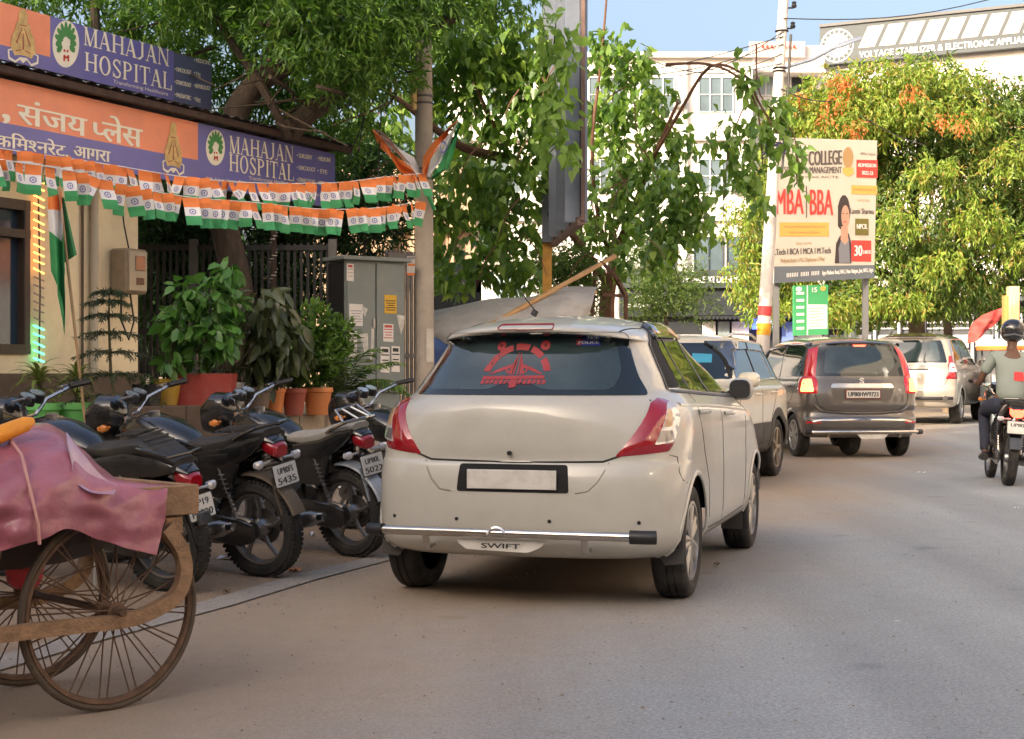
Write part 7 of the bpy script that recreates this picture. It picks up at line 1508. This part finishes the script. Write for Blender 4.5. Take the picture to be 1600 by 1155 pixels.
# ================================================================ buildings across the junction
whitew = mt('white facade', (.74, .70, .66), .85, var=.04, vs=.4, dirt=(.50, .46, .42), da=.35, ds=.5); bandg = mt('sign band grey', (.045, .058, .065), .6, var=.1); glz = mt('facade glass', (.10, .14, .16), .08, coat=.6, var=.3, vs=.6); mul = mt('white mullion', (.75, .75, .75), .6); dkf = mt('dark shopfront', (.022, .026, .032), .5, var=.3, vs=1); palep = mt('pale pink panel', (.66, .46, .40), .7); tealp = mt('pale glass panel', (.30, .36, .38), .3)
def windowb(t, x0, y0, x1, y1, Y, nv=3, nh=2, fm=None, gm=None, dep=.12):
    fm = fm or mul; mb = MB(); wbox(mb, x0, y0, x1, y1, Y-.02, dep); w_ = relo(mb.build('window', gm or glz, t, smooth=0)); k = 1/48
    mb = MB(); e = .8
    for i in range(nv+1): x = x0+(x1-x0)*i/nv; wbox(mb, x-e, y0-e, x+e, y1+e, Y-.07, .06)
    fo = relo_child(mb.build('frame', fm, w_, smooth=0), t); mb = MB()
    for i in range(nh+1): y = y0+(y1-y0)*i/nh; wbox(mb, x0, y-e*.8, x1, y+e*.8, Y-.06, .04)
    relo_child(mb.build('frame', fm, w_, smooth=0), t); return w_
def relo_child(o, t): o.matrix_parent_inverse = M(); return o
tealp2 = mt('pale logo blue', (.25, .30, .32), .6); Y = 50; t = thing('white_building', 'long white building with dark mobile phone shops at street level', 'building', W(1010, 573, Y)); t.location.z = 0
mb = MB(); wbox(mb, 700, 78, 1176, 600, Y, 10); relo(mb.build('wall', whitew, t, smooth=0)); mb = MB(); wbox(mb, 1176, 62, 1288, 600, Y+1.5, 9); relo(mb.build('wall', whitew, t, smooth=0))
mb = MB(); wbox(mb, 698, 72, 1180, 80, Y-.25, .4); relo(mb.build('parapet', whitew, t, smooth=0)); mb = MB(); wbox(mb, 698, 205, 1178, 210, Y-.2, .3); wbox(mb, 698, 330, 1178, 336, Y-.2, .3); relo(mb.build('floor_band', whitew, t, smooth=0))['kind'] = 'stuff'
mb = MB(); wbox(mb, 1172, 56, 1258, 80, Y+1.2, .2); relo(mb.build('roof_sign', palep, t, smooth=0)); 
b_ = Board(t, W(1182, 68, Y+1.15)-t.location, W(1250, 68, Y+1.15)-t.location, W(1182, 60, Y+1.15)-t.location); [b_.poly('letter_stroke', [(x, 67), (x+4, 67), (x+4, 62), (x, 62)], bred, .02, px=True) for x in range(1190, 1246, 7)]
mb = MB(); wbox(mb, 1176, 100, 1290, 104, Y+.6, 1.2); relo(mb.build('balcony_slab', whitew, t, smooth=0))
windowb(t, 1180, 104, 1214, 140, Y+1.5, 2, 1, gm=tealp); windowb(t, 1236, 108, 1272, 150, Y+1.5, 2, 1, gm=dkf)
for (x, y0, y1) in [(x, 112, 166) for x in (760, 840, 920, 1000)]+[(x, 240, 292) for x in (760, 840, 920, 1000, 1092, 1200)]: windowb(t, x, y0, x+54, y1, Y if x < 1176 else Y+1.5)
windowb(t, 1092, 112, 1146, 166, Y)
windowb(t, 1085, 362, 1130, 414, Y, 2, 1, fm=bandg); windowb(t, 1136, 362, 1180, 414, Y, 2, 1, fm=bandg); windowb(t, 1010, 362, 1056, 414, Y, 2, 1, fm=bandg)
mb = MB(); wbox(mb, 940, 360, 1000, 412, Y-.3, .2); relo(mb.build('white_hoarding', mul, t, smooth=0))
mb = MB(); wbox(mb, 968, 416, 1246, 441, Y-.8, .8); relo(mb.build('shop_fascia', bandg, t, smooth=0)); mb = MB(); wbox(mb, 968, 441, 1246, 486, Y-.6, .6); relo(mb.build('shop_fascia', dkf, t, smooth=0))
mb = MB(); wbox(mb, 980, 486, 1240, 600, Y-.3, .3); relo(mb.build('shop_interior', dkf, t, smooth=0))
mb = MB()
for k in range(24): x = 1085+6.6*k; a = W(x, 484, Y-1.2); mb.add([a, a+V((.13, 0, 0)), a+V((.12, 0, -.10)), a+V((.065, 0, -.15)), a+V((.01, 0, -.10))], [(0, 1, 2, 3, 4)])
wbox(mb, 1082, 476, 1246, 485, Y-1.2, .6); relo(mb.build('awning', dkf, t, smooth=0))['kind'] = 'stuff'
b_ = Board(t, W(980, 440, Y-.82)-t.location, W(1240, 440, Y-.82)-t.location, W(980, 416, Y-.82)-t.location); b_.text('lettering', 'MOBILE KI DUNIYA', (1066, 433), (1160, 433), 10, mul, .02, bold=.06)
b_ = Board(t, W(980, 480, Y-.62)-t.location, W(1240, 480, Y-.62)-t.location, W(980, 445, Y-.62)-t.location); b_.text('lettering', 'equari', (992, 458), (1022, 458), 8, mul, .02, bold=.06); b_.text('lettering', 'ponyle, Tuliu', (980, 471), (1044, 471), 8, mul, .02, bold=.06); b_.text('small_lettering', 'disconnected', (1096, 480), (1128, 480), 4, mul, .02)
mb = MB(); wbox(mb, 1176, 489, 1214, 506, Y-.9, .1); relo(mb.build('lit_sign', mt('lit blue sign', (.05, .10, .85), .4, em=1.6), t, smooth=0)); b_ = Board(t, W(1176, 506, Y-.92)-t.location, W(1214, 506, Y-.92)-t.location, W(1176, 489, Y-.92)-t.location); [b_.poly('letter_stroke', [(x, 503), (x+4, 503), (x+4, 493), (x, 493)], mt('lit white', (.8, .85, 1), .4, em=1.5), .02, px=True) for x in (1182, 1189, 1196, 1203)]
for x0, x1, m_ in ((1098, 1118, mul), (1122, 1140, tealp), (1144, 1170, mul), (1222, 1240, mt('poster blue', (.16, .24, .5), .5))): mb = MB(); wbox(mb, x0, 494, x1, 530, Y-.5, .1); relo(mb.build('shop_display', m_, t, smooth=0))
acm = mt('air conditioner casing', (.55, .55, .52), .6)
for x, y in ((1062, 150), (1150, 282), (1066, 300), (905, 160), (1232, 170)):
    Z_ = Y if x < 1176 else Y+1.5; mb = MB(); wbox(mb, x-8, y-6, x+8, y+6, Z_-.45, .42, .02); a_ = relo(mb.build('air_conditioner', acm, t, smooth=0)); mb = MB(); mb.lathe([(0, 0), (.09, 0), (.1, .01)], 14, W(x-2, y, Z_-.47), 'y'); relo_child(mb.build('fan_grille', dkf, a_, smooth=0), t)
mb = MB(); a = W(1072, 573, Y-.15); mb.cyl((a.x, a.y, 3.6), (a.x, a.y, 11.3), .06, 8); relo(mb.build('drain_pipe', acm, t))
# right-hand building with the roof sign
t = thing('appliance_building', 'white building with a long slanted roof sign for electronic appliances', 'building', W(1440, 573, 54)); t.location.z = 0; o = t.location
rb_ = Board(t, V((*W(1286, 573, 54.5)[:2], 0))-o, V((*W(1760, 573, 50)[:2], 0))-o, V((*W(1286, 573, 54.5)[:2], 11.8))-o)
def rbox(nm, x0, y0, x1, y1, m_, d, th=.3, parent=None):
    p_ = [rb_.uv(x0, y0)[0], rb_.uv(x1, y0)[0]]; v0 = rb_.uv(x0, y1)[1]; v1 = rb_.uv(x0, y0)[1]; return rb_.panel(nm, m_, th, p_[0], v0, p_[1], v1, d, parent)
rb_.panel('wall', whitew, 8, 0, 0, 1, 1.10, 0)
u2 = rb_.uv(1600, 40)[0]; vt, vb_ = rb_.uv(1286, 38)[1], rb_.uv(1286, 97)[1]; vt2, vb2 = rb_.uv(1600, 12)[1], rb_.uv(1600, 80)[1]
rb_.panel('sign_band', bandg, .4, 0, vb_, 1, vt, .42)
rb_.panel('sign_edge', backm, .1, 0, vt, 1, vt+.008, .5)
cxy = rb_.uv(1313, 66); rr = (rb_.uv(1339, 66)[0]-cxy[0]); k_ = rb_.ex.length/rb_.ey.length
def circ(r_, d, m_, nm): rb_.poly(nm, [(cxy[0]+rr*r_*cos(g), cxy[1]+rr*k_*r_*sin(g)) for g in [2*pi*k/28 for k in range(28)]], m_, d)
circ(1, .44, mul, 'round_logo'); circ(.93, .45, bandg, 'round_logo'); circ(.72, .46, mul, 'round_logo'); circ(.64, .47, tealp, 'round_logo')
for k in range(18): g = 2*pi*k/18; q = (cxy[0]+rr*.82*cos(g), cxy[1]+rr*k_*.82*sin(g)); rb_.poly('logo_mark', [(q[0]+rr*.05*cos(h), q[1]+rr*k_*.06*sin(h)) for h in (0, 1.6, 3.1, 4.7)], mul, .465)
vv0 = vb_+(vt-vb_)*.36; vv1 = vt-(vt-vb_)*.10
for k in range(13):
    x = 1346+32*k; ua_ = rb_.uv(x, 70)[0]; ub_ = rb_.uv(x+25, 70)[0]; sl_ = (ub_-ua_)*.62; rb_.poly('slanted_panel', [(ua_, vv0), (ub_, vv0), (ub_+sl_, vv1), (ua_+sl_, vv1)], mt('slanted pale panel', (.72, .56, .46), .7), .44)
rb_.text('lettering', 'VOLTAGE STABILIZER & ELECTRONIC APPLIANCES', (rb_.uv(1348, 84)[0], vb_+(vt-vb_)*.10), (rb_.uv(1632, 84)[0], vb_+(vt-vb_)*.10), (vt-vb_)*.17, mul, .45, bold=.025, px=False)
for (x0, y0, x1, y1) in ((1302, 101, 1364, 113), (1470, 92, 1486, 100), (1596, 88, 1640, 130), (1310, 200, 1370, 250), (1420, 200, 1480, 250), (1530, 200, 1590, 250), (1310, 330, 1370, 380), (1420, 330, 1480, 380), (1530, 330, 1590, 380)):
    w_ = rbox('window', x0, y0, x1, y1, glz, .05, .1)
    for k in range(4): x = x0+(x1-x0)*k/3; rbox('mullion', x-.6, y0, x+.6, y1, mul, .10, .04, parent=w_)
rbox('shop_canopy', 1286, 462, 1700, 470, bandg, 1.2, 1.2); rbox('shop_fronts', 1286, 470, 1700, 560, mt('shop recess', (.06, .065, .075), .7, var=.3, vs=.8), .06, .1)
for k in range(9):
    x = 1292+38*k; rbox('column', x, 470, x+3.5, 560, mul, .35, .3); rbox('shutter_frame', x+6, 494, x+33, 497, mul, .15, .05); rbox('shutter_frame', x+6, 504, x+33, 506, mul, .15, .05); rbox('counter', x+6, 515, x+33, 535, mt('pale counter', (.45, .48, .5), .6), .2, .1)
rbox('poster', 1352, 492, 1372, 505, mt('maroon poster', (.25, .05, .07), .6), .3, .05); rbox('door', 1322, 497, 1342, 560, tealp, .3, .05)
rb2 = rbox('terrace_pole', 1573, 10, 1575, 20, bandg, .3, .05)
# pillar, red cloth and the orange canopy
p = W(1583, 573, 33.5); t = thing('cream_pillar', 'cream painted pillar behind the motorcyclist', 'pillar', (p.x, p.y, .19)); mb = MB(); mb.box((0, 0, 1.45), (.22, .22, 2.9), b=.01); mb.build('shaft', mt('sunny pillar paint', (.72, .50, .28), .8, var=.1), t, smooth=0); mb = MB(); mb.box((-.16, .05, 1.35), (.08, .18, 2.7)); mb.build('side_strip', mt('ochre paint', (.45, .25, .08), .8), t, smooth=0)
t = thing('red_cloth', 'crumpled red cloth hung between the slim tree trunk and the cream pillar', 'cloth', W(1542, 500, 33)); mb = MB(); cgrid([[(1516, 500, 35.5), (1532, 486, 35.5), (1552, 477, 35.5), (1576, 470, 35.6)], [(1513, 514, 35.4), (1530, 502, 35.3), (1552, 490, 35.4), (1576, 477, 35.6)], [(1512, 528, 35.4), (1526, 524, 35.2), (1545, 506, 35.4), (1572, 484, 35.6)]], t.location, 40, 24, .035, 11)(mb); mb.build('cloth', mt('red cloth', (.55, .06, .05), .7, var=.2, vs=3), t)
t = thing('orange_canopy', 'low white topped canopy with an orange rim behind the motorcyclist', 'canopy', W(1570, 573, 31.5)); t.location.z = 0; o = t.location; mb = MB(); mb.loft([(0, 0, 0, .01, .01)], 4, cap=False) if 0 else None
cc = W(1572, 532, 31.5)-o; mb.lathe([(.0, .16), (.30, .13), (.52, .05), (.58, 0)], 24, cc); mb.build('canopy_top', mt('canopy white', (.75, .70, .62), .7), t); mb = MB(); mb.lathe([(.58, 0), (.60, -.03), (.585, -.09), (.57, -.09)], 24, cc); mb.build('canopy_rim', F_o, t)
mb = MB()
for a, b in ((-.4, -.3), (.4, -.3), (-.4, .3), (.4, .3)): mb.bar(cc+V((a, b, 0)), V((cc.x+a, cc.y+b, .19)), .03, .03)
mb.build('legs', backm, t, smooth=0); mb = MB(); mb.box((cc.x, cc.y, .6), (.9, .6, .8), b=.03); mb.build('counter', tealp, t, smooth=0)
# distant street trees closing the far end
for (lb, px, py, rx, rz, Y_) in (('dark tree behind the low white building', 690, 330, 90, 120, 40), ('green tree behind the kiosk, far behind the fence', 420, 380, 260, 170, 34), ('dark tree far left behind the fence', 150, 330, 180, 200, 36)):
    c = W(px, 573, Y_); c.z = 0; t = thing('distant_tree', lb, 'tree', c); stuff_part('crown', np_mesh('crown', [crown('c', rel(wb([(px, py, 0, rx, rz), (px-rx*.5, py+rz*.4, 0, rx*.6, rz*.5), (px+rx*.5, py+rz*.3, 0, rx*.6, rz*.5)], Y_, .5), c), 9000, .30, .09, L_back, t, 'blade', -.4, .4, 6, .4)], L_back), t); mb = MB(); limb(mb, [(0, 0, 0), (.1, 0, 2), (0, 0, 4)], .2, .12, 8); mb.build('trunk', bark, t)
# ================================================================ handcart
wood = mt('weathered wood', (.27, .16, .085), .8, var=.3, vs=3, bump=.6, bs=12, stretch=(1, 8, 8), dirt=(.12, .08, .05), da=.5, ds=5); rustw = mt('rusty wheel rim', (.13, .075, .045), .75, .3, var=.3, vs=20); pinkt = mt('maroon plastic sheet', (.33, .095, .125), .42, var=.2, vs=6, bump=1.0, bs=13, coat=.3, dirt=(.42, .20, .23), da=.45, ds=2.2)
CA = R(45); H_ = V((sin(CA), cos(CA), 0)); AX = V((-cos(CA), sin(CA), 0))      # heading and axle direction
W1 = V((-1.45, 5.55, 0)); t = thing('handcart', 'wooden handcart on large spoked wheels, loaded and covered with a maroon sheet', 'handcart', W1+AX*.31); o = t.location
rot = M((H_, AX, V((0, 0, 1)))).transposed()
def cw(mb, h0, h1, a0, a1, z0, z1, b=.004): mb.box(rot @ V(((h0+h1)/2, (a0+a1)/2, (z0+z1)/2)), (h1-h0, a1-a0, z1-z0), rot, b)
r = .36; spme = None
for sg in (-1, 1):
    mb = MB(); mb.tube([V((r*cos(g)-.012*cos(g), 0, r*sin(g)-.012*sin(g))) for g in [2*pi*k/56 for k in range(56)]], .0135, 8, closed=True); me = mb.mesh('tyre', mt('dusty cart tyre', (.085, .062, .042), .9, var=.3, vs=14))
    wo = obj('wheel', me, t, rot @ V((0, sg*.31, r)), (0, 0, -CA+pi/2))
    mb = MB(); mb.tube([V(((r-.032)*cos(g), 0, (r-.032)*sin(g))) for g in [2*pi*k/56 for k in range(56)]], .011, 6, closed=True, flat=1.3); mb.build('rim', rustw, wo)
    mb = MB(); mb.lathe([(.0, -.06), (.02, -.06), (.022, -.045), (.035, -.043), (.035, -.037), (.018, -.03), (.018, .03), (.035, .037), (.035, .043), (.022, .045), (.02, .06), (0, .06)], 16, axis='y'); mb.build('hub', rustw, wo)
    if spme is None: mb = MB(); mb.tube([(.030, -.04, 0), (r-.04, -.003, .045)], .0032, 5); spme = mb.mesh('spoke', rustw); mb = MB(); mb.tube([(.030, .04, 0), (r-.04, .003, -.045)], .0032, 5); spm2 = mb.mesh('spoke', rustw)
    for k in range(32): obj('spoke', spme if k % 2 else spm2, wo, rot=(0, 2*pi*k/32, 0))
mb = MB(); mb.cyl(rot @ V((0, -.40, r)), rot @ V((0, .40, r)), .014, 10); mb.build('axle', rustw, t)
for k in range(7): mb = MB(); a0 = -.33+.095*k; cw(mb, -1.75, .304, a0, a0+.090, .685, .71); mb.build('deck_plank', wood, t, smooth=0)
mb = MB(); cw(mb, -1.75, .34, -.365, -.335, .69, .80); mb.build('side_board', wood, t, smooth=0); mb = MB(); cw(mb, -1.75, .34, .335, .365, .69, .80); mb.build('side_board', wood, t, smooth=0); mb = MB(); cw(mb, .305, .340, -.333, .333, .69, .80); mb.build('end_board', wood, t, smooth=0)
mb = MB(); cw(mb, .20, .28, -.35, .35, .62, .684); cw(mb, -.50, -.42, -.35, .35, .62, .684); mb.build('cross_beam', wood, t, smooth=0)['kind'] = 'stuff'
for a_ in (-.355, .355):
    pts = [rot @ V((h, a_, z)) for h, z in ((.20, .65), (.265, .56), (.28, .47), (.24, .39), (.12, .34), (.0, .325), (-.3, .33), (-1.2, .33))]; out = []
    for i in range(len(pts)-1):
        for k in range(5): out.append(V(catmull(pts[max(i-1, 0)], pts[i], pts[i+1], pts[min(i+2, len(pts)-1)], k/5)))
    mb = MB(); n_ = AX
    for i in range(len(out)-1):
        pass
    vs = []
    for i, p in enumerate(out):
        tg = (out[min(i+1, len(out)-1)]-out[max(i-1, 0)]).normalized(); s_ = tg.cross(n_).normalized()
        for a, b in ((-1, -1), (1, -1), (1, 1), (-1, 1)): vs.append(p+s_*.026*a+n_*.018*b)
    mb.add(vs, [(4*i+k, 4*i+(k+1) % 4, 4*i+4+(k+1) % 4, 4*i+4+k) for i in range(len(out)-1) for k in range(4)]+[(0, 1, 2, 3)]); mb.build('curved_bracket', wood, t, smooth=30, fix=True)
    mb = MB(); mb.bar(rot @ V((-.52, a_*.93, .35)), rot @ V((-.46, a_*.93, .62)), .04, .05, .004); mb.build('strut', wood, t, smooth=0)
# load and its cover lie on the cart
t = thing('plastic_sheet', 'creased maroon plastic sheet tied over the load of the handcart', 'plastic sheet', W(90, 760, 5.6)); o = t.location; rows = [
 [(-90, 670, 5.9), (-20, 662, 5.95), (35, 655, 5.95), (75, 654, 6.0), (104, 672, 6.0), (140, 706, 6.05), (185, 742, 6.1), (258, 762, 6.05)],
 [(-90, 690, 5.5), (-20, 678, 5.5), (35, 668, 5.55), (80, 668, 5.6), (108, 690, 5.50), (142, 726, 5.53), (190, 745, 5.58), (262, 752, 5.68)],
 [(-90, 760, 5.165), (-20, 750, 5.195), (35, 742, 5.225), (80, 740, 5.285), (112, 752, 5.345), (150, 768, 5.41), (200, 792, 5.50), (258, 790, 5.60)],
 [(-90, 815, 5.145), (-20, 812, 5.165), (35, 806, 5.185), (78, 792, 5.245), (112, 795, 5.325), (150, 806, 5.41), (200, 828, 5.50), (252, 822, 5.60)],
 [(-90, 860, 5.145), (-20, 858, 5.165), (35, 842, 5.185), (72, 832, 5.245), (106, 818, 5.315), (150, 834, 5.41), (208, 850, 5.51), (247, 858, 5.59)]]
mb = MB(); cgrid(rows, o, 130, 90, .011, 24)(mb); q_ = mb.build('sheet', pinkt, t, smooth=180); q_.modifiers.new('thick', 'SOLIDIFY').thickness = .002
mb = MB(); cgrid([[(104, 666, 5.48), (130, 700, 5.48), (160, 735, 5.50), (184, 750, 5.52)], [(107, 690, 5.42), (124, 722, 5.43), (150, 752, 5.46), (182, 757, 5.50)], [(112, 716, 5.37), (118, 742, 5.37), (140, 760, 5.36), (178, 764, 5.38)]], o, 20, 10, .004, 20)(mb); mb.build('folded_edge', mt('pale underside highlight', (.42, .27, .36), .35, coat=.4, var=.1), t, smooth=180)  # pale underside of the fold, with its highlight put into the colour
mb = MB(); mb.tube([W(14, 676, 5.46)-o, W(34, 702, 5.28)-o, W(48, 760, 5.20)-o, W(60, 812, 5.19)-o, W(62, 842, 5.2)-o], .006, 6); mb.build('tie_strap', mt('pink strap', (.50, .25, .22), .5), t)
t = thing('load_heap', 'dark bundle under the maroon sheet on the handcart', 'bundle', W(20, 800, 5.7)); mb = MB(); c = V((0, 0, 0)); mb.loft([(-.1, -.35, 0, .15, .08), (-.05, -.25, .0, .36, .17), (0, 0, .02, .42, .20), (0, .2, .0, .36, .16), (0, .32, 0, .1, .06)], 16); mb.build('bundle', mt('sacking', (.05, .035, .03), .9, bump=.5, bs=20), t)
t = thing('orange_tube', 'bright orange rolled plastic lying on top of the maroon sheet', 'plastic roll', W(0, 668, 5.4)); mb = MB(); mb.tube([W(-60, 694, 5.3)-t.location, W(0, 670, 5.4)-t.location, W(40, 654, 5.48)-t.location, W(52, 648, 5.5)-t.location], [.03, .032, .028, .012], 14); mb.build('roll', mt('orange plastic', (.80, .30, .02), .45, var=.15, vs=9), t)
t = thing('hanging_bag', 'small red and blue bag hanging under the handcart', 'bag', W(38, 860, 5.5)); o = t.location; mb = MB(); mb.loft([(0, -.03, -.06, .05, .05), (.0, 0, -.05, .07, .075), (.01, .04, -.04, .05, .06)], 12); mb.build('bag', mt('red bag', (.45, .03, .04), .5, var=.4, vs=25, bump=.4, bs=30), t); mb = MB(); mb.tube([(0, 0, .02), (.02, 0, .10), (.0, .02, .16)], .006, 6); mb.build('string', F_w, t); mb = MB(); mb.loft([(.05, -.02, .04, .02, .02), (.06, 0, .03, .035, .04), (.06, .03, .03, .02, .02)], 10); mb.build('blue_rag', mt('blue rag', (.25, .35, .5), .7), t)
# ================================================================ litter
def litter(label, px, py, pts, m_, h=.01, cat='litter'):
    Y_ = 1.22*2400/(py-573) if py < 700 and False else 1.22*2400/(py-573); p = W(px, py, Y_); p.z = gz(Y_)+.010; t = thing('litter', label, cat, p); n = 4; mb = MB(); mb.grid(lambda u, v: V(((u-.5)*pts[0], (v-.5)*pts[1], h*(.5+.5*sin(u*7+v*5)))), 6, 4); q_ = mb.build('scrap', m_, t, smooth=180); q_.rotation_euler.z = random.random()*3; return t
lw = mt('litter white', (.7, .7, .7), .6); lo_ = mt('litter orange', (.55, .20, .06), .6); lb_ = mt('litter pale blue', (.42, .50, .60), .5); lbn = mt('dry leaf', (.16, .10, .05), .8)
litter('flat white paper on the road in front of the motorcyclist', 1440, 731, (.10, .07), lw); litter('pale blue wrapper on the ground behind the motorbike exhaust', 356, 867, (.16, .06), lb_, .02); litter('orange wrapper on the ground below the second motorbike wheel', 460, 886, (.09, .05), lo_, .02)
litter('dry leaf lying on the road to the right of the hatchback', 1120, 877, (.05, .03), lbn, .02); litter('tiny pale scrap in the middle of the right lane', 1402, 965, (.02, .012), lw, .004); litter('white crumpled paper between the two right motorbikes', 488, 830, (.05, .04), lw, .03)
litter('small crumpled paper by the pale road edge', 354, 920, (.04, .03), lbn, .02); litter('white scrap at the right border of the road', 1588, 787, (.03, .02), lw, .01)
# ================================================================ motorcyclist
mo = motorbike('motorbike', 'motorbike with its tail lamp lit, being ridden at the right edge', (5.34, 16.55, 0), 9, plate=('UP80', ''), lit=True, lean=-4, steer=0, mirrors=False, group=None, tail=.8)
def skinned(name, m_, parent, nodes, edges, root=0, sub=2, loc=None):
    me = bpy.data.meshes.new(name); me.from_pydata([n[:3] for n in nodes], edges, []); me.materials.append(m_); ob = bpy.data.objects.new(name, me); C.objects.link(ob); ob.parent = parent
    ob.modifiers.new('skin', 'SKIN'); ob.modifiers['skin'].use_smooth_shade = True
    if not me.skin_vertices: pass
    sv = me.skin_vertices[0].data
    for i, n in enumerate(nodes): sv[i].radius = (n[3], n[4] if len(n) > 4 else n[3]); sv[i].use_root = (i == root)
    s_ = ob.modifiers.new('sub', 'SUBSURF'); s_.levels = sub; s_.render_levels = sub; return ob
per = thing('person', 'motorcyclist in a grey green shirt, dark jeans and black helmet, seen from behind', 'person', mo.location, -R(9)); per.rotation_euler = (0, R(4), -R(9))
skinm = mt('brown skin', (.115, .055, .032), .55, var=.1); shirtm = mt('grey green shirt', (.235, .27, .24), .85, var=.08, vs=6, bump=.3, bs=12); jean = mt('dark jeans', (.022, .026, .045), .85, var=.25, vs=9, bump=.3, bs=20); shoe = mt('dark shoe', (.02, .018, .018), .5)
N_ = [(0, .22, .88, .13, .11), (0, .24, 1.02, .13, .10), (0, .30, 1.22, .15, .10), (0, .34, 1.38, .12, .08), (0, .36, 1.46, .055), (0, .37, 1.52, .05), (0, .385, 1.60, .075, .085), (0, .395, 1.68, .07, .08)]
E_ = [(0, 1), (1, 2), (2, 3), (3, 4), (4, 5), (5, 6), (6, 7)]
def limbs(sg):
    b = len(N_); N_.extend([(sg*.17, .35, 1.39, .055), (sg*.26, .37, 1.24, .045), (sg*.315, .43, 1.08, .036), (sg*.315, .62, 1.07, .032), (sg*.31, .76, 1.09, .026), (sg*.31, .81, 1.105, .032, .018)]); E_.extend([(3, b), (b, b+1), (b+1, b+2), (b+2, b+3), (b+3, b+4), (b+4, b+5)])
    for k in range(4):       # fingers curl over the grip
        c = len(N_); x = sg*(.285+.019*k); N_.extend([(x, .845, 1.118, .0095), (x, .868, 1.10, .009), (x, .862, 1.075-.002*(k % 2), .008)]); E_.extend([(b+5, c), (c, c+1), (c+1, c+2)])
    c = len(N_); N_.extend([(sg*.275, .82, 1.09, .010), (sg*.268, .84, 1.075, .009)]); E_.extend([(b+5, c), (c, c+1)])
    c = len(N_); N_.extend([(sg*.11, .30, .86, .09), (sg*.19, .50, .82, .075), (sg*.20, .66, .76, .058), (sg*.195, .60, .55, .05), (sg*.19, .52, .36, .035), (sg*.19, .50, .30, .035), (sg*.19, .62, .27, .035, .025)]); E_.extend([(0, c)]+[(c+i, c+i+1) for i in range(6)])
limbs(-1); limbs(1); skinned('body', skinm, per, N_, E_)
sn = [(0, .21, .88, .165, .135), (0, .23, 1.02, .170, .125), (0, .30, 1.22, .185, .125), (0, .34, 1.38, .135, .09), (0, .36, 1.435, .07, .07)]; se = [(0, 1), (1, 2), (2, 3), (3, 4)]
for sg in (-1, 1): b = len(sn); sn += [(sg*.185, .35, 1.38, .075), (sg*.25, .37, 1.25, .068), (sg*.275, .39, 1.19, .062)]; se += [(3, b), (b, b+1), (b+1, b+2)]
sh = skinned('shirt', shirtm, per, sn, se)
tn = [(0, .20, .86, .15, .12)]; te = []
for sg in (-1, 1): b = len(tn); tn += [(sg*.11, .28, .86, .105), (sg*.19, .50, .82, .088), (sg*.205, .67, .76, .070), (sg*.197, .61, .58, .062), (sg*.19, .53, .38, .056), (sg*.19, .515, .33, .055)]; te += [(0, b)]+[(b+i, b+i+1) for i in range(5)]
skinned('trousers', jean, per, tn, te)
for sg in (-1, 1): mb = MB(); mb.loft([(sg*.19, .42, .275, .03, .03), (sg*.19, .46, .28, .046, .05), (sg*.19, .55, .27, .048, .045), (sg*.19, .66, .255, .045, .03), (sg*.19, .72, .25, .025, .015)], 14); mb.build('shoe', shoe, per)
mb = MB()
for i in range(11):
    pass
mb.loft([(0, .24, 1.69, .04, .04), (0, .27, 1.68, .10, .095), (0, .33, 1.68, .128, .125), (0, .40, 1.68, .132, .132), (0, .48, 1.675, .12, .125), (0, .53, 1.66, .08, .09), (0, .545, 1.65, .03, .04)], 24, p=2.1); he = mb.build('helmet', mt('black helmet', (.015, .015, .017), .25, coat=.8), per)
mb = MB(); mb.tube([(-.11, .28, 1.62), (0, .245, 1.64), (.11, .28, 1.62)], .012, 6); mb.build('helmet_rim', steel, he)
mb = MB(); mb.prism([(.02, 0), (.12, .0), (.13, .05), (.11, .10), (.02, .10)], 0, .004, frame((-.01, .155, 1.13), (1, 0, 0), (0, -1, .15))); mb.build('red_print', mt('shirt print red', (.60, .05, .05), .8), sh)
